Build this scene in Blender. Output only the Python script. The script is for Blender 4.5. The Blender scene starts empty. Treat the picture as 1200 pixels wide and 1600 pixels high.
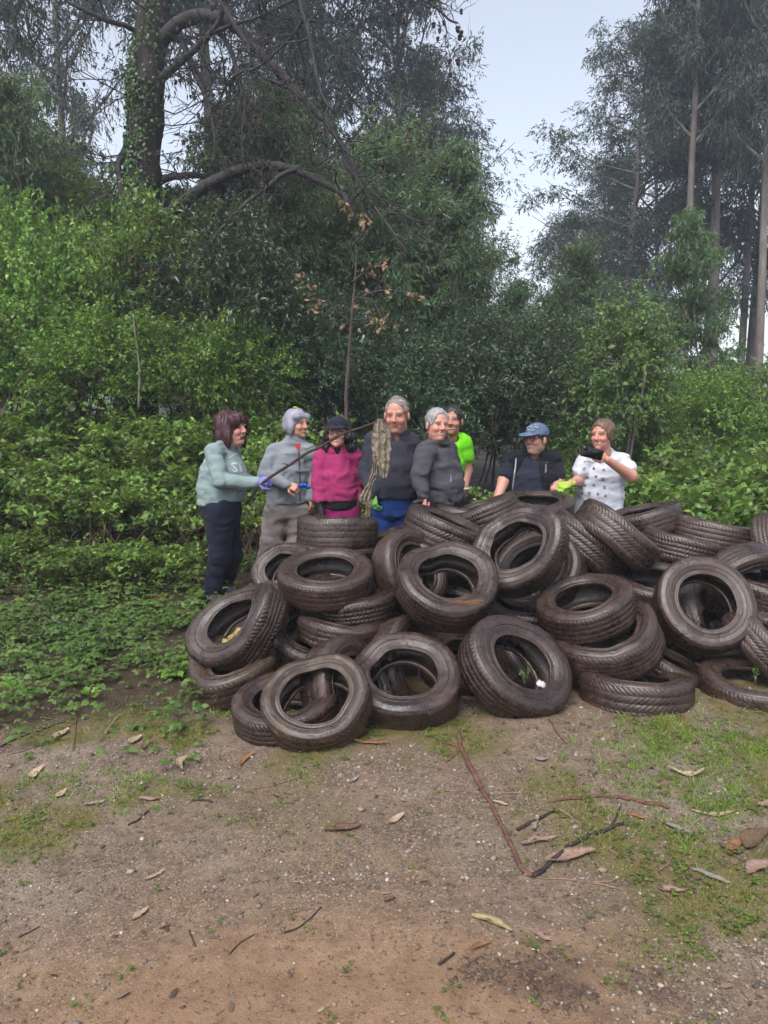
import bpy, math, random
import numpy as np
from mathutils import Vector, Matrix, noise as mnoise
from mathutils.bvhtree import BVHTree

scene = bpy.context.scene
COL = scene.collection
R = math.radians
random.seed(7)
RNG = np.random.default_rng(7)

# ------------------------------------------------------------------ camera
CAMZ, PITCH, FPX = 1.5, R(7.2), 1202.0          # FPX: focal length in pixels of the 1200x1600 photograph
cam_data = bpy.data.cameras.new('camera')
cam_data.sensor_fit = 'VERTICAL'
cam_data.angle_y = 2 * math.atan(800 / FPX)
cam_data.clip_start, cam_data.clip_end = 0.05, 2000
cam = bpy.data.objects.new('camera', cam_data)
cam.location = (0, 0, CAMZ)
cam.rotation_euler = (R(90) - PITCH, 0, 0)
COL.objects.link(cam)
scene.camera = cam

# ------------------------------------------------------------------ sky, sun, exposure
SUN_EL, SUN_ROT = R(56), R(205)
world = bpy.data.worlds.new('World')
scene.world = world
world.use_nodes = True
wn = world.node_tree
wn.nodes.clear()
sky = wn.nodes.new('ShaderNodeTexSky')
sky.sky_type = 'NISHITA'
sky.sun_disc = False
sky.sun_elevation = SUN_EL
sky.sun_rotation = SUN_ROT
sky.air_density, sky.dust_density, sky.ozone_density = 1.0, 2.5, 1.0
hs = wn.nodes.new('ShaderNodeHueSaturation')
hs.inputs['Saturation'].default_value = 0.46
hs.inputs['Value'].default_value = 1.0
bg = wn.nodes.new('ShaderNodeBackground')
bg.inputs['Strength'].default_value = 0.12
wo = wn.nodes.new('ShaderNodeOutputWorld')
wn.links.new(sky.outputs[0], hs.inputs['Color'])
wn.links.new(hs.outputs[0], bg.inputs['Color'])
wn.links.new(bg.outputs[0], wo.inputs['Surface'])

sun_data = bpy.data.lights.new('sun', 'SUN')
sun_data.energy = 1.5
sun_data.angle = R(40)
sun_data.color = (1.0, 0.97, 0.93)
sun = bpy.data.objects.new('sun', sun_data)
# rotation 205 deg: behind the camera and to its left, high up, through thick cloud
sd = Vector((math.sin(SUN_ROT) * math.cos(SUN_EL), math.cos(SUN_ROT) * math.cos(SUN_EL), math.sin(SUN_EL)))
sun.rotation_euler = sd.to_track_quat('Z', 'Y').to_euler()
COL.objects.link(sun)

scene.view_settings.view_transform = 'Standard'
scene.view_settings.look = 'None'
scene.view_settings.exposure = 1.3
scene.view_settings.gamma = 1.0
scene.view_settings.use_curve_mapping = False
scene.cycles.max_bounces = 5
scene.cycles.diffuse_bounces = 2
scene.cycles.glossy_bounces = 2
scene.cycles.transmission_bounces = 3
scene.cycles.volume_bounces = 0
scene.cycles.transparent_max_bounces = 4
scene.cycles.use_denoising = True
scene.cycles.use_adaptive_sampling = True
scene.cycles.adaptive_threshold = 0.03
scene.cycles.caustics_reflective = False
scene.cycles.caustics_refractive = False

# ------------------------------------------------------------------ helpers: photograph pixel -> place in the world
CP, SP = math.cos(PITCH), math.sin(PITCH)
def _dir(px, py):
    u, v = (px - 600) / FPX, (800 - py) / FPX
    return u, CP + v * SP, -SP + v * CP
def at(px, py, Y):
    """point at distance Y in front of the camera that shows at this pixel"""
    dx, dy, dz = _dir(px, py)
    t = Y / dy
    return Vector((dx * t, Y, CAMZ + dz * t))
def ground_at(px, py, z=0.0):
    dx, dy, dz = _dir(px, py)
    t = (z - CAMZ) / dz
    return Vector((dx * t, dy * t, z))
def ppm(Y):
    return FPX / Y          # pixels per metre at distance Y (about)

# ------------------------------------------------------------------ helpers: objects
def link(o, parent=None):
    COL.objects.link(o)
    if parent is not None:
        o.parent = parent
    return o
def tag(o, label=None, cat=None, group=None, kind=None):
    if label: o['label'] = label
    if cat: o['category'] = cat
    if group: o['group'] = group
    if kind: o['kind'] = kind
    return o
def empty(name, loc=(0, 0, 0), rot=(0, 0, 0)):
    o = bpy.data.objects.new(name, None)
    o.empty_display_size = 0.1
    o.location = loc
    o.rotation_euler = rot
    return link(o)
def obj(name, me, mat=None, parent=None, loc=None):
    o = bpy.data.objects.new(name, me)
    if mat is not None and len(me.materials) == 0:
        me.materials.append(mat)
    if loc is not None:
        o.location = loc
    return link(o, parent)
def copy_tree(o, parent=None):
    c = o.copy()
    link(c, parent)
    for ch in list(o.children):
        copy_tree(ch, c)
    return c

def mesh_np(name, V, faces, smooth=True, mat=None):
    """faces: array (n,3) or (n,4), or a list of such arrays"""
    me = bpy.data.meshes.new(name)
    if not isinstance(faces, (list, tuple)):
        faces = [faces]
    faces = [np.asarray(f, dtype=np.int32) for f in faces if len(f)]
    V = np.asarray(V, dtype=np.float32)
    me.vertices.add(len(V))
    me.vertices.foreach_set('co', V.ravel())
    nl = sum(f.size for f in faces)
    nf = sum(len(f) for f in faces)
    me.loops.add(nl)
    me.polygons.add(nf)
    me.loops.foreach_set('vertex_index', np.concatenate([f.ravel() for f in faces]))
    starts, tot = [], 0
    for f in faces:
        k = f.shape[1]
        starts.append(np.arange(len(f), dtype=np.int32) * k + tot)
        tot += f.size
    me.polygons.foreach_set('loop_start', np.concatenate(starts))
    if smooth:
        me.polygons.foreach_set('use_smooth', np.ones(nf, dtype=bool))
    me.update(calc_edges=True)
    me.validate()
    if mat is not None:
        me.materials.append(mat)
    return me

class MB:
    """collects vertices and faces for one mesh"""
    def __init__(self):
        self.V, self.F3, self.F4, self.n = [], [], [], 0
    def add(self, V, F3=None, F4=None):
        V = np.asarray(V, dtype=np.float32).reshape(-1, 3)
        if F3 is not None and len(F3): self.F3.append(np.asarray(F3, dtype=np.int32) + self.n)
        if F4 is not None and len(F4): self.F4.append(np.asarray(F4, dtype=np.int32) + self.n)
        self.V.append(V); self.n += len(V)
        return self
    def tube(self, pts, radii, n=8, caps=True):
        P = np.asarray([tuple(p) for p in pts], dtype=float)
        m = len(P)
        r = np.broadcast_to(np.asarray(radii, dtype=float), (m,)) if np.ndim(radii) else np.full(m, float(radii))
        T = np.gradient(P, axis=0)
        T /= np.linalg.norm(T, axis=1)[:, None] + 1e-9
        up = np.array([0.0, 0.0, 1.0]) if abs(T[0, 2]) < 0.9 else np.array([1.0, 0.0, 0.0])
        N = np.cross(T[0], up); N /= np.linalg.norm(N)
        rings = []
        a = np.arange(n) * 2 * np.pi / n
        for i in range(m):
            N = N - T[i] * np.dot(N, T[i]); N /= np.linalg.norm(N) + 1e-9
            B = np.cross(T[i], N)
            rings.append(P[i] + r[i] * (np.cos(a)[:, None] * N + np.sin(a)[:, None] * B))
        V = np.concatenate(rings)
        i, j = np.meshgrid(np.arange(m - 1), np.arange(n), indexing='ij')
        i, j = i.ravel(), j.ravel(); k = (j + 1) % n
        F4 = np.stack([i * n + j, i * n + k, (i + 1) * n + k, (i + 1) * n + j], 1)
        F3 = []
        if caps:
            V = np.concatenate([V, P[:1], P[-1:]])
            c0, c1 = m * n, m * n + 1
            jj = np.arange(n); kk = (jj + 1) % n
            F3 = np.concatenate([np.stack([np.full(n, c0), kk, jj], 1), np.stack([np.full(n, c1), (m - 1) * n + jj, (m - 1) * n + kk], 1)])
        return self.add(V, F3, F4)
    def mesh(self, name, mat=None, smooth=True):
        fs = []
        if self.F3: fs.append(np.concatenate(self.F3))
        if self.F4: fs.append(np.concatenate(self.F4))
        return mesh_np(name, np.concatenate(self.V), fs, smooth, mat)

# vectorised value noise (numpy), about -1..1
_perm = np.random.default_rng(3).integers(0, 2 ** 31, 4096)
def _hash(i, j, k, seed):
    h = (i * 73856093) ^ (j * 19349663) ^ (k * 83492791) ^ (seed * 2654435)
    return (_perm[h & 4095] & 0xffff) / 32767.5 - 1.0
def vnoise(P, seed=0):
    P = np.asarray(P, dtype=np.float64)
    I = np.floor(P).astype(np.int64)
    f = P - I
    f = f * f * (3 - 2 * f)
    i, j, k = I[..., 0], I[..., 1], I[..., 2]
    out = 0
    for a in (0, 1):
        wa = f[..., 0] if a else 1 - f[..., 0]
        for b in (0, 1):
            wb = f[..., 1] if b else 1 - f[..., 1]
            for c in (0, 1):
                wc = f[..., 2] if c else 1 - f[..., 2]
                out = out + wa * wb * wc * _hash(i + a, j + b, k + c, seed)
    return out
def fbm(P, octaves=3, seed=0, gain=0.5):
    P = np.asarray(P, dtype=np.float64)
    s, amp, f = 0, 1.0, 1.0
    for o in range(octaves):
        s = s + amp * vnoise(P * f + o * 17.3, seed + o)
        amp *= gain; f *= 2.03
    return s
def sstep(a, b, x):
    t = np.clip((np.asarray(x, dtype=float) - a) / (b - a), 0, 1)
    return t * t * (3 - 2 * t)

# ------------------------------------------------------------------ helpers: materials
class NT:
    def __init__(self, name):
        self.m = bpy.data.materials.new(name)
        self.m.use_nodes = True
        self.t = self.m.node_tree
        self.t.nodes.clear()
        self.out = self.n('ShaderNodeOutputMaterial')
    def n(self, typ, **kw):
        nd = self.t.nodes.new(typ)
        for k, v in kw.items():
            setattr(nd, k, v)
        return nd
    def l(self, a, b):
        self.t.links.new(a, b)
    def val(self, sock, v):
        if hasattr(v, 'is_linked') or isinstance(v, bpy.types.NodeSocket):
            self.l(v, sock)
        else:
            sock.default_value = v
    def noise(self, scale, detail=3, rough=0.55, vec=None, dist=0.0):
        nd = self.n('ShaderNodeTexNoise')
        nd.inputs['Scale'].default_value = scale
        nd.inputs['Detail'].default_value = detail
        nd.inputs['Roughness'].default_value = rough
        nd.inputs['Distortion'].default_value = dist
        if vec is not None: self.l(vec, nd.inputs['Vector'])
        return nd.outputs['Fac']
    def voronoi(self, scale, vec=None, feature='F1', out='Distance'):
        nd = self.n('ShaderNodeTexVoronoi', feature=feature)
        nd.inputs['Scale'].default_value = scale
        if vec is not None: self.l(vec, nd.inputs['Vector'])
        return nd.outputs[out]
    def ramp(self, fac, stops):
        nd = self.n('ShaderNodeValToRGB')
        el = nd.color_ramp.elements
        while len(el) < len(stops): el.new(0.5)
        for e, (p, c) in zip(el, stops):
            e.position = p
            e.color = (c, c, c, 1) if not hasattr(c, '__len__') else (*c, 1)
        self.l(fac, nd.inputs['Fac'])
        return nd.outputs['Color']
    def mix(self, fac, a, b, blend='MIX'):
        nd = self.n('ShaderNodeMix', data_type='RGBA', blend_type=blend)
        self.val(nd.inputs[0], fac)
        for s, v in ((nd.inputs[6], a), (nd.inputs[7], b)):
            if isinstance(v, bpy.types.NodeSocket): self.l(v, s)
            else: s.default_value = (*v, 1) if len(v) == 3 else v
        return nd.outputs[2]
    def math(self, op, a, b=0.0, c=None):
        nd = self.n('ShaderNodeMath', operation=op)
        self.val(nd.inputs[0], a); self.val(nd.inputs[1], b)
        if c is not None: self.val(nd.inputs[2], c)
        return nd.outputs[0]
    def bump(self, height, strength=0.3, dist=0.01):
        nd = self.n('ShaderNodeBump')
        nd.inputs['Strength'].default_value = strength
        nd.inputs['Distance'].default_value = dist
        self.l(height, nd.inputs['Height'])
        return nd.outputs[0]
    def coord(self, which='Object'):
        return self.n('ShaderNodeTexCoord').outputs[which]
    def bsdf(self, color, rough=0.7, normal=None, spec=0.5, sss=0.0, **kw):
        b = self.n('ShaderNodeBsdfPrincipled')
        if isinstance(color, bpy.types.NodeSocket): self.l(color, b.inputs['Base Color'])
        else: b.inputs['Base Color'].default_value = (*color, 1)
        self.val(b.inputs['Roughness'], rough)
        b.inputs['Specular IOR Level'].default_value = spec
        if normal is not None: self.l(normal, b.inputs['Normal'])
        if sss:
            b.inputs['Subsurface Weight'].default_value = sss
            b.inputs['Subsurface Radius'].default_value = (0.01, 0.004, 0.002)
        for k, v in kw.items():
            b.inputs[k.replace('_', ' ')].default_value = v
        return b
    def done(self, shader):
        self.l(shader.outputs[0] if hasattr(shader, 'outputs') else shader, self.out.inputs['Surface'])
        return self.m

def leaf_mat(name, dark, light, var=0.35, trans=0.35, rough=0.45, tip=None, spec=0.4, clump=2.0):
    dark, light = tuple(x * 1.45 for x in dark), tuple(x * 1.40 for x in light)
    tip = None if tip is None else tuple(x * 1.2 for x in tip)
    m = NT(name)
    rnd = m.n('ShaderNodeNewGeometry').outputs['Random Per Island']
    cl = m.noise(clump, 2, vec=m.coord('Object'))
    orn = m.n('ShaderNodeObjectInfo').outputs['Random']
    f = m.math('ADD', m.math('MULTIPLY', rnd, 0.70), m.math('MULTIPLY', m.math('SUBTRACT', cl, 0.35), 0.9))
    f = m.math('ADD', f, m.math('MULTIPLY', m.math('SUBTRACT', orn, 0.5), 0.35))
    stops = [(0.0, dark), (0.95, light)]
    if tip is not None:
        stops = [(0.0, dark), (0.75, light), (1.0, tip)]
    c = m.ramp(f, stops)
    hv = m.n('ShaderNodeHueSaturation')
    m.l(m.math('ADD', 0.487, m.math('MULTIPLY', orn, 0.026)), hv.inputs['Hue'])
    m.l(c, hv.inputs['Color'])
    c = hv.outputs[0]
    b = m.bsdf(c, rough, spec=spec)
    tr = m.n('ShaderNodeBsdfTranslucent')
    m.l(m.mix(0.35, c, (0.35, 0.42, 0.05), 'MIX'), tr.inputs['Color'])
    ms = m.n('ShaderNodeMixShader')
    ms.inputs[0].default_value = trans
    m.l(b.outputs[0], ms.inputs[1]); m.l(tr.outputs[0], ms.inputs[2])
    return m.done(ms)
def bark_mat(name, c1, c2, scale=6, stretch=0.15, bump=0.6, c3=None):
    m = NT(name)
    mp = m.n('ShaderNodeMapping')
    mp.inputs['Scale'].default_value = (1, 1, stretch)
    m.l(m.coord('Object'), mp.inputs['Vector'])
    f = m.noise(scale, 5, 0.65, mp.outputs[0], 0.6)
    f2 = m.noise(1.3, 3, 0.6, m.coord('Object'))
    c = m.ramp(f, [(0.3, c1), (0.7, c2)])
    if c3 is not None:
        c = m.mix(m.ramp(f2, [(0.45, 0.0), (0.62, 1.0)]), c, c3)
    return m.done(m.bsdf(c, 0.85, m.bump(f, bump, 0.03), spec=0.25))
def plain_mat(name, col, rough=0.7, var=0.25, scale=12, bump=0.15, bscale=180, spec=0.35, sheen=0.0):
    m = NT(name)
    oc = m.coord('Object')
    f = m.noise(scale, 3, 0.6, oc)
    c = m.mix(m.ramp(f, [(0.3, 0.0), (0.75, 1.0)]), tuple(x * (1 - var) for x in col), tuple(min(1, x * (1 + var)) for x in col))
    b = m.bsdf(c, rough, m.bump(m.noise(bscale, 2, 0.6, oc), bump, 0.004), spec=spec)
    if sheen: b.inputs['Sheen Weight'].default_value = sheen
    return m.done(b)
# ================================================================== GROUND
def gh(x, y):
    """height of the ground"""
    x = np.asarray(x, dtype=float); y = np.asarray(y, dtype=float)
    h = 0.75 * sstep(6.7, 9.3, y - 0.10 * x) * sstep(0.9, -1.6, x)
    h = h + 0.12 * sstep(5.6, 6.7, y) * sstep(0.4, -1.0, x)
    h = h + 0.30 * sstep(7.0, 11.0, y) * sstep(0.0, 2.0, x)
    h = h + 0.16 * sstep(3.8, 6.5, y) * sstep(-1.3, -3.2, x)
    h = h + 0.8 * sstep(12, 40, y)
    P = np.stack([x, y, np.zeros_like(x)], -1)
    h = h + 0.03 * vnoise(P * 1.1, 5) * sstep(0.8, 2.0, np.hypot(x, y))
    return h
def ghs(x, y):
    return float(gh(np.array([x]), np.array([y]))[0])

def grow(start, step, end, rate=1.13):
    out, s = [start], step
    while out[-1] < end:
        out.append(out[-1] + s); s *= rate
    return out
xs = np.arange(-2.6, 2.601, 0.02)
xp = grow(2.62, 0.03, 170)
xs = np.concatenate([-np.array(xp[::-1]), xs, np.array(xp)])
ys = np.concatenate([-np.array(grow(-1.3, 0.1, 60, 1.3))[::-1][:-1] - 0.0, np.arange(1.3, 4.6, 0.018), np.arange(4.6, 8.2, 0.045), np.array(grow(8.25, 0.08, 220))])
ys = np.unique(np.round(ys, 4))
X, Y = np.meshgrid(xs, ys, indexing='ij')
PX = np.stack([X, Y, np.zeros_like(X)], -1)

def g_humus(x, y):
    P = np.stack([x, y, 0 * x], -1)
    e = 0.25 * fbm(P * 2.2, 3, 11)
    a = sstep(3.35, 3.9, y + e) * sstep(-0.55, -0.95, x + e * 0.6)
    return np.maximum(a, sstep(4.2, 4.8, y + e))
def g_sand(x, y):
    P = np.stack([x, y, 0 * x], -1)
    e = fbm(P * 1.7, 4, 21)
    a = sstep(2.45, 2.0, y + 0.25 * e + 0.25 * np.abs(x + 0.05)) * sstep(1.1, 0.35, np.abs(x + 0.25) + 0.25 * e)
    return np.clip(a + 0.28 * sstep(0.1, 0.7, e) * sstep(3.2, 2.2, y), 0, 1)
def g_moss(x, y):
    P = np.stack([x, y, 0 * x], -1)
    e = fbm(P * 3.1, 4, 31)
    lft = sstep(2.3, 2.7, y) * sstep(-0.5, -0.95, x)
    rgt = sstep(1.75, 2.2, y) * sstep(0.45, 0.95, x)
    mid = 0.7 * sstep(2.9, 3.3, y)
    m = np.maximum(np.maximum(lft, rgt), mid)
    return np.clip((m + 0.25 * sstep(2.2, 2.8, y)) * sstep(-0.30, 0.35, e), 0, 1)
def g_clod(x, y):
    P = np.stack([x, y, 0 * x], -1)
    e = fbm(P * 5, 2, 41)
    return np.exp(-(((x - 0.47) / 0.25) ** 2 + ((y - 1.84) / 0.11) ** 2)) * sstep(-0.6, 0.5, e + 0.25)

hum, snd, mos, cld = g_humus(X, Y), g_sand(X, Y), g_moss(X, Y), g_clod(X, Y)
near = sstep(9, 5, Y)
Hh = gh(X, Y)
Hh += near * (0.010 * fbm(PX * 4.2, 3, 2) + 0.0055 * fbm(PX * 17, 3, 4) * (1 - 0.55 * snd) + 0.0028 * vnoise(PX * 48, 6) * (1 - 0.6 * snd))
Hh += near * hum * 0.012 * fbm(PX * 22, 2, 8)
Hh += cld * (0.020 + 0.022 * fbm(PX * 30, 3, 44))
# faint wheel ruts pressed into the bare track
Hh -= 0.012 * snd * np.exp(-((Y - 1.95 - 0.12 * X) / 0.10) ** 2)
n0, n1 = X.shape
idx = np.arange(n0 * n1).reshape(n0, n1)
F = np.stack([idx[:-1, :-1], idx[1:, :-1], idx[1:, 1:], idx[:-1, 1:]], -1).reshape(-1, 4)
me = mesh_np('ground', np.stack([X, Y, Hh], -1).reshape(-1, 3), F)
att = me.color_attributes.new('soil', 'FLOAT_COLOR', 'POINT')
att.data.foreach_set('color', np.stack([snd, mos, hum, cld], -1).reshape(-1).astype(np.float32))
HS = Hh

m = NT('soil')
oc = m.coord('Object')
a = m.n('ShaderNodeAttribute', attribute_name='soil')
sep = m.n('ShaderNodeSeparateColor')
m.l(a.outputs['Color'], sep.inputs[0])
sand, moss, humus, clod = sep.outputs[0], sep.outputs[1], sep.outputs[2], a.outputs['Alpha']
n1_ = m.noise(3.0, 6, 0.6, oc)
n2_ = m.noise(22, 5, 0.65, oc)
n3_ = m.noise(140, 3, 0.6, oc)
base = m.ramp(n2_, [(0.25, (0.076, 0.049, 0.032)), (0.55, (0.147, 0.103, 0.070)), (0.8, (0.212, 0.157, 0.110))])
base = m.mix(m.ramp(m.noise(1.1, 4, 0.6, oc), [(0.52, 0.0), (0.66, 0.6)]), base, (0.198, 0.163, 0.132))
base = m.mix(m.ramp(n1_, [(0.46, 0.0), (0.66, 0.7)]), base, (0.078, 0.049, 0.030))
# grit: cells of different stone colours
vc = m.voronoi(165, oc, out='Color')
vd = m.voronoi(165, oc, out='Distance')
sv = m.n('ShaderNodeSeparateColor'); m.l(vc, sv.inputs[0])
grit = m.ramp(sv.outputs[0], [(0.0, (0.034, 0.027, 0.022)), (0.35, (0.103, 0.075, 0.055)), (0.6, (0.161, 0.136, 0.116)), (0.82, (0.184, 0.121, 0.073)), (1.0, (0.315, 0.254, 0.195))])
gm = m.math('MULTIPLY', m.ramp(sv.outputs[1], [(0.45, 0.0), (0.55, 1.0)]), m.ramp(n1_, [(0.30, 0.25), (0.62, 0.95)]))
base = m.mix(gm, base, grit)
sandc = m.ramp(n2_, [(0.2, (0.116, 0.064, 0.034)), (0.5, (0.198, 0.116, 0.065)), (0.85, (0.239, 0.150, 0.089))])
base = m.mix(m.math('MULTIPLY', sand, 0.75), base, sandc)
mossc = m.ramp(n3_, [(0.25, (0.041, 0.036, 0.006)), (0.7, (0.130, 0.107, 0.022))])
base = m.mix(m.math('MULTIPLY', moss, m.ramp(n2_, [(0.35, 0.15), (0.6, 0.9)])), base, mossc)
humc = m.ramp(n3_, [(0.2, (0.015, 0.009, 0.005)), (0.55, (0.042, 0.026, 0.015)), (0.8, (0.086, 0.052, 0.030))])
base = m.mix(humus, base, humc)
base = m.mix(m.math('MULTIPLY', clod, 0.85), base, (0.044, 0.026, 0.016))
h = m.math('ADD', m.math('MULTIPLY', n3_, 0.5), m.math('MULTIPLY', vd, -0.6))
wet = m.ramp(m.noise(1.6, 3, 0.6, oc), [(0.35, 0.55), (0.65, 0.9)])
sp_ = m.ramp(m.noise(75, 2, 0.5, oc), [(0.60, 0.0), (0.68, 1.0)])
base = m.mix(m.math('MULTIPLY', sp_, 0.6), base, (0.021, 0.014, 0.009))
M_SOIL = m.done(m.bsdf(base, wet, m.bump(h, 0.5, 0.006), spec=0.35))
g = obj('ground', me, M_SOIL)
tag(g, 'damp dirt and gravel track running into the woodland floor', 'ground', kind='structure')

_gx, _gy = xs, ys
def hz(x, y):
    """height of the finished ground surface (bilinear)"""
    x = np.atleast_1d(np.asarray(x, float)); y = np.atleast_1d(np.asarray(y, float))
    i = np.clip(np.searchsorted(_gx, x) - 1, 0, len(_gx) - 2); j = np.clip(np.searchsorted(_gy, y) - 1, 0, len(_gy) - 2)
    u = (x - _gx[i]) / (_gx[i + 1] - _gx[i]); v = (y - _gy[j]) / (_gy[j + 1] - _gy[j])
    return HS[i, j] * (1 - u) * (1 - v) + HS[i + 1, j] * u * (1 - v) + HS[i, j + 1] * (1 - u) * v + HS[i + 1, j + 1] * u * v
def on_ground(px, py, lift=0.0):
    p = ground_at(px, py, 0)
    for _ in range(4):
        z = float(hz(p.x, p.y)[0]); p = ground_at(px, py, z)
    p.z = float(hz(p.x, p.y)[0]) + lift
    return p

# ------------------------------------------------------------------ pebbles lying on the track
def rock_base(sub):
    t = (1 + 5 ** 0.5) / 2
    v = np.array([(-1, t, 0), (1, t, 0), (-1, -t, 0), (1, -t, 0), (0, -1, t), (0, 1, t), (0, -1, -t), (0, 1, -t), (t, 0, -1), (t, 0, 1), (-t, 0, -1), (-t, 0, 1)], float)
    f = np.array([(0, 11, 5), (0, 5, 1), (0, 1, 7), (0, 7, 10), (0, 10, 11), (1, 5, 9), (5, 11, 4), (11, 10, 2), (10, 7, 6), (7, 1, 8), (3, 9, 4), (3, 4, 2), (3, 2, 6), (3, 6, 8), (3, 8, 9), (4, 9, 5), (2, 4, 11), (6, 2, 10), (8, 6, 7), (9, 8, 1)])
    return v / np.linalg.norm(v[0]), f
def scatter(n, y0, y1, maskf, seed):
    g = np.random.default_rng(seed)
    out = np.zeros((0, 2))
    while len(out) < n:
        yy = y0 + (y1 - y0) * g.random(n * 3) ** 1.15
        xx = (g.random(n * 3) * 2 - 1) * (0.56 * yy + 0.1)
        k = g.random(n * 3) < maskf(xx, yy)
        out = np.concatenate([out, np.stack([xx[k], yy[k]], 1)])
    return out[:n]
def pebble_mask(x, y):
    P = np.stack([x, y, 0 * x], -1)
    return np.clip((1 - 0.86 * g_sand(x, y)) * (1 - 0.8 * g_moss(x, y)) * (1 - 0.8 * g_humus(x, y)) * (0.25 + 0.9 * sstep(-0.3, 0.4, fbm(P * 2.3, 3, 77))), 0, 1)
rv, rf = rock_base(0)
NP_ = 8000
xy = scatter(NP_, 1.45, 4.2, pebble_mask, 5)
gr = np.random.default_rng(9)
sz = 0.0022 + 0.0050 * gr.random(NP_) ** 2.5 + 0.010 * (gr.random(NP_) > 0.965) * gr.random(NP_) ** 1.5
V = rv[None] * (0.7 + 0.6 * gr.random((NP_, 12, 1)))
ang = gr.random(NP_) * 6.28
c_, s_ = np.cos(ang)[:, None], np.sin(ang)[:, None]
V = V * sz[:, None, None] * np.stack([0.8 + 0.6 * gr.random(NP_), 0.8 + 0.6 * gr.random(NP_), 0.5 + 0.35 * gr.random(NP_)], -1)[:, None, :]
V = np.stack([V[..., 0] * c_ - V[..., 1] * s_, V[..., 0] * s_ + V[..., 1] * c_, V[..., 2]], -1)
V += np.stack([xy[:, 0], xy[:, 1], hz(xy[:, 0], xy[:, 1]) + sz * 0.2], -1)[:, None, :]
Fp = (rf[None] + (np.arange(NP_) * 12)[:, None, None]).reshape(-1, 3)
m = NT('pebble')
rnd = m.n('ShaderNodeNewGeometry').outputs['Random Per Island']
M_PEB = m.done(m.bsdf(m.ramp(rnd, [(0.0, (0.055, 0.044, 0.038)), (0.4, (0.125, 0.104, 0.088)), (0.65, (0.194, 0.133, 0.090)), (0.9, (0.209, 0.184, 0.162)), (1.0, (0.389, 0.324, 0.261))]), 0.6))
o = obj('gravel', mesh_np('gravel', V.reshape(-1, 3), Fp, smooth=False), M_PEB)
tag(o, 'loose grey and tan gravel strewn over the track', 'gravel', kind='stuff')

# clods of dark mud turned up at the lower right
g_ = np.random.default_rng(15)
kk = 900
cl_ = g_.integers(0, 14, kk); cc = g_.normal(size=(14, 2)) * np.array([0.19, 0.07]); cx = 0.47 + cc[cl_, 0] + 0.035 * g_.normal(size=kk); cy = 1.85 + cc[cl_, 1] + 0.02 * g_.normal(size=kk)
sz = 0.0015 + 0.0085 * g_.random(kk) ** 4
nx_ = 700
sc_ = scatter(nx_, 1.6, 3.6, lambda x, y: np.clip(0.25 + 0.75 * sstep(0.0, 0.5, fbm(np.stack([x * 2.6, y * 2.6, 0 * x], -1), 3, 88)), 0, 1), 19)
cx = np.concatenate([cx, sc_[:, 0]]); cy = np.concatenate([cy, sc_[:, 1]]); sz = np.concatenate([sz, 0.0018 + 0.0065 * g_.random(nx_) ** 4]); kk += nx_
V = rv[None] * (0.65 + 0.7 * g_.random((kk, 12, 1))) * sz[:, None, None] * np.array([1.3, 1.2, 0.6])
V += np.stack([cx, cy, hz(cx, cy) - sz * 0.05], -1)[:, None, :]
M_CLOD = plain_mat('clod', (0.085, 0.054, 0.039), 0.85, 0.5, 60)
o = obj('mud_clods', mesh_np('mud_clods', V.reshape(-1, 3), (rf[None] + (np.arange(kk) * 12)[:, None, None]).reshape(-1, 3), smooth=False), M_CLOD)
tag(o, 'crumbled dark mud clods, thickest at the lower right of the track', 'mud', kind='stuff')
# ================================================================== PLANTS
def unit(a):
    return a / (np.linalg.norm(a, axis=-1, keepdims=True) + 1e-9)
def leaf_geo(P, D, N, L, W, shape='diamond', fold=0.25, curl=0.2):
    """one folded leaf at each point: base P, along D, facing N"""
    P, D, N = (np.asarray(a, dtype=float) for a in (P, D, N))
    n = len(P)
    L = np.broadcast_to(L, (n,))[:, None]; W = np.broadcast_to(W, (n,))[:, None]
    D = unit(D); S = unit(np.cross(D, N)); N = np.cross(S, D)
    if shape == 'diamond':
        v = np.stack([P, P + D * L * 0.42 + S * W * 0.5 + N * W * fold, P + D * L - N * L * curl, P + D * L * 0.42 - S * W * 0.5 + N * W * fold], 1)
        b = np.arange(n)[:, None] * 4
        return v.reshape(-1, 3), np.concatenate([b + np.array([0, 2, 1]), b + np.array([0, 3, 2])]), None
    if shape == 'oval':
        c = N * L * curl
        v = np.stack([P, P + D * L * 0.30 + S * W * 0.47 + N * W * fold, P + D * L * 0.68 + S * W * 0.38 + N * W * fold - c * 0.4,
                      P + D * L - c, P + D * L * 0.68 - S * W * 0.38 + N * W * fold - c * 0.4, P + D * L * 0.30 - S * W * 0.47 + N * W * fold], 1)
        b = np.arange(n)[:, None] * 6
        return v.reshape(-1, 3), np.concatenate([b + np.array(t) for t in ([0, 5, 1], [2, 4, 3])]), b + np.array([1, 5, 4, 2])
    if shape == 'blade':
        v = np.stack([P - S * W * 0.5, P + S * W * 0.5, P + D * L * 0.55 + S * W * 0.32, P + D * L * 0.55 - S * W * 0.32, P + D * L + N * L * curl], 1)
        b = np.arange(n)[:, None] * 5
        return v.reshape(-1, 3), b + np.array([3, 2, 4]), b + np.array([0, 1, 2, 3])
def add_leaves(mb, *a, **k):
    v, f3, f4 = leaf_geo(*a, **k)
    mb.add(v, f3, f4)
def rdir(g, n):
    return unit(g.normal(size=(n, 3)))
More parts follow.
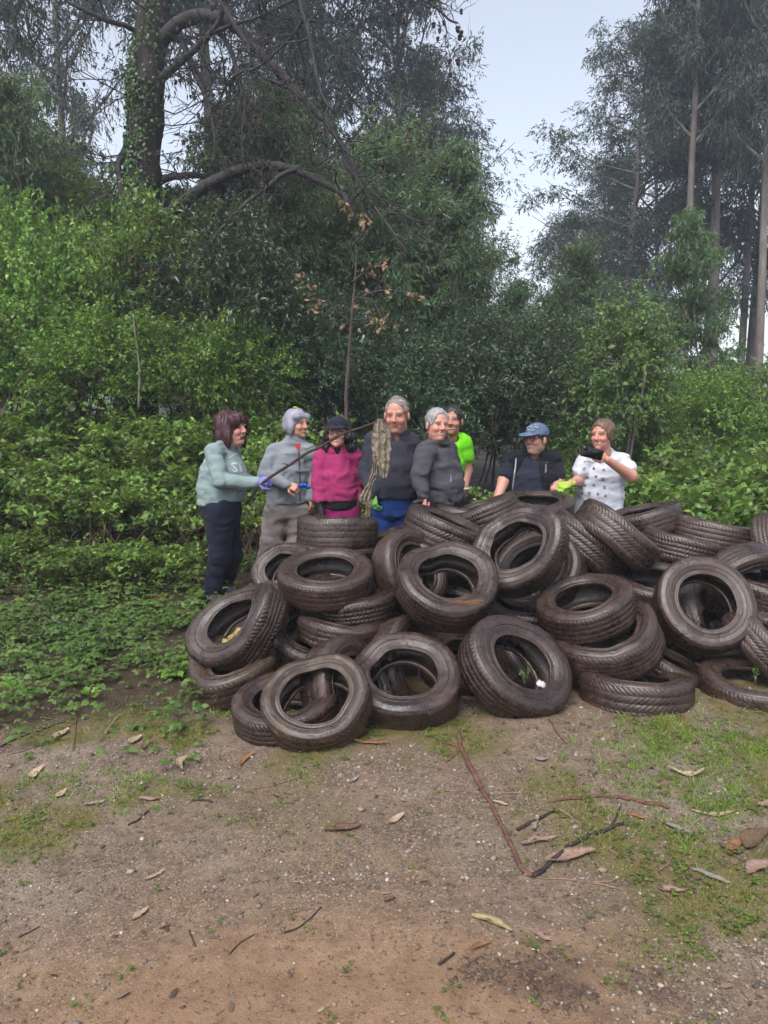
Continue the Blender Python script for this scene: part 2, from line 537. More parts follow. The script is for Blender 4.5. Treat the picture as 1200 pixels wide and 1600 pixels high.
def sprays(g, O, Dir, Len, nl, L, W, spread=0.9, droop=0.2, jit=0.25):
    """leaves set along twigs: returns leaf arrays"""
    n = len(O)
    t = (np.arange(nl)[None, :] + 0.4 + 0.3 * g.random((n, nl))) / nl
    Len = np.broadcast_to(Len, (n,))
    sag = np.array([0, 0, -1.0]) * (t[..., None] ** 2) * (Len * droop)[:, None, None]
    P = O[:, None] + Dir[:, None] * (t * Len[:, None])[..., None] + sag
    D = unit(Dir[:, None] * 0.55 + rdir(g, n * nl).reshape(n, nl, 3) * spread + np.array([0, 0, -droop]))
    N = unit(np.array([0, 0, 0.8]) + 0.75 * rdir(g, n * nl).reshape(n, nl, 3))
    k = n * nl
    l = L * (1 + jit * g.normal(size=k)).clip(0.5, 1.6)
    return P.reshape(k, 3), D.reshape(k, 3), N.reshape(k, 3), l, l * (W / L)

def add_twigs(mb, O, Dir, Len, w, droop=0.2):
    n = len(O)
    Len = np.broadcast_to(Len, (n,))
    B = O + Dir * Len[:, None] + np.array([0, 0, -1.0]) * (Len * droop)[:, None]
    S = unit(np.cross(Dir, np.array([0.3, 0.2, 1.0]))) * w
    U = unit(np.cross(Dir, S)) * w
    v = np.stack([O + S, O - S * 0.5 + U * 0.8, O - S * 0.5 - U * 0.8, B], 1)
    b = np.arange(n)[:, None] * 4
    mb.add(v.reshape(-1, 3), np.concatenate([b + np.array(t) for t in ([0, 1, 3], [1, 2, 3], [2, 0, 3])]))

def wander(g, a, b, n, amp):
    a, b = np.array(a, float), np.array(b, float)
    t = np.linspace(0, 1, n)[:, None]
    p = a + (b - a) * t
    off = np.cumsum(g.normal(size=(n, 3)) * amp, axis=0)
    off -= off[0] + (off[-1] - off[0]) * t
    return p + off

# ------------------------------------------------------------------ shrubs and small broad-leaved trees
def shrub_mesh(seed, rx, rz, z0, clumps, twigs, nl, L, W, shape='oval', clump_r=0.35, twig_len=0.28, spread=0.9, droop=0.2, up=0.35, stems=5, hollow=0.5, stem_r=0.02, flat=1.0):
    """leafy crown round (0,0): radius rx, from z0 up to rz ; returns (leaves, wood) mesh builders"""
    g = np.random.default_rng(seed)
    d = rdir(g, clumps * 3)
    d = d[d[:, 2] > -0.55][:clumps]
    rad = hollow + (1 - hollow) * g.random(len(d)) ** 0.6
    rad *= 0.82 + 0.34 * vnoise(d * 1.7 + seed, seed)        # uneven outline
    hz_ = (rz - z0) / 2
    C = d * rad[:, None] * np.array([rx, rx * flat, hz_]) + np.array([0, 0, z0 + hz_])
    lv, wd = MB(), MB()
    k = len(C) * twigs
    ci = np.repeat(np.arange(len(C)), twigs)
    out = unit(d[ci] * np.array([1, 1, 0.7]) + np.array([0, 0, up]) + 0.75 * rdir(g, k))
    O = C[ci] + g.normal(size=(k, 3)) * clump_r * np.array([0.5, 0.5, 0.38])
    ln = twig_len * (0.6 + 0.8 * g.random(k))
    add_leaves(lv, *sprays(g, O, out, ln, nl, L, W, spread, droop), shape=shape)
    add_twigs(wd, O, out, ln, 0.0035, droop)
    # stems fork from the ground to the clumps
    sb = [np.array([g.normal() * rx * 0.12, g.normal() * rx * 0.12, 0]) for _ in range(stems)]
    mids = [b + np.array([g.normal() * rx * 0.35, g.normal() * rx * 0.35, z0 + (rz - z0) * (0.25 + 0.3 * g.random())]) for b in sb]
    for b, mm in zip(sb, mids):
        wd.tube(wander(g, b - np.array([0, 0, 0.25]), mm, 6, rx * 0.03), np.linspace(stem_r, stem_r * 0.6, 6), 6, False)
    sel = g.permutation(len(C))[: max(stems * 4, len(C) // 3)]
    for c in C[sel]:
        mm = min(mids, key=lambda q: np.linalg.norm(q - c))
        wd.tube(wander(g, mm, c, 5, rx * 0.03), np.linspace(stem_r * 0.6, 0.004, 5), 4, False)
    return lv, wd

class Variant:
    """a plant kind: meshes made once, copied many times"""
    def __init__(self, name, parts):
        self.name, self.parts = name, parts
    def place(self, loc, label, cat, group=None, rot=None, s=1.0, sz=None, tilt=(0, 0)):
        e = empty(self.name, loc, (tilt[0], tilt[1], (sum(map(ord, label)) * 0.7371 + loc[0] * 5.1 + loc[1] * 3.3) % 6.283 if rot is None else rot))
        e.scale = (s, s, s * (sz or 1.0))
        for nm, me in self.parts:
            q = link(bpy.data.objects.new(nm, me), e)
            if nm in ('branches', 'stems', 'canes'): q['kind'] = 'stuff'
        return tag(e, label, cat, group)

M_BARK_GREY = bark_mat('bark_grey', (0.085, 0.075, 0.068), (0.24, 0.21, 0.19), 9, 0.2)
M_TWIG = bark_mat('twig_brown', (0.05, 0.038, 0.03), (0.13, 0.10, 0.075), 14, 0.4, 0.3)
M_CANE = bark_mat('cane_brown', (0.07, 0.045, 0.03), (0.17, 0.115, 0.07), 14, 0.4, 0.3)
M_BRIGHT = leaf_mat('leaf_bright', (0.026, 0.066, 0.014), (0.118, 0.22, 0.034), tip=(0.26, 0.36, 0.06), clump=1.6)
M_OAK = leaf_mat('leaf_oak', (0.022, 0.052, 0.014), (0.062, 0.12, 0.024), tip=(0.13, 0.19, 0.04))
M_LAUREL = leaf_mat('leaf_laurel', (0.012, 0.032, 0.014), (0.034, 0.074, 0.030), tip=(0.075, 0.12, 0.055), rough=0.32, trans=0.18, spec=0.5)
M_WILLOW = leaf_mat('leaf_willow', (0.029, 0.060, 0.028), (0.074, 0.126, 0.056), tip=(0.13, 0.185, 0.08))
M_EUC = leaf_mat('leaf_eucalypt', (0.019, 0.031, 0.031), (0.050, 0.073, 0.066), tip=(0.085, 0.108, 0.086), rough=0.5, trans=0.2, clump=0.5, spec=0.25)
M_BRAMBLE = leaf_mat('leaf_bramble', (0.024, 0.056, 0.012), (0.098, 0.17, 0.030), tip=(0.29, 0.36, 0.075), rough=0.42)
M_YOUNG = leaf_mat('leaf_young', (0.036, 0.080, 0.022), (0.095, 0.175, 0.046), tip=(0.18, 0.26, 0.075))
M_IVY = leaf_mat('leaf_ivy', (0.012, 0.034, 0.010), (0.045, 0.095, 0.020), tip=(0.11, 0.19, 0.03), rough=0.35, trans=0.15)
M_DEADLEAF = leaf_mat('leaf_dead', (0.11, 0.058, 0.032), (0.24, 0.145, 0.092), tip=(0.38, 0.28, 0.20), rough=0.7, trans=0.2)

def kind(name, seed, leafm, woodm, crown_name='leaves', **kw):
    lv, wd = shrub_mesh(seed, **kw)
    return Variant(name, [(crown_name, lv.mesh(name + '_leaves', leafm, smooth=False)), ('stems', wd.mesh(name + '_stems', woodm))])

BRIGHT = [kind('leafy_shrub', 11 + i, M_BRIGHT, M_TWIG, rx=1.15, rz=2.9, z0=0.0, clumps=105, twigs=12, nl=11, L=0.066, W=0.034, clump_r=0.30, twig_len=0.42, up=0.55, hollow=0.35) for i in range(2)]
OAK = [kind('oak_tree', 21 + i, M_OAK, M_BARK_GREY, 'crown', rx=2.1, rz=7.4, z0=1.6, clumps=240, twigs=9, nl=10, L=0.10, W=0.052, clump_r=0.7, twig_len=0.5, up=0.2, stems=2, stem_r=0.09, shape='diamond', hollow=0.4) for i in range(2)]
LAUREL = [kind('evergreen_shrub', 31 + i, M_LAUREL, M_TWIG, rx=1.25, rz=3.6, z0=0.15, clumps=215, twigs=9, nl=11, L=0.070, W=0.028, clump_r=0.40, twig_len=0.32, up=0.55, shape='diamond', hollow=0.5) for i in range(3)]
WILLOW = [kind('willow_tree', 41 + i, M_WILLOW, M_BARK_GREY, 'crown', rx=1.35, rz=6.2, z0=1.4, clumps=160, twigs=9, nl=11, L=0.082, W=0.021, clump_r=0.55, twig_len=0.45, up=0.7, stems=3, stem_r=0.05, shape='diamond', hollow=0.25) for i in range(2)]
YOUNG = [kind('sapling_tree', 51, M_YOUNG, M_BARK_GREY, 'crown', rx=0.62, rz=3.2, z0=0.3, clumps=130, twigs=9, nl=10, L=0.066, W=0.031, clump_r=0.26, twig_len=0.26, up=0.35, stems=2, stem_r=0.03, hollow=0.3)]

# brambles: arching canes with leaves in threes
def bramble(seed, rx=0.75, h=0.95, canes=34, per=16):
    g = np.random.default_rng(seed)
    lv, wd = MB(), MB()
    Ps, Ds, Ns, Ls = [], [], [], []
    for c in range(canes):
        a = g.random() * 6.283
        rr = rx * (0.35 + 0.75 * g.random())
        b = np.array([g.normal() * rx * 0.3, g.normal() * rx * 0.3, -0.1])
        e = b + np.array([math.cos(a) * rr, math.sin(a) * rr, h * (0.35 + 0.35 * g.random())])
        mid = (b + e) / 2 + np.array([0, 0, h * (0.35 + 0.3 * g.random())])
        t = np.linspace(0, 1, 9)[:, None]
        p = (1 - t) ** 2 * b + 2 * t * (1 - t) * mid + t * t * e
        p += np.cumsum(g.normal(size=(9, 3)) * 0.008, axis=0)
        wd.tube(p, np.linspace(0.005, 0.002, 9), 3, False)
        for q in range(per):
            u = 0.22 + 0.78 * (q + g.random()) / per
            k = u * 8; i = min(int(k), 7)
            base = p[i] + (p[i + 1] - p[i]) * (k - i)
            petiole = unit(rdir(g, 1)[0] * np.array([1, 1, 0.4]) + np.array([0, 0, 0.45]))
            tip = base + petiole * (0.03 + 0.06 * g.random())
            nrm = unit(np.array([0, 0, 1.0]) + 0.45 * g.normal(size=3))
            side = unit(np.cross(petiole, nrm))
            l = 0.062 * (0.6 + 0.7 * g.random())
            for dd, f in ((petiole, 1.0), (petiole * 0.25 + side, 0.85), (petiole * 0.25 - side, 0.85)):
                Ps.append(tip); Ds.append(dd + np.array([0, 0, -0.15])); Ns.append(nrm + 0.2 * g.normal(size=3)); Ls.append(l * f)
    Ls = np.array(Ls)
    add_leaves(lv, np.array(Ps), np.array(Ds), np.array(Ns), Ls, Ls * 0.66, shape='oval', fold=0.16, curl=0.22)
    return Variant('bramble_bush', [('leaves', lv.mesh('bramble_leaves', M_BRAMBLE, smooth=False)), ('canes', wd.mesh('bramble_canes', M_CANE))])
BRAMBLE = [bramble(61 + i, canes=36 + 4 * i) for i in range(3)]

# ------------------------------------------------------------------ eucalypts
M_EUCBARK = bark_mat('bark_eucalypt', (0.085, 0.080, 0.076), (0.25, 0.235, 0.222), 5, 0.10, 0.5, c3=(0.13, 0.098, 0.080))
def eucalypt(seed, H=16.0, crown0=0.30, half=2.4, nb=30, r0=0.19, top=0.9, dense=1.0, k=1.0, mat=None, name='eucalyptus_tree'):
    kf = k
    g = np.random.default_rng(seed)
    tr, br, lv = MB(), MB(), MB()
    n = 18
    z = np.linspace(-0.4, H, n)
    off = np.cumsum(g.normal(size=(n, 2)) * 0.055, axis=0)
    T = np.stack([off[:, 0] * (z / H), off[:, 1] * (z / H), z], 1)
    rad = r0 * (1 - 0.88 * np.clip(z / H, 0, 1)) * (1 + 0.35 * np.exp(-np.clip(z, 0, 9) * 2))
    tr.tube(T, rad, 10)
    CL = []
    for b in range(nb):
        f = crown0 + (0.985 - crown0) * (b + g.random()) / nb
        zi = f * H
        p0 = np.array([np.interp(zi, z, T[:, 0]), np.interp(zi, z, T[:, 1]), zi])
        a = b * 2.4 + g.normal() * 0.5
        shape = math.sin(math.pi * min(1, max(0.08, (f - crown0) / (1 - crown0) * 0.80 + 0.17))) ** 0.7
        ln = half * shape * (0.6 + 0.5 * g.random())
        rise = ln * (0.55 + 0.6 * g.random())
        p1 = p0 + np.array([math.cos(a) * ln, math.sin(a) * ln, rise])
        mid = p0 + np.array([math.cos(a) * ln * 0.62, math.sin(a) * ln * 0.62, rise * 0.38])
        t = np.linspace(0, 1, 7)[:, None]
        p = (1 - t) ** 2 * p0 + 2 * t * (1 - t) * mid + t * t * p1 + np.cumsum(g.normal(size=(7, 3)) * 0.03, axis=0) * t
        br.tube(p, np.linspace(0.05 * (1.15 - f) + 0.014, 0.008, 7) * kf, 5, False)
        for q in range(int(4 + 3 * shape)):
            u = 0.32 + 0.68 * g.random()
            c = p[min(6, int(u * 6.5))] + g.normal(size=3) * np.array([0.34, 0.34, 0.28]) * kf
            CL.append(c)
            if g.random() < 0.6:
                br.tube(wander(g, p[min(6, int(u * 5))], c, 4, 0.03), [0.013, 0.010, 0.007, 0.004], 3, False)
    C = np.array(CL)
    tw = int(31 * dense)
    k = len(C) * tw
    ci = np.repeat(np.arange(len(C)), tw)
    cr = kf * (0.20 + 0.22 * g.random(len(C)) ** 1.5)[ci]
    O = C[ci] + unit(g.normal(size=(k, 3))) * (g.random((k, 1)) ** 0.45) * cr[:, None] * np.array([1.5, 1.5, 0.95])
    Dr = unit((O - C[ci]) / 0.3 + rdir(g, k) * 0.8 + np.array([0, 0, -0.35]))
    P, D, N, L, W = sprays(g, O, Dr, 0.22 * kf, 5, 0.135 * min(1, kf * 1.6), 0.034 * min(1, kf * 1.5), 0.7, 0.55)
    N = rdir(g, len(P))
    add_leaves(lv, P, D, N, L, W, shape='diamond', fold=0.1, curl=0.12)
    return Variant(name, [('trunk', tr.mesh('eucalypt_trunk', M_EUCBARK)), ('branches', br.mesh('eucalypt_branches', M_EUCBARK)), ('crown', lv.mesh('eucalypt_crown', mat or M_EUC, smooth=False))])
EUC = [eucalypt(71, 16.0, 0.22, 2.7, 44, 0.14), eucalypt(72, 18.0, 0.34, 2.3, 40, 0.15), eucalypt(73, 15.0, 0.16, 2.9, 46, 0.13, dense=1.1)]

SAPL = [eucalypt(75 + i, 5.6, 0.14, 0.85, 30, 0.035, dense=0.75, k=0.46, mat=M_WILLOW, name='slender_sapling') for i in range(2)]

def gz(x, y):
    return float(gh(np.array([x]), np.array([y]))[0])
def base_at(px, Y):
    x = (px - 600) / FPX * Y
    return (x, Y, gz(x, Y))

EG1, EG2 = 'eucalyptus trees rising behind the undergrowth on the left', 'eucalyptus trees rising on the right beyond the clearing'
# px, Y, variant, height scale, width scale, group, label
for px, Yd, v, s, w, gidx, lab in [
    (12, 13.0, 1, 0.95, 0.80, 0, 'slim pale eucalyptus trunk at the far left edge of the photo'),
    (350, 16.5, 1, 1.10, 1.00, 0, 'tall grey eucalyptus seen through the bare arching pine limbs'),
    (492, 18.5, 1, 1.15, 1.05, 0, 'tall eucalyptus whose trunk stands above the brown leaved dead sapling'),
    (520, 21.0, 2, 1.15, 0.90, 0, 'dense eucalyptus left of the sky gap, second from its edge'),
    (622, 22.5, 0, 1.05, 1.0, 0, 'conical dark eucalyptus bordering the sky gap on its left'),
    (676, 24.0, 2, 0.74, 0.92, 0, 'shorter eucalyptus at the lower left of the sky gap'),
    (130, 21.0, 0, 1.15, 0.9, 0, 'eucalyptus with drooping dark foliage left of the pine trunk'),
    (968, 24.0, 0, 0.74, 1.12, 1, 'broad eucalyptus bordering the sky gap on its right'),
    (888, 27.0, 2, 0.50, 0.72, 1, 'thin lower eucalyptus right of the sky gap above the capped man'),
    (930, 30.0, 0, 0.62, 0.85, 1, 'thin far eucalyptus behind the woman holding the phone'),
    (1110, 22.0, 1, 1.22, 1.08, 1, 'tallest eucalyptus on the right, its pale trunk leaving the frame top'),
    (1090, 27.0, 2, 1.30, 0.75, 1, 'dense eucalyptus between the two big pale trunks on the right'),
    (1180, 18.0, 1, 1.05, 0.72, 1, 'eucalyptus with a pale peeling trunk at the right edge'),
    (1160, 26.0, 0, 1.25, 1.15, 1, 'eucalyptus crown filling the sky near the right edge'),
    (1062, 20.0, 1, 1.22, 0.74, 1, 'slim pale eucalyptus trunk rising right behind the young green tree'),
    (1148, 23.5, 1, 1.30, 0.78, 1, 'slim pale eucalyptus trunk second from the right edge'),
    (1250, 22.0, 2, 1.25, 1.15, 1, 'eucalyptus half cut off by the right edge of the frame'),
    (1020, 31.0, 2, 1.05, 1.0, 1, 'farthest grey eucalyptus on the right behind the young green tree'),
]:
    EUC[v].place(base_at(px, Yd), lab, 'tree', (EG1, EG2)[gidx], s=w, sz=s / w, tilt=(R(random.uniform(-1.5, 1.5)), R(random.uniform(-1.5, 1.5))))

# far wood that closes the view low down
g = np.random.default_rng(91)
lv = MB()
k = 1500
cx = g.uniform(-30, 30, k); cy = g.uniform(36, 50, k)
cz = 0.8 + (2.0 + 3.2 * (0.5 + 0.5 * vnoise(np.stack([cx * 0.35, cy * 0.2, 0 * cx], -1), 92))) * g.random(k)
O = np.repeat(np.stack([cx, cy, cz], 1), 14, 0) + g.normal(size=(k * 14, 3)) * 0.45
add_leaves(lv, O, rdir(g, len(O)), rdir(g, len(O)), 0.32, 0.16)
o = obj('far_woodland', lv.mesh('far_woodland', M_WILLOW, smooth=False))
tag(o, 'distant undergrowth closing the view between the trunks', 'woodland', kind='stuff')

# ------------------------------------------------------------------ middle layer
for i, (px, Yd, v, s, lab) in enumerate([
    (70, 14.5, 0, 0.78, 'tall mid green oak filling the upper left behind the shrubs'),
    (165, 13.5, 1, 0.66, 'rounded oak just left of the ivy covered pine'),
    (-40, 12.0, 1, 0.72, 'oak cut off by the left edge of the frame'),
]):
    OAK[v].place(base_at(px, Yd), lab, 'tree', 'oaks on the left', s=s)
for i, (px, Yd, v, s, lab) in enumerate([
    (585, 13.5, 0, 0.98, 'slender green willow behind the brown leaved dead sapling'),
    (660, 14.5, 1, 0.95, 'tallest slender willow reaching up below the sky gap'),
    (725, 14.0, 0, 0.74, 'slender willow nearest the foot of the sky gap'),
    (480, 14.0, 1, 0.90, 'slender willow under the arching pine limbs'),
]):
    WILLOW[v].place(base_at(px, Yd), lab, 'tree', 'slender willows in the middle of the thicket', s=s)
LG = 'dark evergreen shrubs behind the people'
for i, (px, Yd, v, s, lab) in enumerate([
    (330, 9.8, 0, 0.92, 'dark evergreen shrub behind the woman with dark red hair'),
    (405, 10.8, 1, 0.74, 'dark evergreen shrub left of the grey haired woman'),
    (485, 10.2, 2, 0.72, 'dark evergreen shrub directly behind the woman in the magenta fleece'),
    (565, 11.0, 0, 0.76, 'dark evergreen shrub behind the dead sapling trunk'),
    (650, 10.4, 1, 0.70, 'dark evergreen shrub behind the tallest man'),
    (735, 11.2, 2, 0.80, 'dark evergreen shrub behind the man in neon green'),
    (800, 10.6, 0, 0.78, 'dark evergreen shrub left of the man in the blue cap'),
    (850, 12.2, 1, 0.80, 'dark evergreen shrub behind the blue cap, lowest of the row'),
    (280, 11.8, 2, 0.95, 'dark evergreen shrub in front of the ivy covered pine'),
    (40, 12.6, 0, 0.85, 'dark evergreen shrub low at the far left behind the bright ones'),
    (125, 12.2, 1, 0.80, 'dark evergreen shrub below the rounded oak on the left'),
    (205, 12.8, 2, 0.90, 'dark evergreen shrub at the left foot of the pine'),
]):
    LAUREL[v].place(base_at(px, Yd), lab, 'shrub', LG, s=s)
for i, (px, Yd, v, s, lab) in enumerate([
    (440, 11.6, 0, 0.92, 'thin wispy sapling above the grey haired woman'),
    (505, 12.0, 1, 0.98, 'thin wispy sapling just left of the dead sapling'),
    (600, 11.8, 0, 0.96, 'thin wispy sapling above the tallest man'),
    (655, 12.4, 1, 0.96, 'thin wispy sapling above the man in grey fleece'),
    (712, 12.0, 0, 0.80, 'thin wispy sapling above the man in neon green'),
    (770, 12.6, 1, 0.60, 'thin wispy sapling left of the blue cap'),
    (380, 12.2, 1, 0.90, 'thin wispy sapling left of the grey haired woman'),
    (860, 13.0, 0, 0.72, 'thin wispy sapling right above the blue cap'),
    (1100, 12.0, 1, 0.74, 'thin wispy sapling behind the right shrubs'),
    (60, 11.4, 0, 0.92, 'thin wispy sapling among the far left shrubs'),
    (300, 11.6, 1, 0.86, 'thin wispy sapling right of the ivy covered trunk'),
]):
    SAPL[v].place(base_at(px, Yd), lab, 'tree', 'thin wispy saplings in the thicket', s=s, tilt=(R(random.uniform(-4, 4)), R(random.uniform(-4, 4))))
WILLOW[1].place(base_at(812, 15.0), 'mid green rounded tree below the sky gap', 'tree', s=0.62, sz=0.95)
WILLOW[0].place(base_at(850, 17.0), 'small grey green tree just right of the foot of the sky gap', 'tree', s=0.66, sz=0.95)
BG_ = 'bright leafy shrubs on the left bank'
for i, (px, Yd, v, s, lab) in enumerate([
    (-20, 8.6, 0, 0.74, 'bright leafy shrub at the left edge of the frame'),
    (70, 9.4, 1, 1.00, 'bright leafy shrub below the slim pale trunk'),
    (150, 8.7, 0, 0.64, 'bright yellow green shrub above the left bramble bank'),
    (240, 9.8, 1, 1.02, 'bright leafy shrub at the foot of the ivy covered pine'),
    (322, 9.0, 0, 0.60, 'bright leafy shrub up and left of the dark red hair'),
    (125, 10.8, 0, 1.02, 'taller leafy shrub behind the bright ones on the left'),
    (5, 10.8, 1, 0.98, 'taller leafy shrub in front of the left oaks'),
    (385, 9.4, 1, 0.60, 'small bright shrub between the two leftmost women'),
]):
    BRIGHT[v].place(base_at(px, Yd), lab, 'shrub', BG_, s=s * (0.92, 0.8, 1.0, 0.78, 1.0, 0.82, 0.85, 1.0)[i], sz=(1.0, 1.3, 0.95, 1.35, 1.0, 1.25, 1.2, 1.0)[i])
YOUNG[0].place(base_at(972, 9.6), 'bright green young tree standing behind the woman with the phone', 'tree', s=0.84, sz=1.1)
for i, (px, Yd, v, s, lab) in enumerate([
    (1065, 11.0, 0, 0.66, 'olive green shrub right of the young tree'),
    (1130, 10.2, 1, 0.60, 'mid green shrub above the right bramble patch'),
    (1200, 10.6, 0, 0.68, 'mid green shrub at the right edge of the frame'),
    (1030, 9.8, 1, 0.46, 'low green shrub close to the right of the young tree'),
    (905, 10.2, 0, 0.42, 'low thin shrub between the capped man and the woman with the phone'),
]):
    BRIGHT[v].place(base_at(px, Yd), lab, 'shrub', 'green shrubs on the right', s=s)

# brambles: dense rows on both banks
def bramble_rows(spots, label, group):
    for (x, y, s) in spots:
        b = BRAMBLE[random.randrange(3)].place((x, y, gz(x, y) - 0.03), label, 'bramble', group, s=s, sz=random.uniform(0.85, 1.2))
rs = random.Random(5)
left = [(-3.9 + 0.52 * i + rs.uniform(-.15, .15), 6.9 + 0.62 * j + rs.uniform(-.15, .15) + 0.05 * i, rs.uniform(0.8, 1.1)) for i in range(6) for j in range(4)]
low_ = [(-4.0 + 0.42 * i + rs.uniform(-.1, .1), 6.25 + rs.uniform(-.1, .2), rs.uniform(0.45, 0.65)) for i in range(6)]
bramble_rows(left, 'tangled green bramble clump on the bank left of the people', 'brambles on the left bank')
bramble_rows(low_, 'small bramble clump in the lowest row at the foot of the left bank', 'low brambles at the foot of the left bank')
back = [(-1.15 + 0.62 * i + rs.uniform(-.15, .15), 7.75 + 0.6 * j + rs.uniform(-.15, .15), rs.uniform(0.8, 1.05)) for i in range(6) for j in range(2)]
bramble_rows(back, 'tangled green bramble clump directly behind the standing people', 'brambles behind the people')
right = [(2.05 + 0.55 * i + rs.uniform(-.15, .15), 7.0 + 0.6 * j + rs.uniform(-.15, .15) , rs.uniform(0.95, 1.2) + 0.10 * i) for i in range(5) for j in range(4)]
bramble_rows(right, 'lush bright green bramble clump on the right behind the tyres', 'brambles on the right')

# ------------------------------------------------------------------ ground cover, grass, leaf litter
g = np.random.default_rng(101)
def cover_mask(x, y):
    P = np.stack([x, y, 0 * x], -1)
    m_ = sstep(3.0, 4.6, y + 0.45 * fbm(P * 1.3, 2, 104)) ** 1.3 * sstep(-0.75, -1.15, x) * (0.06 + 0.94 * sstep(-0.3, 0.3, fbm(P * 2.2, 3, 103)))
    return np.clip(np.maximum(m_, 0.8 * sstep(5.3, 5.9, y) * sstep(-1.35, -1.6, x)), 0, 1)
xy = scatter(7200, 3.1, 7.8, cover_mask, 102)
Ps, Ds, Ns, Ls = [], [], [], []
zz = hz(xy[:, 0], xy[:, 1])
for (x, y), z in zip(xy, zz):
    hgt = 0.02 + 0.13 * g.random() ** 1.6
    top = np.array([x, y, z + hgt])
    nn = 3 if g.random() < 0.6 else 5
    a0 = g.random() * 6.28
    l = 0.016 + 0.030 * g.random() ** 1.8
    for q in range(nn):
        a = a0 + q * 6.283 / nn
        Ps.append(top); Ds.append((math.cos(a), math.sin(a), 0.15 * g.normal())); Ns.append((0.35 * g.normal(), 0.35 * g.normal() - 0.2, 1)); Ls.append(l * (0.8 + 0.4 * g.random()))
Ls = np.array(Ls)
mb = MB(); add_leaves(mb, np.array(Ps), np.array(Ds), np.array(Ns), Ls, Ls * 0.7, shape='oval', fold=0.15, curl=0.25)
M_COVER = leaf_mat('leaf_cover', (0.024, 0.050, 0.012), (0.072, 0.128, 0.025), tip=(0.17, 0.20, 0.05))
tag(obj('ground_cover', mb.mesh('ground_cover', M_COVER, smooth=False)), 'low leafy weeds carpeting the ground left of the tyres', 'ground cover', kind='stuff')

def tufts(n, y0, y1, mask, seed, blades, h, name, label, mat, w=0.004):
    g = np.random.default_rng(seed)
    xy = scatter(n, y0, y1, mask, seed)
    k = n * blades
    ci = np.repeat(np.arange(n), blades)
    off = g.normal(size=(k, 2)) * 0.018
    x, y = xy[ci, 0] + off[:, 0], xy[ci, 1] + off[:, 1]
    P = np.stack([x, y, hz(x, y) - 0.003], 1)
    D = unit(np.stack([g.normal(size=k) * 0.55 + off[:, 0] * 12, g.normal(size=k) * 0.55 + off[:, 1] * 12, np.ones(k)], 1))
    hh = h * (0.35 + 0.9 * g.random(n) ** 1.5)[ci] * (0.6 + 0.6 * g.random(k))
    N = unit(np.stack([g.normal(size=k), g.normal(size=k), 0.1 * g.normal(size=k)], 1))
    mb = MB(); add_leaves(mb, P, D, N, hh, w, shape='blade', curl=0.3)
    tag(obj(name, mb.mesh(name, mat, smooth=False)), label, 'grass', kind='stuff')
M_GRASS = leaf_mat('grass_green', (0.072, 0.090, 0.014), (0.185, 0.195, 0.032), tip=(0.32, 0.29, 0.08), trans=0.3, clump=3)
M_LUSH = leaf_mat('grass_lush', (0.045, 0.095, 0.012), (0.12, 0.20, 0.026), tip=(0.20, 0.25, 0.05), trans=0.3)
def gm_all(x, y):
    P = np.stack([x, y, 0 * x], -1)
    return np.clip(g_moss(x, y) ** 1.5 * sstep(-0.2, 0.5, fbm(P * 4.0, 3, 113)) * sstep(4.3, 3.6, y), 0, 1)
tufts(2300, 1.7, 4.2, gm_all, 111, 9, 0.020, 'grass', 'short yellow green grass and moss growing through the gravel', M_GRASS, 0.0028)
def gm_lush(x, y):
    a = np.exp(-(((x - 1.45) / 0.34) ** 2 + ((y - 3.35) / 0.22) ** 2)) + 0.6 * np.exp(-(((x - 1.25) / 0.3) ** 2 + ((y - 2.9) / 0.3) ** 2))
    b = np.exp(-(((x + 0.82) / 0.06) ** 2 + ((y - 3.72) / 0.05) ** 2)) + 0.5 * np.exp(-(((x + 1.15) / 0.3) ** 2 + ((y - 3.0) / 0.12) ** 2))
    return np.clip(a + b, 0, 1)
tufts(520, 2.4, 4.2, gm_lush, 121, 14, 0.038, 'lush_grass', 'fresh green grass tufts growing against the tyres', M_LUSH, 0.004)
# tiny weeds on the track
xy = scatter(800, 1.6, 3.9, lambda x, y: np.clip(0.04 + 0.9 * g_moss(x, y) ** 1.5 + 0.8 * np.exp(-(((x - 1.4) / 0.4) ** 2 + ((y - 3.2) / 0.35) ** 2)), 0, 1), 131)
Ps, Ds, Ns, Ls = [], [], [], []
for (x, y), z in zip(xy, hz(xy[:, 0], xy[:, 1])):
    for q in range(7):
        a = g.random() * 6.28; r_ = 0.02 * g.random() ** 0.5
        Ps.append((x + math.cos(a) * r_, y + math.sin(a) * r_, z + 0.004 + 0.012 * g.random())); Ds.append((math.cos(a), math.sin(a), 0.2)); Ns.append((0.3 * g.normal(), 0.3 * g.normal(), 1)); Ls.append(0.008 + 0.010 * g.random())
Ls = np.array(Ls)
mb = MB(); add_leaves(mb, np.array(Ps), np.array(Ds), np.array(Ns), Ls, Ls * 0.75, shape='oval', fold=0.1, curl=0.2)
M_WEED = leaf_mat('leaf_weed', (0.035, 0.050, 0.012), (0.085, 0.115, 0.022), tip=(0.15, 0.18, 0.04))
tag(obj('small_weeds', mb.mesh('small_weeds', M_WEED, smooth=False)), 'tiny leafy weeds dotted over the track', 'weeds', kind='stuff')
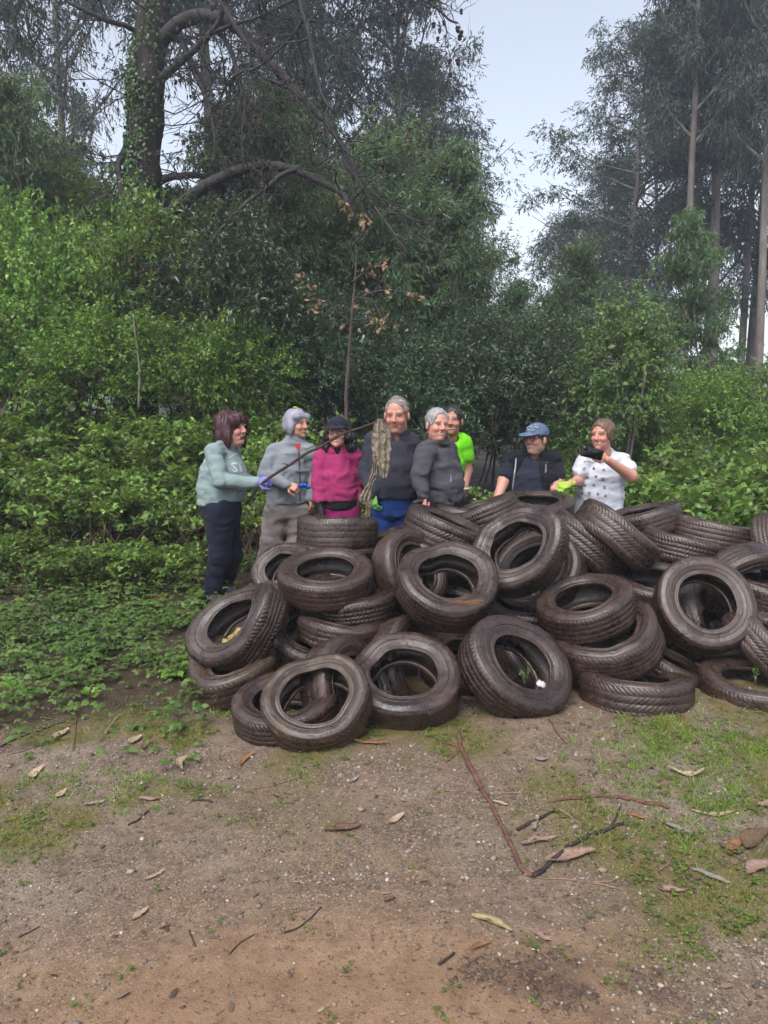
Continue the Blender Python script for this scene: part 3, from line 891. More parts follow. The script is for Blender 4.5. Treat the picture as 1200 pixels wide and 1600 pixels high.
# leaf litter and bark crumbs
M_LITTER = leaf_mat('litter', (0.022, 0.015, 0.012), (0.12, 0.078, 0.052), tip=(0.32, 0.25, 0.18), rough=0.8, trans=0.0)
def lm(x, y):
    return np.clip(0.16 + 0.9 * g_humus(x, y) * sstep(-0.5, -0.9, x) + 0.35 * sstep(0.5, 0.9, x) - 0.08 * g_sand(x, y), 0, 1)
xy = scatter(6500, 1.5, 6.5, lm, 141)
k = len(xy)
P = np.stack([xy[:, 0], xy[:, 1], hz(xy[:, 0], xy[:, 1]) + 0.004], 1)
a = g.random(k) * 6.283
D = np.stack([np.cos(a), np.sin(a), 0.08 * g.normal(size=k)], 1)
L = 0.007 + 0.034 * g.random(k) ** 3.2
mb = MB(); add_leaves(mb, P, D, np.stack([0.25 * g.normal(size=k), 0.25 * g.normal(size=k), np.ones(k)], 1), L, L * (0.12 + 0.4 * g.random(k)), shape='oval', fold=0.1, curl=-0.05)
tag(obj('leaf_litter', mb.mesh('leaf_litter', M_LITTER, smooth=False)), 'small brown leaf and bark crumbs scattered over the ground', 'leaf litter', kind='stuff')

# broad-leaved docks at the front edge of the weeds
M_DOCK = leaf_mat('leaf_dock', (0.05, 0.12, 0.016), (0.13, 0.27, 0.03), tip=(0.22, 0.38, 0.05), rough=0.4)
def dock(px, py, n, l, label):
    b = np.array(on_ground(px, py)); e = empty('dock_plant', tuple(b))
    lv, stm = MB(), MB()
    for i in range(n):
        a = i * 2.4 + g.normal() * 0.3
        el = R(g.uniform(18, 60)); ll = l * (0.6 + 0.6 * g.random())
        d = np.array([math.cos(a) * math.cos(el), math.sin(a) * math.cos(el), math.sin(el)])
        base = d * ll * 0.5
        stm.tube([np.zeros(3) - np.array([0, 0, 0.01]), base * 0.6 + np.array([0, 0, 0.01]), base], [0.003, 0.0025, 0.002], 5, False)
        mb = MB()
        nn = 7; t = np.linspace(0, 1, nn)
        s_ = unit(np.cross(d, np.array([0, 0, 1.0]))); up = np.cross(s_, d)
        ctr = base + np.outer(t * ll, d) - np.outer(t ** 2 * ll * 0.45, np.array([0, 0, 1.0]))
        hw_ = ll * 0.24 * np.sin(np.clip(t * 0.93 + 0.07, 0, 1) * math.pi) ** 0.7 + 0.001
        rows = [ctr + np.outer(hw_ * f, s_) + np.outer(hw_ * abs(f) * 0.35 + 0.006 * f * np.sin(t * 15 + i), up) for f in (-1, -0.5, 0, 0.5, 1)]
        V = np.stack(rows, 1).reshape(-1, 3)
        ii, jj = np.meshgrid(np.arange(nn - 1), np.arange(4), indexing='ij'); ii, jj = ii.ravel(), jj.ravel()
        mb.add(V, None, np.stack([ii * 5 + jj, (ii + 1) * 5 + jj, (ii + 1) * 5 + jj + 1, ii * 5 + jj + 1], 1))
        obj('leaf', mb.mesh('dock_leaf', M_DOCK), None, e)
    obj('stalks', stm.mesh('dock_stalks', M_CANE), None, e)['kind'] = 'stuff'
    tag(e, label, 'plant', 'broad leaved weeds at the edge of the track')
dock(272, 1058, 11, 0.10, 'broad leaved weed growing right beside the bottom left tyre')
dock(140, 1092, 7, 0.075, 'broad leaved weed at the front edge of the ground cover')
dock(28, 1082, 8, 0.10, 'broad leaved weed at the left edge of the frame')
dock(205, 1035, 8, 0.07, 'small broad leaved weed in the ground cover left of the pile')
dock(258, 968, 6, 0.07, 'small broad leaved weed near the boots of the woman with the stick')
# ================================================================== the old pine with bare arching limbs, ivy and the dead sapling
M_PINE = bark_mat('bark_pine', (0.013, 0.011, 0.011), (0.052, 0.042, 0.039), 7, 0.22, 1.0)
M_LIMB = bark_mat('bark_limb', (0.016, 0.014, 0.015), (0.062, 0.057, 0.057), 16, 0.6, 0.6)
M_CONE = plain_mat('cone', (0.045, 0.032, 0.026), 0.8)
g = np.random.default_rng(201)
YP = 11.0
root = empty('pine_tree', base_at(216, YP))
RB = np.array(root.location)
def lp(px, py, Y):
    return np.array(at(px, py, Y)) - RB
def smooth_path(P, n):
    P = np.array(P, float)
    t = np.linspace(0, len(P) - 1, n)
    out = []
    for u in t:
        i = min(int(u), len(P) - 2); f = u - i
        p0, p1, p2, p3 = P[max(i - 1, 0)], P[i], P[i + 1], P[min(i + 2, len(P) - 1)]
        out.append(0.5 * (2 * p1 + (p2 - p0) * f + (2 * p0 - 5 * p1 + 4 * p2 - p3) * f * f + (3 * p1 - p0 - 3 * p2 + p3) * f ** 3))
    return np.array(out)
tk = [lp(216, 640, YP) * np.array([1, 1, 0]) - np.array([0, 0, 0.4]), lp(214, 500, YP), lp(217, 400, YP), lp(222, 300, YP), lp(228, 200, YP), lp(233, 100, YP), lp(241, 0, YP), lp(247, -110, YP), lp(252, -260, YP)]
tp = smooth_path(tk, 40)
mb = MB()
mb.tube(tp, np.interp(np.linspace(0, 1, 40), [0, 0.1, 0.4, 0.75, 1], [0.34, 0.27, 0.235, 0.21, 0.15]) * (1 + 0.06 * g.normal(size=40)), 20)
obj('trunk', mb.mesh('pine_trunk', M_PINE), None, root)
limbs = [  # pixel path, distance at start and end, radii in pixels
    ([(240, 75), (262, 55), (285, 35), (310, 27), (340, 33), (370, 50), (400, 85), (430, 115), (462, 150), (490, 178), (515, 205), (535, 240), (552, 285)], 11, 9.6, 13, 4.0),
    ([(238, 135), (255, 120), (290, 90), (320, 62), (345, 30), (358, -15)], 11, 10.2, 8, 3.5),
    ([(325, 55), (360, 42), (400, 28), (440, 10), (490, -15)], 10.5, 9.8, 4, 2),
    ([(245, 60), (280, 65), (295, 95), (312, 130), (326, 160), (333, 190), (336, 222), (333, 258)], 11, 10.4, 5, 2.5),
    ([(240, 345), (262, 335), (285, 318), (315, 295), (345, 278), (375, 265), (410, 258), (445, 258), (480, 268), (515, 285), (540, 305), (552, 340)], 11, 9.4, 12, 5),
    ([(235, 285), (262, 278), (285, 274), (310, 272), (335, 280), (365, 290), (398, 306)], 11, 11.4, 8, 2.5),
    ([(470, 262), (440, 275), (410, 300), (380, 325), (350, 360), (320, 395), (292, 418)], 9.9, 9.2, 4.5, 3),
    ([(225, 170), (207, 212), (190, 240), (183, 258), (189, 290), (206, 324)], 11, 10.7, 6.5, 4),
    ([(342, -10), (358, 25), (385, 65), (396, 95), (412, 118), (440, 130), (462, 142)], 10.3, 9.8, 5, 2.5),
    ([(340, 45), (360, 78), (370, 115), (378, 145), (382, 172), (380, 212), (382, 268)], 10.5, 10.2, 4.5, 2.5),
    ([(465, -10), (480, 48), (489, 95), (500, 140), (520, 175)], 9.6, 9.4, 4, 2),
    ([(226, 55), (195, 40), (160, 28), (110, 2)], 11, 10.4, 5, 3),
    ([(500, -40), (560, -34), (610, -24), (650, -8), (682, 8), (702, 26), (718, 36)], 8.6, 8.4, 3.5, 1.5),
    ([(395, 100), (370, 118), (352, 140), (345, 160), (330, 172)], 10.2, 10.6, 3, 1.5),
    ([(475, 25), (452, 60), (420, 88), (382, 112)], 9.6, 10, 3, 1.5),
    ([(536, 245), (570, 300), (600, 345), (640, 400)], 9.6, 9.0, 4, 1.6),
    ([(498, 180), (540, 240), (575, 300), (640, 330)], 9.7, 9.3, 3, 1.2),
]
tips = []
tw = MB()
cone_pts = []
def twig(p, d, ln, r, depth):
    n = 5
    pts = [p]
    for i in range(n):
        d = unit(d + g.normal(size=3) * 0.32 + np.array([0, 0, 0.03 - 0.10 * (depth == 0)]))
        pts.append(pts[-1] + d * ln / n)
    tw.tube(pts, np.linspace(r, r * 0.35, n + 1), 4 if depth < 2 else 3, False)
    if depth < 2:
        for q in range(2 if depth else 3):
            i = g.integers(2, n + 1)
            twig(pts[i], unit(d + rdir(g, 1)[0] * 0.9), ln * (0.45 + 0.3 * g.random()), r * 0.5, depth + 1)
    if g.random() < 0.26:
        cone_pts.append(pts[g.integers(3, n + 1)])
for path, y0, y1, r0, r1 in limbs:
    yy = np.linspace(y0, y1, len(path))
    P = [lp(a_, b_, c_) for (a_, b_), c_ in zip(path, yy)]
    n = len(path) * 4
    pts = smooth_path(P, n) + np.cumsum(g.normal(size=(n, 3)), axis=0) * 0.004
    rad = 0.86 * np.linspace(r0 / ppm(y0), r1 / ppm(y1), n) * (1 + 0.05 * g.normal(size=n))
    mb = MB(); mb.tube(pts, rad, 10)
    obj('limb', mb.mesh('pine_limb', M_LIMB), None, root)
    for q in range(int(n * 0.36)):
        i = int(n * (0.18 + 0.8 * g.random()))
        i = min(i, n - 1)
        twig(pts[i], unit(rdir(g, 1)[0] * np.array([1, 0.8, 1]) + 0.5 * unit(pts[i] - pts[i - 1])), (0.55 + 0.6 * g.random()) * (0.38 if y0 < 9 else 1.0), min(0.011, rad[i] * 0.6), 0)
for q in range(26):        # dead twigs straight off the trunk
    i = g.integers(20, 39)
    twig(tp[i], unit(rdir(g, 1)[0] * np.array([1, 0.8, 0.4])), 1.0 + 1.0 * g.random(), 0.012, 0)
obj('twigs', tw.mesh('pine_twigs', M_LIMB), None, root)['kind'] = 'stuff'
rv_, rf_ = rock_base(0)
mb = MB()
for c in cone_pts:
    s_ = 0.020 + 0.010 * g.random()
    mb.add(rv_ * s_ * np.array([0.8, 0.8, 1.1]) * (0.75 + 0.5 * g.random((12, 1))) + c, rf_)
    mb.add(rv_ * s_ * np.array([1, 1, 0.6]) * (0.75 + 0.5 * g.random((12, 1))) + c + np.array([0, 0, 0.02]), rf_)
obj('cones', mb.mesh('pine_cones', M_CONE, smooth=False), None, root)['kind'] = 'stuff'
tag(root, 'old pine with thick dark trunk and bare arching limbs hung with cones', 'tree')

# ivy climbing the trunk
iv = empty('ivy', tuple(RB))
n = 13000
u = g.random(n) ** 1.3 * 0.74
i = u * 39
ii = np.clip(i.astype(int), 0, 38); f = (i - ii)[:, None]
c = tp[ii] * (1 - f) + tp[ii + 1] * f
a = g.normal(size=n) * 0.9 + math.pi * 1.15          # thicker on the left and front
keep = g.random(n) < np.clip(1.45 - u * 2.0 + 0.55 * vnoise(np.stack([a * 1.5, u * 16, 0 * u], -1), 7), 0, 1)
rr = 0.25 + 0.07 * g.random(n) * np.clip(1.6 - u * 2, 0.4, 2)
out = np.stack([np.cos(a), np.sin(a), 0 * a], 1)
P = (c + out * rr[:, None])[keep]; out = out[keep]; k = len(P)
D = unit(np.stack([g.normal(size=k) * 0.7, g.normal(size=k) * 0.7, -0.8 + 0.4 * g.normal(size=k)], 1))
L = 0.034 + 0.026 * g.random(k)
mb = MB(); add_leaves(mb, P, D, unit(out + 0.5 * rdir(g, k) + np.array([0, 0, 0.4])), L, L * 0.85, shape='oval', fold=0.1)
obj('leaves', mb.mesh('ivy_leaves', M_IVY, smooth=False), None, iv)
mb = MB()
for q in range(9):
    a0 = math.pi * 1.15 + g.normal() * 0.7
    pts = [tp[j] + np.array([math.cos(a0 + 0.2 * math.sin(j * 0.5 + q)), math.sin(a0 + 0.2 * math.sin(j * 0.5 + q)), 0]) * 0.245 for j in range(0, 24)]
    mb.tube(pts, np.linspace(0.014, 0.005, len(pts)), 5, False)
obj('vines', mb.mesh('ivy_vines', M_TWIG), None, iv)
tag(iv, 'ivy climbing the lower trunk of the old pine', 'ivy')

# dead sapling with withered leaves behind the magenta fleece
YS = 8.2
ds = empty('dead_sapling', base_at(543, YS))
RB = np.array(ds.location)
mb = MB()
sp = smooth_path([lp(543, 700, YS) * np.array([1, 1, 0]) - np.array([0, 0, 0.2]), lp(541, 640, YS), lp(545, 560, YS), lp(551, 480, YS), lp(556, 420, YS), lp(557, 360, YS)], 26)
mb.tube(sp, np.linspace(0.027, 0.004, 26), 8)
obj('trunk', mb.mesh('sapling_trunk', bark_mat('bark_sapling', (0.035, 0.026, 0.023), (0.10, 0.078, 0.066), 18, 0.3, 0.5)), None, ds)
mb = MB(); lv = MB()
for path in ([(548, 505), (530, 490), (505, 465), (485, 445), (470, 430)], [(552, 470), (590, 455), (620, 455), (655, 462)], [(553, 440), (575, 420), (592, 412)], [(552, 465), (580, 470), (596, 495), (600, 510)],
             [(505, 465), (490, 470), (478, 478)], [(556, 380), (575, 350), (565, 330)], [(556, 350), (540, 320), (528, 300)], [(549, 500), (585, 500), (628, 512)]):
    pts = smooth_path([lp(a_, b_, YS - 0.25 * q / len(path)) for q, (a_, b_) in enumerate(path)], 14)
    mb.tube(pts, np.linspace(0.012, 0.003, 14), 5)
    for q in range(11):
        p = pts[g.integers(3, 14)] + g.normal(size=3) * 0.055
        k = g.integers(1, 4)
        add_leaves(lv, np.repeat(p[None], k, 0), unit(g.normal(size=(k, 3)) * np.array([0.8, 0.8, 0.5]) + np.array([0, 0, -0.8])), rdir(g, k), 0.042 + 0.035 * g.random(k), 0.026 + 0.014 * g.random(k), shape='oval', fold=0.35, curl=0.45)
obj('branches', mb.mesh('sapling_branches', M_LIMB), None, ds)
obj('withered_leaves', lv.mesh('sapling_leaves', M_DEADLEAF, smooth=False), None, ds)
tag(ds, 'dead sapling with withered brown leaves behind the woman in magenta', 'tree')

# fern fiddleheads, loose dry canes and a pale broken stick on the left bank
mb = MB()
root = empty('broken_branch', tuple(at(212, 640, 8.3)))
RB = np.array(root.location)
mb.tube(smooth_path([lp(216, 640, 8.3), lp(218, 580, 8.3), lp(212, 530, 8.3), lp(208, 490, 8.3)], 12), np.linspace(0.012, 0.007, 12), 7)
obj('stem', mb.mesh('pale_stem', bark_mat('bark_pale', (0.13, 0.11, 0.095), (0.26, 0.23, 0.20), 20, 0.4)), None, root)
tag(root, 'pale broken upright branch standing in the left shrubs', 'branch')
M_STRAW = bark_mat('straw', (0.09, 0.058, 0.04), (0.22, 0.15, 0.105), 20, 0.5, 0.2)
mb = MB()
for q in range(150):
    x = g.uniform(-3.2, -0.75) if q < 70 else g.uniform(-1.75, -0.85); y = 6.6 + 0.5 * g.random() + (0.15 if x > -2 else 0)
    z = gz(x, y)
    p0 = np.array([x, y, z + 0.02 + 0.55 * g.random()])
    p1 = p0 + np.array([g.normal() * 0.2, -0.1 - 0.15 * g.random(), -0.25 + 0.3 * g.normal()])
    p1[2] = max(p1[2], gz(p1[0], p1[1]) + 0.01)
    mb.tube(wander(g, p0, p1, 5, 0.02), np.linspace(0.0035, 0.002, 5), 4, False)
tag(obj('dry_stalks', mb.mesh('dry_stalks', M_STRAW)), 'dry brown stalks tangled on the bank behind the left women', 'stalks', kind='stuff')
# ================================================================== THE TYRES
def tyre_mat(name, mud, tint=(0.0095, 0.0062, 0.0063), mudc=(0.056, 0.0325, 0.0240), mud2=(0.140, 0.084, 0.054)):
    m = NT(name)
    oc = m.coord('Object')
    info = m.n('ShaderNodeObjectInfo')
    off = m.n('ShaderNodeVectorMath', operation='ADD')
    m.l(oc, off.inputs[0])
    rv = m.n('ShaderNodeVectorMath', operation='SCALE'); rv.inputs[0].default_value = (13, 7, 5)
    m.l(info.outputs['Random'], rv.inputs['Scale'])
    m.l(rv.outputs[0], off.inputs[1])
    v = off.outputs[0]
    n1 = m.noise(5.5, 6, 0.68, v, 0.6)
    n2 = m.noise(28, 5, 0.7, v)
    n3 = m.noise(160, 3, 0.7, v)
    rub = m.mix(n2, tint, tuple(t * 2.3 for t in tint))
    f = m.ramp(m.math('ADD', m.math('MULTIPLY', n1, 0.75), m.math('MULTIPLY', n2, 0.3)), [(0.52 - mud * 0.22, 0.0), (0.70 - mud * 0.18, 1.0)])
    dirt = m.mix(m.ramp(n2, [(0.3, 0.0), (0.8, 1.0)]), tuple(c * 0.6 for c in mudc), mudc)
    c = m.mix(m.math('MULTIPLY', f, 0.92), rub, dirt)
    f2 = m.ramp(m.math('ADD', m.math('MULTIPLY', n1, 0.5), m.math('MULTIPLY', n2, 0.55)), [(0.64 - mud * 0.06, 0.0), (0.74, 1.0)])
    c = m.mix(m.math('MULTIPLY', f2, 0.35 + 0.5 * mud), c, mud2)
    sp = m.ramp(n3, [(0.70, 0.0), (0.78, 1.0)])
    c = m.mix(m.math('MULTIPLY', sp, 0.35), c, (0.12, 0.085, 0.066))
    ro = m.ramp(m.math('ADD', m.math('MULTIPLY', n1, 0.55), m.math('MULTIPLY', n2, 0.45)), [(0.36, 0.14), (0.52, 0.36), (0.66, 0.70)])
    hgt = m.math('ADD', m.math('MULTIPLY', f, 0.8), m.math('ADD', m.math('MULTIPLY', n2, 0.5), m.math('MULTIPLY', n3, 0.25)))
    return m.done(m.bsdf(c, ro, m.bump(hgt, 0.5, 0.006), spec=0.55))
TYM = [tyre_mat('rubber_wet', 0.60), tyre_mat('rubber_muddy', 0.88), tyre_mat('rubber_caked', 1.0, mudc=(0.060, 0.037, 0.024), mud2=(0.20, 0.125, 0.062))]

def tyre_geo(Ro, w, ri, tread, deform, seed):
    """returns (carcass, tread, bead) mesh builders; axis along local z"""
    ri = ri * 0.93
    hw = w / 2
    dr = Ro - ri
    Rt = Ro - 0.007
    prof = [(ri + 0.002, 0.60), (ri, 0.72), (ri + 0.006, 0.80), (ri + 0.016, 0.815), (ri + 0.020, 0.79), (ri + 0.024, 0.83),
            (ri + dr * 0.34, 0.955), (ri + dr * 0.50, 1.0), (ri + dr * 0.62, 1.0), (ri + dr * 0.66, 1.012), (ri + dr * 0.69, 0.99), (ri + dr * 0.80, 0.955), (ri + dr * 0.90, 0.885), (Rt - 0.004, 0.80), (Rt, 0.70), (Rt + 0.002, 0.35)]
    out = [(r, a * hw) for r, a in prof] + [(Rt + 0.0025, 0)] + [(r, -a * hw) for r, a in prof[::-1]]
    inn = [(ri + 0.012, -0.58), (ri + dr * 0.35, -0.86), (ri + dr * 0.55, -0.90), (Rt - 0.018, -0.66), (Rt - 0.013, 0), (Rt - 0.018, 0.66), (ri + dr * 0.55, 0.90), (ri + dr * 0.35, 0.86), (ri + 0.012, 0.58)]
    pr = np.array(out + [(r, a * hw) for r, a in inn])
    ns, npf = 72, len(pr)
    th = np.arange(ns) * 2 * np.pi / ns
    V = np.stack([pr[None, :, 0] * np.cos(th)[:, None], pr[None, :, 0] * np.sin(th)[:, None], np.broadcast_to(pr[None, :, 1], (ns, npf))], -1).reshape(-1, 3)
    i, j = np.meshgrid(np.arange(ns), np.arange(npf), indexing='ij')
    i, j = i.ravel(), j.ravel(); i2, j2 = (i + 1) % ns, (j + 1) % npf
    F = np.stack([i * npf + j, i2 * npf + j, i2 * npf + j2, i * npf + j2], 1)
    car = MB().add(deform(V), None, F)
    # tread band: ribs parted by grooves, cross cuts pressed into it
    T = MB()
    nb, edges, skew, gap = tread
    wear = (0.22, 0.65, 0.40)[seed % 3]
    rows = [(-0.86, -0.016, 0)]
    for q in range(len(edges) - 1):
        sh = q in (0, len(edges) - 2)
        e0, e1 = edges[q], edges[q + 1]
        gv = 0.012
        drop0 = 0.0045 if q == 0 else 0.0
        drop1 = 0.0045 if q == len(edges) - 2 else 0.0
        cut = (0.0022 if sh else 0.0009) * wear
        rows += [(e0 + gv, -drop0, cut), (e1 - gv, -drop1, cut)]
        if q < len(edges) - 2:
            rows += [(e1, -0.0026 * wear, 0)]
    rows.append((0.86, -0.016, 0))
    na = nb * 4
    ph = np.arange(na)
    av = (ph // 4 + np.choose(ph % 4, [0.0, gap, gap * 1.35, 1 - gap * 0.35])) * 2 * np.pi / nb
    cutm = np.choose(ph % 4, [1.0, 1.0, 0.0, 0.0])
    TV = []
    for zf, dr_, cut in rows:
        r_ = Rt + 0.0044 + dr_ - cut * cutm
        a_ = av + skew * 0.16 * np.sin(zf * 4.0)
        TV.append(np.stack([r_ * np.cos(a_), r_ * np.sin(a_), np.full(na, zf * hw)], -1))
    TV = np.concatenate(TV)
    i, j = np.meshgrid(np.arange(len(rows) - 1), np.arange(na), indexing='ij'); i, j = i.ravel(), j.ravel(); j2 = (j + 1) % na
    T.add(deform(TV), None, np.stack([i * na + j, i * na + j2, (i + 1) * na + j2, (i + 1) * na + j], 1))
    # bead rings at both rims
    B = MB()
    for s in (-1, 1):
        for rr, zz, t in ((ri + 0.004, 0.76, 0.006), (ri + dr * 0.43, 0.985, 0.0035)):
            a = np.arange(ns) * 2 * np.pi / ns
            bprof = np.array([(math.cos(x), math.sin(x)) for x in np.arange(6) * math.pi / 3]) * t
            Vb = np.stack([(rr + bprof[None, :, 0]) * np.cos(a)[:, None], (rr + bprof[None, :, 0]) * np.sin(a)[:, None], np.broadcast_to(s * zz * hw + bprof[None, :, 1], (ns, 6))], -1).reshape(-1, 3)
            i, j = np.meshgrid(np.arange(ns), np.arange(6), indexing='ij'); i, j = i.ravel(), j.ravel(); i2, j2 = (i + 1) % ns, (j + 1) % 6
            B.add(deform(Vb), None, np.stack([i * 6 + j, i2 * 6 + j, i2 * 6 + j2, i * 6 + j2], 1))
    return car, T, B

TREADS = [(70, (-0.80, -0.42, -0.14, 0.14, 0.42, 0.80), 0.5, 0.07), (64, (-0.80, -0.40, 0.0, 0.40, 0.80), 0.9, 0.06), (78, (-0.80, -0.50, -0.18, 0.18, 0.50, 0.80), 0.25, 0.08)]
def make_deform(seed, ell=0.0, ell_a=0.0, saddle=0.0, sad_a=0.0, dents=(), flat=0.0, lump=0.006):
    def f(V):
        V = np.array(V, float)
        th = np.arctan2(V[:, 1], V[:, 0]); r = np.hypot(V[:, 0], V[:, 1])
        rel = np.clip(r / 0.29, 0, 1.2)
        dr = np.zeros(len(V)); dz = np.zeros(len(V))
        dr += r * ell * np.cos(2 * (th - ell_a))
        dz += saddle * rel ** 2 * np.cos(2 * (th - sad_a))
        for (a, wdt, depth, ax) in dents:           # angle, angular width, inward push, axial push
            d = np.angle(np.exp(1j * (th - a)))
            gss = np.exp(-(d / wdt) ** 2)
            dr -= depth * gss * rel
            dz += ax * gss * rel
        if flat:
            V[:, 2] *= 1 - flat * (0.6 + 0.4 * np.cos(th - ell_a))
        P = np.stack([np.cos(th) * 1.6, np.sin(th) * 1.6, V[:, 2] * 9], -1)
        dr += lump * vnoise(P + seed * 3.1, seed)
        dz += lump * 0.8 * vnoise(P * 1.3 + seed * 5.7 + 9, seed + 1)
        return np.stack([(r + dr) * np.cos(th), (r + dr) * np.sin(th), V[:, 2] + dz], -1)
    return f
_tyre_cache = {}
def tyre(label, px, py, Y, n, Ro=0.285, w=0.185, ri=0.185, mat=0, tread=0, spin=None, deform=None, seed=0):
    scl = (1, 1, 1)
    if deform is None:
        key = (tread, seed % 3)
        if key not in _tyre_cache:
            _tyre_cache[key] = [b.mesh('tyre_' + nm) for b, nm in zip(tyre_geo(0.285, 0.185, 0.178, TREADS[tread], make_deform(seed % 3 + 1, 0.012, 0.6, 0.006, 1.0), seed), ('carcass', 'tread', 'bead'))]
        mes = _tyre_cache[key]
        scl = (Ro / 0.285, Ro / 0.285, w / 0.185)
    else:
        mes = [b.mesh('tyre_' + nm) for b, nm in zip(tyre_geo(Ro, w, ri, TREADS[tread], deform, seed), ('carcass', 'tread', 'bead'))]
    n = Vector(n).normalized()
    e = empty('tyre', at(px, py, Y))
    q = n.to_track_quat('Z', 'Y')
    e.rotation_mode = 'QUATERNION'
    sp = random.random() * 6.283 if spin is None else spin
    e.rotation_quaternion = q @ Vector((0, 0, 1)).rotation_difference(Vector((0, 0, 1))) @ Matrix.Rotation(sp, 4, 'Z').to_quaternion()
    for me, nm in zip(mes, ('sidewall', 'tread', 'bead')):
        if len(me.materials) == 0:
            me.materials.append(TYM[mat])
        o = link(bpy.data.objects.new(nm, me), e)
        o.material_slots[0].link = 'OBJECT'
        o.material_slots[0].material = TYM[mat]
    e.scale = scl
    return tag(e, label, 'tyre', 'muddy old car tyres heaped in a pile')
def nv(elev, az=0.0):
    e, a = R(elev), R(az)
    return (math.sin(a) * math.cos(e), -math.cos(a) * math.cos(e), math.sin(e))
def roll(slope, fwd=0.0):
    """axis of a tyre whose band runs down to the right by slope degrees; fwd tips its face to the camera"""
    s, f = R(slope), R(fwd)
    return (math.sin(s) * math.cos(f), -math.sin(f), math.cos(s) * math.cos(f))
D_ = make_deform
# front row
tyre('dark tyre lying flat at the front left, half covered by the tan muddy one', 447, 1108, 3.60, nv(80, -25), 0.265, 0.17, 0.165, 0, 0, seed=1)
tyre('tan mud caked bent tyre at the front left leaning on its neighbours', 496, 1098, 3.46, nv(54, -8), 0.252, 0.175, 0.168, 2, 1, spin=0.0, deform=D_(5, 0.03, 0.5, 0.010, 0.3, dents=((1.9, 0.4, 0.010, -0.028),), lump=0.009), seed=2)
tyre('dark wet tyre with round face at the front centre of the pile', 632, 1064, 3.72, nv(62, 3), 0.288, 0.165, 0.178, 0, 2, spin=0.0, deform=D_(7, 0.02, 0.3, 0.012, 1.2, dents=((2.6, 0.28, 0.004, -0.028),), lump=0.008), seed=3)
tyre('dark tyre at the front leaning right with a small white disc inside', 805, 1045, 3.82, (0.42, -0.58, 0.70), 0.292, 0.185, 0.172, 0, 2, spin=0.0, deform=D_(9, 0.05, -0.7, 0.01, 0.3, lump=0.008), seed=4)
tyre('brown tyre lying flat at the front, right of the leaning one', 992, 1083, 3.92, roll(2, -9), 0.295, 0.20, 0.20, 1, 1, seed=5)
tyre('flat tyre at the right front corner with a weed growing inside', 1178, 1082, 3.98, roll(1, 3), 0.29, 0.20, 0.19, 1, 2, seed=6)
# second row
tyre('badly twisted tyre on the left flank of the pile with yellow scraps inside', 374, 978, 4.08, (-0.52, -0.52, 0.62), 0.268, 0.185, 0.150, 0, 0, spin=0.0, deform=D_(11, 0.11, 0.95, 0.040, 0.55, dents=((1.5, 0.5, 0.015, -0.040), (4.0, 0.5, 0.0, 0.02)), lump=0.012), seed=7)
tyre('tan streaked tyre at the bottom left under the twisted one', 366, 1049, 4.02, nv(76, -15), 0.262, 0.20, 0.15, 2, 1, deform=D_(13, 0.04, 0, 0.03, 0.8, lump=0.016), seed=8)
tyre('tyre with clear round hole lying on the left of the pile, facing up', 509, 905, 4.42, nv(75, 2), 0.285, 0.175, 0.165, 1, 2, seed=9)
tyre('tyre directly under the round holed one on the left', 545, 938, 4.46, nv(80, 20), 0.285, 0.18, 0.17, 0, 0, deform=D_(15, 0.03, 1, 0.02, 0.4, lump=0.012), seed=10)
tyre('crushed thin tyre with a torn pale rim in the left middle', 537, 978, 4.30, roll(4, 2), 0.278, 0.15, 0.17, 1, 1, spin=0.0, deform=D_(17, 0.03, 0, 0.02, 0, dents=((4.4, 0.35, 0.01, 0.03),), flat=0.45, lump=0.018), seed=11)
tyre('dark tyre low on the left, behind the crushed thin one', 487, 1003, 4.30, (0.25, -0.35, 0.9), 0.275, 0.18, 0.17, 0, 0, seed=12)
tyre('tyre standing on edge in the gap above the tan one', 523, 1075, 4.02, (0.95, -0.22, 0.1), 0.262, 0.16, 0.17, 1, 0, seed=13)
tyre('large open tyre in the middle with brown pine needles on its rim', 697, 912, 4.22, nv(56, 14), 0.292, 0.185, 0.185, 0, 2, spin=0.0, deform=D_(19, 0.03, 0.8, 0.018, 0.2, dents=((1.75, 0.3, 0.022, -0.02),), lump=0.010), seed=14)
# top left stack
tyre('uppermost tyre of the stack in front of the woman in magenta', 527, 834, 5.38, roll(2, -8), 0.292, 0.235, 0.18, 0, 2, seed=15)
tyre('tyre under the uppermost one of the left stack', 524, 872, 5.34, roll(3, -4), 0.298, 0.20, 0.18, 1, 1, seed=16)
tyre('tyre at the base of the left stack', 530, 915, 5.20, roll(-4, 4), 0.292, 0.20, 0.18, 1, 0, seed=17)
tyre('tyre between the left stack and the big slanting one', 612, 858, 5.62, roll(-8, 4), 0.28, 0.18, 0.18, 1, 0, seed=18)
tyre('big slanting tyre in front of the two men in grey', 697, 833, 4.98, roll(22, 2), 0.295, 0.20, 0.18, 0, 1, seed=19)
tyre('tyre lying under the big slanting one', 668, 862, 4.95, roll(16, 3), 0.285, 0.19, 0.18, 1, 0, seed=20)
tyre('tyre on edge peeking out left of the large open one', 640, 893, 4.62, (0.66, -0.62, 0.42), 0.26, 0.17, 0.16, 1, 0, seed=21)
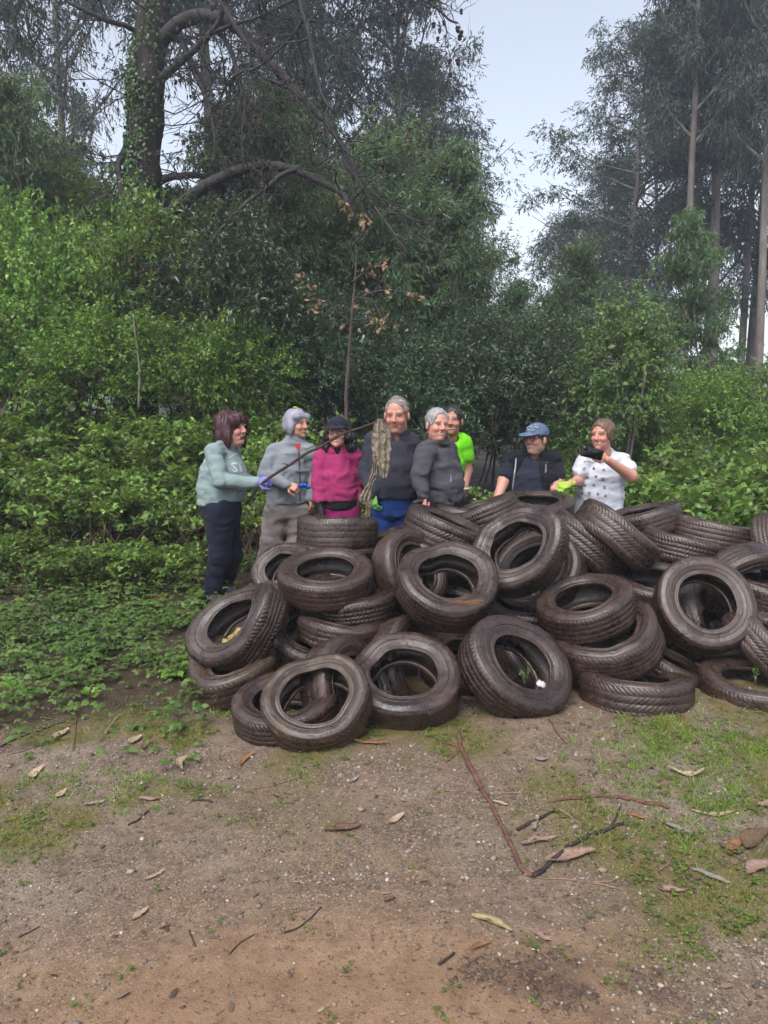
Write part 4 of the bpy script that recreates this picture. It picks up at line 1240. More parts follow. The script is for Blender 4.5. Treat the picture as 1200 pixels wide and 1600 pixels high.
# top middle
tyre('bent tyre gaping open in the top middle of the pile', 812, 858, 4.52, (-0.50, -0.66, 0.50), 0.285, 0.185, 0.168, 0, 0, spin=0.0, deform=D_(23, 0.10, 0.9, 0.03, 0.5, dents=((1.2, 0.4, 0.015, -0.03),), lump=0.014), seed=22)
tyre('dark tyre backing the gaping bent one', 842, 897, 4.74, (-0.50, -0.62, 0.58), 0.29, 0.19, 0.175, 0, 2, seed=23)
tyre('topmost tyre lying flat in front of the man in the blue cap', 840, 794, 5.85, nv(80, 4), 0.272, 0.17, 0.165, 0, 2, deform=D_(25, 0.02, 0.4, 0.012, 0.7, lump=0.01), seed=24)
tyre('rough tyre rising to the right below the topmost one', 757, 806, 5.55, roll(-20, -3), 0.262, 0.19, 0.16, 0, 2, seed=25)
tyre('tyre tucked under the rough rising one', 768, 840, 5.45, roll(-24, 0), 0.27, 0.17, 0.17, 1, 0, seed=26)
tyre('tyre barely showing behind the big slanting one', 728, 812, 5.75, roll(12, 0), 0.26, 0.17, 0.17, 1, 0, seed=27)
tyre('left one of two parallel tyres slanting down to the right', 917, 852, 5.02, roll(36, 4), 0.295, 0.20, 0.18, 0, 1, seed=28)
tyre('right one of two parallel tyres slanting down to the right', 962, 838, 4.92, roll(38, 0), 0.295, 0.205, 0.18, 1, 1, seed=29)
tyre('tyre rising to the right beside the white shirt', 1008, 815, 5.65, roll(-14, -3), 0.275, 0.20, 0.17, 0, 2, seed=30)
tyre('short tyre in the upper right below the ribbed one', 1064, 858, 5.22, roll(15, -2), 0.275, 0.19, 0.17, 1, 0, seed=31)
tyre('ribbed tyre topping the right side of the pile', 1112, 836, 5.45, roll(12, -3), 0.30, 0.20, 0.18, 1, 2, seed=32)
tyre('tyre arching with a clear tread pattern at the upper right', 1162, 912, 4.75, nv(-22, 12), 0.275, 0.19, 0.175, 0, 2, seed=33)
tyre('reddish tyre cut off by the right edge of the frame', 1212, 856, 5.15, (0.75, -0.55, 0.3), 0.25, 0.18, 0.16, 1, 0, seed=34)
# right middle
tyre('tyre tipped up to the right with tread ribs, middle right', 916, 950, 4.28, roll(-17, 9), 0.288, 0.19, 0.185, 1, 2, seed=35)
tyre('curved tyre holding the tipped one from below', 950, 1003, 4.14, roll(-20, 8), 0.292, 0.19, 0.195, 1, 0, deform=D_(27, 0.03, 0.3, 0.025, 0.1, lump=0.01), seed=36)
tyre('tyre sloping down to the right behind the flat front one', 1030, 1046, 4.30, roll(24, 2), 0.285, 0.19, 0.18, 2, 0, seed=37)
tyre('round tyre facing the camera on the right of the pile', 1100, 946, 4.32, nv(36, -4), 0.285, 0.165, 0.19, 1, 2, seed=38)
tyre('tyre lying behind the round facing one at the right', 1200, 925, 4.75, roll(8, 8), 0.28, 0.18, 0.18, 1, 0, seed=39)
tyre('tyre at the right edge below the arching one', 1215, 955, 4.55, roll(-10, 14), 0.27, 0.17, 0.17, 2, 0, seed=40)
tyre('tyre standing tilted at the right edge above the flat corner one', 1196, 1010, 4.28, (0.62, -0.25, 0.62), 0.275, 0.18, 0.17, 1, 1, seed=41)
tyre('tyre showing only its rim left of the round facing one', 1022, 918, 4.82, nv(78, 0), 0.28, 0.17, 0.175, 1, 0, seed=42)
tyre('small tyre at the left back of the pile beside the grey trousers', 447, 893, 4.95, (-0.45, -0.62, 0.62), 0.215, 0.16, 0.12, 1, 0, deform=D_(29, 0.08, 0.5, 0.03, 0.1, lump=0.012), seed=43)
# tyres inside the heap, seen through the holes
for k, (lab, px, py, Yd, nn) in enumerate([
    ('dark tyre inside the heap seen through the front centre one', 640, 1040, 4.15, (0.75, -0.55, 0.35)),
    ('dark tyre inside the heap between the two front leaning ones', 735, 1040, 4.25, (0.2, -0.3, 0.93)),
    ('dark tyre inside the heap seen through the large open one', 705, 960, 4.65, (0.2, -0.2, 0.95)),
    ('dark tyre inside the heap seen through the leaning front one', 835, 1040, 4.35, (0.5, -0.4, 0.76)),
    ('dark tyre inside the heap seen at the left of the round facing one', 1082, 970, 4.72, (0.85, -0.42, 0.3)),
    ('dark tyre inside the heap seen at the right of the round facing one', 1135, 985, 4.62, (-0.35, -0.45, 0.82)),
    ('dark tyre inside the heap below the gaping bent one', 820, 960, 4.75, (0.05, -0.1, 0.99)),
    ('dark tyre inside the heap behind the tipped ribbed one', 960, 930, 4.95, (0.1, 0.0, 0.99)),
    ('dark tyre inside the heap under the round holed one', 500, 965, 4.75, (-0.1, -0.1, 0.98)),
    ('dark tyre inside the heap under the left stack', 600, 945, 5.05, (0.1, -0.05, 0.99)),
    ('dark tyre inside the heap behind the flat front right one', 1080, 1040, 4.70, (0.0, -0.1, 0.99)),
    ('dark tyre inside the heap low behind the twisted one', 420, 1000, 4.45, (-0.1, -0.2, 0.97)),
    ('dark tyre deep inside the heap under the big slanting one', 700, 900, 5.35, (0.1, -0.1, 0.98)),
    ('dark tyre deep inside the heap under the parallel slanting pair', 930, 905, 5.40, (0.1, -0.1, 0.98)),
    ('dark tyre deep inside the heap under the ribbed one', 1110, 895, 5.35, (0.05, -0.1, 0.98)),
    ('dark tyre deep inside the heap under the topmost flat one', 835, 850, 5.75, (0.05, -0.1, 0.98)),
    ('dark tyre inside the tan front one, seen through its hole', 545, 1080, 3.78, (0.75, -0.5, 0.4)),
]):
    tyre(lab, px, py, Yd, nn, (0.28, 0.285, 0.275)[k % 3], 0.18, 0.18, k % 2, k % 3, seed=50 + k)
# ================================================================== PEOPLE
# ---- smooth implicit surfaces turned into meshes
class Field:
    def __init__(self, k=0.02):
        self.k, self.ops, self.bb = k, [], []
    def cap(self, a, b, ra, rb=None, flat=None, k=None, sub=False):
        a, b = np.array(a, float), np.array(b, float)
        rb = ra if rb is None else rb
        m = max(ra, rb)
        self.ops.append(('cap', a, b, ra, rb, flat, self.k if k is None else k, sub))
        if not sub: self.bb += [np.minimum(a, b) - m, np.maximum(a, b) + m]
        return self
    def chain(self, pts, rads, **kw):
        for i in range(len(pts) - 1):
            self.cap(pts[i], pts[i + 1], rads[i], rads[i + 1], **kw)
        return self
    def ell(self, c, r, rot=None, k=None, sub=False):
        c, r = np.array(c, float), np.array(r, float)
        self.ops.append(('ell', c, r, rot, None, None, self.k if k is None else k, sub))
        if not sub: self.bb += [c - r.max(), c + r.max()]
        return self
    def sec(self, a, b, wa, wb, da, db, fwd, k=None, rnd=0.03):
        a, b = np.array(a, float), np.array(b, float)
        m = max(wa, wb, da, db)
        self.ops.append(('sec', a, b, (wa, wb, da, db), m, (np.array(fwd, float), rnd), self.k if k is None else k, False))
        self.bb += [np.minimum(a, b) - m, np.maximum(a, b) + m]
        return self
    def plane(self, p, n):
        """cut away the side that n points to"""
        self.ops.append(('pl', np.array(p, float), unit(np.array(n, float)), None, None, None, 0, False))
        return self
    def noise(self, amp, freq, seed, octaves=2):
        self.ops.append(('no', amp, np.array(freq, float), seed, octaves, None, 0, False))
        return self
    def mesh(self, h):
        lo = np.min(self.bb, 0) - 0.03; hi = np.max(self.bb, 0) + 0.03
        n = np.ceil((hi - lo) / h).astype(int) + 1
        ax = [lo[i] + np.arange(n[i]) * h for i in range(3)]
        D = np.full(n, 0.2)
        for op in self.ops:
            t, k, sub = op[0], op[6], op[7]
            if t in ('pl', 'no'):
                G = np.stack(np.meshgrid(*ax, indexing='ij'), -1)
                if t == 'pl':
                    D = np.maximum(D, (G - op[1]) @ op[2])
                else:
                    msk = np.abs(D) < 0.05
                    if op[1] < 0:      # sharp folds
                        D[msk] += op[1] * (0.55 - 1.6 * np.abs(vnoise(G[msk] * op[2] + 0.9 * vnoise(G[msk] * 9, op[3] + 5)[:, None], op[3])))
                    else:
                        D[msk] += op[1] * fbm(G[msk] * op[2], op[4], op[3])
                continue
            if t == 'sec':
                m_ = op[4] + 0.07
                l_, h_ = np.minimum(op[1], op[2]) - m_, np.maximum(op[1], op[2]) + m_
            elif t == 'cap':
                m_ = max(op[3], op[4]) + 0.07
                l_, h_ = np.minimum(op[1], op[2]) - m_, np.maximum(op[1], op[2]) + m_
            else:
                m_ = op[2].max() + 0.07
                l_, h_ = op[1] - m_, op[1] + m_
            i0 = np.clip(((l_ - lo) / h).astype(int), 0, n); i1 = np.clip(((h_ - lo) / h).astype(int) + 2, 0, n)
            if (i1 <= i0).any(): continue
            sl = tuple(slice(a, b) for a, b in zip(i0, i1))
            G = np.stack(np.meshgrid(*[ax[q][sl[q]] for q in range(3)], indexing='ij'), -1)
            if t == 'sec':
                a, b = op[1], op[2]
                wa, wb, da, db = op[3]; fw, rnd = op[5]
                ba = b - a; ln = np.linalg.norm(ba)
                q = G - a
                tr = (q @ ba) / max(ba @ ba, 1e-9)
                tt = np.clip(tr, 0, 1)
                q = q - tr[..., None] * ba
                W_, D_2 = wa + tt * (wb - wa), da + tt * (db - da)
                qf = q @ fw; ql = np.sqrt(np.maximum((q * q).sum(-1) - qf * qf, 0))
                k0 = np.sqrt((ql / W_) ** 2 + (qf / D_2) ** 2) + 1e-9
                k1 = np.sqrt((ql / W_ ** 2) ** 2 + (qf / D_2 ** 2) ** 2) + 1e-9
                dr = k0 * (k0 - 1) / k1 + rnd
                axd = np.maximum(-tr, tr - 1) * ln + rnd
                d = np.where((axd > 0) & (dr > 0), np.sqrt(np.maximum(axd, 0) ** 2 + np.maximum(dr, 0) ** 2), np.maximum(axd, dr)) - rnd
            elif t == 'cap':
                a, b = op[1], op[2]
                ba = b - a
                q = G - a
                tt = np.clip((q @ ba) / max(ba @ ba, 1e-9), 0, 1)
                q = q - tt[..., None] * ba
                f = 1.0
                if op[5] is not None:
                    fa, f = np.array(op[5][0], float), op[5][1]
                    q = q + (q @ fa)[..., None] * fa * (1 / f - 1)
                d = (np.linalg.norm(q, axis=-1) - (op[3] + tt * (op[4] - op[3]))) * min(1, f)
            else:
                q = G - op[1]
                if op[3] is not None: q = q @ np.array(op[3]).T
                r = op[2]
                k0 = np.linalg.norm(q / r, axis=-1); k1 = np.linalg.norm(q / (r * r), axis=-1) + 1e-9
                d = k0 * (k0 - 1) / k1
            cur = D[sl]
            if sub:
                d = -d
                hh = np.clip(0.5 - 0.5 * (cur - d) / max(k, 1e-6), 0, 1)
                D[sl] = cur * (1 - hh) + d * hh + k * hh * (1 - hh)
            else:
                hh = np.clip(0.5 + 0.5 * (cur - d) / max(k, 1e-6), 0, 1)
                D[sl] = cur * (1 - hh) + d * hh - k * hh * (1 - hh)
        return surface_nets(D, lo, h)
def surface_nets(D, lo, h):
    n = np.array(D.shape)
    s = D < 0
    cs = tuple(n - 1)
    cnt = np.zeros(cs); acc = np.zeros(cs + (3,))
    quads = []
    cross = []
    for a in range(3):
        s0 = [slice(None)] * 3; s1 = [slice(None)] * 3
        s0[a] = slice(0, -1); s1[a] = slice(1, None)
        d0, d1 = D[tuple(s0)], D[tuple(s1)]
        C = s[tuple(s0)] != s[tuple(s1)]
        t = np.where(C, d0 / np.where(np.abs(d0 - d1) < 1e-12, 1, d0 - d1), 0)
        b, c = [q for q in range(3) if q != a]
        for ob in (0, 1):
            for oc_ in (0, 1):
                sl = [slice(None)] * 3
                sl[b] = slice(ob, n[b] - 1 + ob); sl[c] = slice(oc_, n[c] - 1 + oc_)
                cc = C[tuple(sl)]
                cnt += cc
                acc[..., a] += t[tuple(sl)] * cc
                acc[..., b] += ob * cc
                acc[..., c] += oc_ * cc
        cross.append((C, s[tuple(s0)], a, b, c))
    act = cnt > 0
    ids = np.full(cs, -1, int); ids[act] = np.arange(act.sum())
    ijk = np.argwhere(act)
    V = lo + h * (ijk + acc[act] / cnt[act][:, None])
    for C, sg, a, b, c in cross:
        e = np.argwhere(C)
        e = e[(e[:, b] > 0) & (e[:, c] > 0) & (e[:, b] < n[b] - 1) & (e[:, c] < n[c] - 1)]
        if not len(e): continue
        inside = sg[tuple(e.T)]
        def cid(db, dc):
            q = e.copy(); q[:, b] += db; q[:, c] += dc
            return ids[tuple(q.T)]
        Q = np.stack([cid(-1, -1), cid(0, -1), cid(0, 0), cid(-1, 0)], 1)
        flip = inside if a != 1 else ~inside
        Q[~flip] = Q[~flip][:, ::-1]
        quads.append(Q)
    return V, np.concatenate(quads)
def relax(V, Q, it=1, lam=0.5):
    for _ in range(it):
        S = np.zeros_like(V); c = np.zeros(len(V))
        for i in range(4):
            a, b = Q[:, i], Q[:, (i + 1) % 4]
            np.add.at(S, a, V[b]); np.add.at(S, b, V[a]); np.add.at(c, a, 1); np.add.at(c, b, 1)
        V = V + lam * (S / np.maximum(c, 1)[:, None] - V)
    return V

# ---- materials
def skin_mat():
    m = NT('skin')
    a = m.n('ShaderNodeAttribute', attribute_name='tone')
    n = m.noise(60, 3, 0.6, m.coord('Object'))
    c = m.mix(m.ramp(n, [(0.3, 0.0), (0.8, 0.22)]), a.outputs['Color'], (0.30, 0.10, 0.075))
    return m.done(m.bsdf(c, 0.5, m.bump(n, 0.1, 0.002), spec=0.4, sss=0.08))
M_SKIN = skin_mat()
def cloth(name, col, var=0.10, bscale=260, bump=0.35, sheen=0.03, rough=0.9):
    col = tuple(x * 1.2 for x in col)
    m = NT(name)
    oc = m.coord('Object')
    f = m.noise(9, 3, 0.6, oc)
    c = m.mix(m.ramp(f, [(0.3, 0.0), (0.75, 1.0)]), tuple(x * (1 - var) for x in col), tuple(min(1, x * (1 + var)) for x in col))
    mp = m.n('ShaderNodeMapping'); mp.inputs['Scale'].default_value = (1, 1, 1.7)
    m.l(oc, mp.inputs['Vector'])
    w = m.math('ABSOLUTE', m.math('SUBTRACT', m.noise(9, 2, 0.5, mp.outputs[0], 1.2), 0.5))
    fold = m.ramp(w, [(0.0, 1.0), (0.10, 0.35), (0.3, 0.0)])
    hgt = m.math('ADD', m.math('MULTIPLY', fold, 1.0), m.math('MULTIPLY', m.noise(bscale, 2, 0.6, oc), 0.08))
    b = m.bsdf(c, rough, m.bump(hgt, 0.16, 0.010), spec=0.15)
    b.inputs['Sheen Weight'].default_value = sheen
    return m.done(b)
def hair_mat(name, c0, c1):
    m = NT(name)
    mp = m.n('ShaderNodeMapping'); mp.inputs['Scale'].default_value = (1, 1, 0.18)
    m.l(m.coord('Object'), mp.inputs['Vector'])
    n = m.noise(150, 3, 0.6, mp.outputs[0], 0.4)
    n2 = m.noise(18, 2, 0.6, m.coord('Object'))
    rp = m.n('ShaderNodeNewGeometry').outputs['Random Per Island']
    c0 = tuple(x * 0.75 for x in c0); c1 = tuple(x * 1.25 for x in c1)
    return m.done(m.bsdf(m.mix(m.ramp(m.math('ADD', m.math('MULTIPLY', n, 0.35), m.math('ADD', m.math('MULTIPLY', n2, 0.25), m.math('MULTIPLY', rp, 0.45))), [(0.25, 0.0), (0.8, 1.0)]), c0, c1), 0.42, m.bump(n, 0.5, 0.004), spec=0.4))

# ---- head in its own space: x to the person's right, y forward, z up, eyes at z = 0, 0.24 tall
def head_field(o, neck_local, s):
    F = Field(0.014)
    wd = o.get('wide', 1.0)
    F.ell((0, -0.012, 0.035), (0.075 * wd, 0.096, 0.084))
    F.ell((0, 0.030, -0.030), (0.061 * wd, 0.060, 0.080))
    F.ell((0, 0.026, -0.072), (0.053 * wd, 0.054, 0.043))
    F.ell((0, 0.066, -0.098), (0.022, 0.020, 0.018))
    for sx in (-1, 1):
        F.ell((sx * 0.036 * wd, 0.062, -0.034 + 0.004 * o.get('smile', 0)), (0.024, 0.022, 0.022))
        F.ell((sx * 0.077 * wd, -0.006, -0.012), (0.010, 0.019, 0.030), k=0.006)
    F.cap((-0.040, 0.076, 0.022), (0.040, 0.076, 0.022), 0.012)
    for sx in (-1, 1):
        F.ell((sx * 0.031, 0.100, 0.0), (0.018, 0.017, 0.011), k=0.012, sub=True)
        F.ell((sx * 0.031, 0.0715, 0.0), (0.0125, 0.0120, 0.0095), k=0.004)
    F.cap((0, 0.086, 0.010), (0, 0.104, -0.028), 0.008, 0.0125, k=0.008)
    for sx in (-1, 1):
        F.ell((sx * 0.012, 0.094, -0.033), (0.009, 0.010, 0.008), k=0.006)
    sm = o.get('smile', 0.5)
    zc = 0.008 * sm
    wdm = 0.022 + 0.008 * sm
    op = o.get('open', 0.0)
    for zz, rr in ((-0.0575, 0.0055), (-0.069 - 0.022 * op, 0.0065)):
        F.cap((0, 0.0865, zz), (wdm, 0.074, zz * (1 - op * 0.12) + zc), rr * 0.85, 0.003, k=0.005)
        F.cap((0, 0.0865, zz), (-wdm, 0.074, zz * (1 - op * 0.12) + zc), rr * 0.85, 0.003, k=0.005)
    if op > 0 or sm > 0.6:
        F.ell((0, 0.094, -0.0625 - 0.011 * op), (wdm * 0.85, 0.016, 0.0042 + 0.012 * op), k=0.004, sub=True)
    for sx in (-1, 1):
        F.cap((sx * 0.021, 0.090, -0.036), (sx * (0.030 + 0.006 * sm), 0.078, -0.060), 0.0035, k=0.008, sub=True)
    if o.get('double_chin'):
        F.ell((0, 0.030, -0.105), (0.045, 0.042, 0.026))
    F.cap((0, -0.018, -0.055), neck_local, o.get('neck', 0.054), o.get('neck', 0.054) * 1.12, k=0.025)
    return F
def head_colors(V, o):
    base = np.array(o.get('skin', (0.50, 0.27, 0.19)))
    x, y, z = V[:, 0], V[:, 1], V[:, 2]
    ax_ = np.abs(x)
    C = np.tile(base, (len(V), 1))
    front = y > 0.045
    def blend(w, col):
        nonlocal C
        w = np.clip(w, 0, 1)[:, None]
        C = C * (1 - w) + np.array(col) * w
    blend(0.55 * np.exp(-(((ax_ - 0.038) / 0.022) ** 2 + ((z + 0.03) / 0.022) ** 2)) * front, (0.50, 0.17, 0.125))
    blend(0.6 * np.exp(-((ax_ / 0.016) ** 2 + ((z + 0.028) / 0.018) ** 2)) * (y > 0.085), (0.50, 0.17, 0.13))
    if o.get('stubble'):
        st = o['stubble']
        blend(st[0] * sstep(-0.040, -0.060, z) * sstep(-0.135, -0.12, z) * (y > -0.01) * sstep(0.13, 0.10, np.hypot(x, z + 0.03)), st[1])
        blend(st[0] * np.exp(-((z + 0.047) / 0.006) ** 2) * (ax_ < 0.032) * front, st[1])
    sm, op = o.get('smile', 0.5), o.get('open', 0.0)
    wdm = 0.026 + 0.009 * sm
    curve = z - 0.008 * sm * (ax_ / wdm) ** 2
    inl = (ax_ < wdm) & (y > 0.065)
    blend(0.85 * inl * np.exp(-((curve + 0.0575) / 0.005) ** 2), o.get('lips', (0.36, 0.13, 0.105)))
    blend(0.85 * inl * np.exp(-((curve + 0.069 + 0.022 * op) / 0.006) ** 2), o.get('lips', (0.36, 0.13, 0.105)))
    if op > 0:
        hole = (ax_ < wdm * 0.8) & (y > 0.06) & (np.abs(curve + 0.0635 + 0.011 * op) < 0.003 + 0.0105 * op)
        blend(hole * 0.95, (0.06, 0.012, 0.012))
        blend(((ax_ < wdm * 0.7) & (y > 0.06) & (np.abs(curve + 0.0615) < 0.003)) * 0.95, (0.72, 0.68, 0.60))
    elif sm > 0.6:
        blend((ax_ < wdm * 0.78) * (y > 0.06) * (np.abs(curve + 0.0630) < 0.0036) * 0.95, (0.66, 0.61, 0.54))
    else:
        blend((ax_ < wdm * 0.9) * (y > 0.06) * (np.abs(curve + 0.0632) < 0.0025) * 0.8, (0.16, 0.05, 0.04))
    # brows, lids, eyes
    br = tuple(x * 0.7 for x in o.get('brow', (0.10, 0.06, 0.045)))
    blend(0.9 * front * (ax_ > 0.012) * (ax_ < 0.050) * np.exp(-((z - 0.0235 - 0.004 * np.cos((ax_ - 0.03) / 0.02)) / 0.0045) ** 2), br)
    eye = front * np.exp(-(((ax_ - 0.031) / 0.0135) ** 4))
    sq = o.get('squint', 0.5)
    blend(0.38 * front * np.exp(-(((ax_ - 0.031) / 0.019) ** 2)) * np.exp(-((z + 0.001) / 0.012) ** 2), base * 0.5)
    blend(0.6 * eye * (np.abs(z) < 0.0050 - 0.003 * sq), (0.50, 0.45, 0.42))
    blend(0.95 * eye * np.exp(-(((ax_ - 0.031) / 0.0058) ** 2)) * (np.abs(z) < 0.006 - 0.0025 * sq), (0.035, 0.022, 0.016))
    blend(0.92 * eye * np.exp(-((z - 0.0055 + 0.003 * sq) / 0.0030) ** 2), (0.05, 0.026, 0.02))
    return C

def frame(yaw, pitch=0, roll_=0):
    """columns: person's right, forward, up ; yaw 0 looks at the camera, + turns to the photo's right"""
    M = Matrix.Rotation(R(yaw), 3, 'Z') @ Matrix.Rotation(R(180), 3, 'Z')
    M = M @ Matrix.Rotation(R(pitch), 3, 'X') @ Matrix.Rotation(R(roll_), 3, 'Y')
    return np.array(M)

def hand_mesh(curl, side, h=0.005, fat=1.0):
    """wrist at 0, fingers along +y, palm faces -z, thumb on the side*x side"""
    F = Field(0.008)
    F.cap((0, -0.03, 0), (0, 0.02, 0), 0.024 * fat, 0.026 * fat, flat=((0, 0, 1), 0.75))
    F.cap((-0.020, 0.030, 0), (-0.024, 0.080, 0), 0.017, 0.015, flat=((0, 0, 1), 0.8))
    F.cap((0.018, 0.030, 0), (0.024, 0.080, 0), 0.018, 0.015, flat=((0, 0, 1), 0.8))
    F.cap((0, 0.03, 0), (0, 0.085, 0.002), 0.020, 0.016, flat=((0, 0, 1), 0.75))
    for i, (bx, ln) in enumerate(((0.028, 0.074), (0.0095, 0.082), (-0.0095, 0.076), (-0.027, 0.060))):
        p = np.array((bx * side, 0.086 - 0.004 * abs(i - 1), 0.0)); a = 0.0
        spread = bx * side * 2.0 * (1 - curl)
        rad = 0.0088 * fat
        for seg, (fr, bend) in enumerate(((0.45, 60), (0.32, 80), (0.25, 55))):
            a += R(bend) * curl + 0.08
            d = np.array((spread * 0.6, math.cos(a), -math.sin(a)))
            q = p + d * ln * fr
            F.cap(p, q, rad * (1 - 0.08 * seg), rad * (0.94 - 0.08 * seg), k=0.003)
            p = q
    p = np.array((0.026 * side, 0.022, -0.004))
    for d, ln, r_ in (((0.75 * side, 0.62, -0.25), 0.040, 0.0115), ((0.35 * side * (1 - curl * 1.6), 0.8, -0.25 - 0.5 * curl), 0.032, 0.0098), ((0.1 * side * (1 - curl * 3), 0.85, -0.3 - 0.4 * curl), 0.024, 0.0088)):
        q = p + unit(np.array(d)) * ln
        F.cap(p, q, r_ * fat, r_ * 0.92 * fat, k=0.004)
        p = q
    V, Q = F.mesh(h)
    return relax(V, Q, 1, 0.4), Q
def hand_frame(d, back):
    """d: where the fingers point, back: where the back of the hand faces"""
    y = unit(np.array(d, float)); z = np.array(back, float); z = unit(z - y * (z @ y)); x = np.cross(y, z)
    return np.stack([x, y, z], 1)

class Person:
    def __init__(self, Y, foot_px, label, yaw=0):
        self.Y, self.yaw = Y, yaw
        x = (foot_px - 600) / FPX * Y
        self.base = np.array([x, Y, float(hz(x, Y)[0])])
        self.root = empty('person', tuple(self.base))
        tag(self.root, label, 'person', 'people standing behind the tyre pile')
        fr = frame(yaw)
        self.fwd = fr[:, 1]
        self.lat = -fr[:, 0]           # towards the photo's right when facing the camera
        self.skinV, self.skinQ, self.skinC, self.nv = [], [], [], 0
        self.tone = (0.50, 0.27, 0.19)
    def j(self, px, py, dy=0.0):
        return np.array(at(px, py, self.Y + dy))
    def part(self, name, V, Q, mat, it=0, smooth=True):
        me = mesh_np('person_' + name, np.asarray(V) - self.base, Q, smooth, mat)
        return link(bpy.data.objects.new(name, me), self.root)
    def mbpart(self, name, mb, mat, smooth=True):
        me = mb.mesh('person_' + name, mat, smooth)
        me.transform(Matrix.Translation(-Vector(self.base)))
        return link(bpy.data.objects.new(name, me), self.root)
    def field(self, name, F, h, mat, it=1):
        V, Q = F.mesh(h)
        V = relax(V, Q, it, 0.5)
        self.last = (V, Q)
        return self.part(name, V, Q, mat)
    def skin(self, V, Q, C=None):
        self.skinV.append(V); self.skinQ.append(Q + self.nv); self.nv += len(V)
        self.skinC.append(np.tile(self.tone, (len(V), 1)) if C is None else C)
    def finish(self):
        V = np.concatenate(self.skinV); Q = np.concatenate(self.skinQ); C = np.concatenate(self.skinC)
        me = mesh_np('person_body', V - self.base, Q, True, M_SKIN)
        a = me.color_attributes.new('tone', 'FLOAT_COLOR', 'POINT')
        a.data.foreach_set('color', np.concatenate([C, np.ones((len(C), 1))], 1).astype(np.float32).ravel())
        link(bpy.data.objects.new('body', me), self.root)
    # ---- head
    def head(self, px, py, dy, s, yaw, pitch, neck, o, roll_=0):
        self.tone = o.get('skin', self.tone)
        self.hc, self.hM, self.hs = self.j(px, py, dy), frame(yaw, pitch, roll_), s
        nl = (self.hM.T @ (np.array(neck) - self.hc)) / s
        F = head_field(o, nl, s)
        V, Q = F.mesh(0.0042)
        C = head_colors(V, o)
        V = relax(V, Q, 1, 0.3)
        self.skin(self.h2w(V), Q, C)
    def h2w(self, V):
        return self.hc + (np.asarray(V) * self.hs) @ self.hM.T
    def head_part(self, name, F, h, mat, it=1, strands=0, sdir=(0, -0.2, -1), slen=0.04, seed=1, swid=0.0015):
        V, Q = F.mesh(h)
        V = relax(V, Q, it, 0.5)
        if strands:
            g = np.random.default_rng(seed)
            nrm = np.zeros_like(V)
            fn = np.cross(V[Q[:, 1]] - V[Q[:, 0]], V[Q[:, 3]] - V[Q[:, 0]])
            for i in range(4): np.add.at(nrm, Q[:, i], fn)
            nrm = unit(nrm)
            ctr = V.mean(0)
            if np.mean(np.sum(nrm * (V - ctr), 1)) < 0: nrm = -nrm
            strands = int(strands * 4.5)
            pick = g.integers(0, len(V), strands)
            P, N = V[pick], nrm[pick]
            D0 = np.array(sdir) + 0.28 * g.normal(size=(strands, 3)); D0 = D0 - N * np.sum(D0 * N, 1, keepdims=True) * 0.8
            D = unit(D0 + N * (0.10 + 0.30 * g.random((strands, 1)) ** 3))
            v, f3, f4 = leaf_geo(P - D * slen * 0.4, D, N + 0.3 * g.normal(size=(strands, 3)), slen * (0.5 + g.random(strands)), swid, 'blade', curl=-0.15)
            me_faces = [Q, f4 + len(V)] if f4 is not None else [Q]
            W = self.h2w(np.concatenate([V, v]))
            tri = f3 + len(V)
            me = mesh_np('person_' + name, W - self.base, [tri] + me_faces, True, mat)
            return link(bpy.data.objects.new(name, me), self.root)
        return self.part(name, self.h2w(V), Q, mat)
    # ---- limbs and torso
    def torso_field(self, secs, grow=0.0, k=0.03):
        """secs: (centre, half width sideways, half depth)"""
        F = Field(k)
        for i, ((a, wa, da), (b, wb, db)) in enumerate(zip(secs[:-1], secs[1:])):
            e = unit(np.array(b) - np.array(a)) * 0.02
            F.sec(np.array(a) - e, np.array(b) + e, wa + grow - (0.03 if i == 0 and len(secs) > 2 else 0), wb + grow, da + grow, db + grow, self.fwd)
        return F
    def shoulders(self, F, s1, s2, neck, r=0.07, grow=0.0):
        c = (np.array(s1) + np.array(s2)) / 2
        F.cap(np.array(s1) * 0.9 + c * 0.1, np.array(s2) * 0.9 + c * 0.1, r + grow)
        n = np.array(neck)
        F.cap(n, np.array(s1) * 0.8 + c * 0.2 + np.array([0, 0, 0.012]), 0.052 + grow, 0.055 + grow, k=0.035)
        F.cap(n, np.array(s2) * 0.8 + c * 0.2 + np.array([0, 0, 0.012]), 0.052 + grow, 0.055 + grow, k=0.035)
        return F
    def body_core(self, secs, arms, legs):
        F = self.torso_field(secs, -0.022)
        for a in arms:
            F.chain(a, [0.045, 0.036, 0.026][:len(a)])
        for l in legs:
            F.chain(l, [0.075, 0.05, 0.04][:len(l)])
        V, Q = F.mesh(0.03)
        self.skin(V, Q)
    def bare_arm(self, pts, rads):
        F = Field(0.02).chain(pts, rads)
        V, Q = F.mesh(0.008)
        self.skin(relax(V, Q, 1), Q)
    def hand(self, wrist, d, back, curl, side, s=1.0, glove=None, fat=1.0):
        V, Q = hand_mesh(curl, side, fat=fat)
        W = np.array(wrist) + (V * s) @ hand_frame(d, back).T
        if glove is None:
            t = np.array(self.tone) * np.array([1.0, 0.92, 0.90])
            self.skin(W, Q, np.tile(t, (len(W), 1)))
        else:
            self.part('glove', W, Q, glove)
        return W
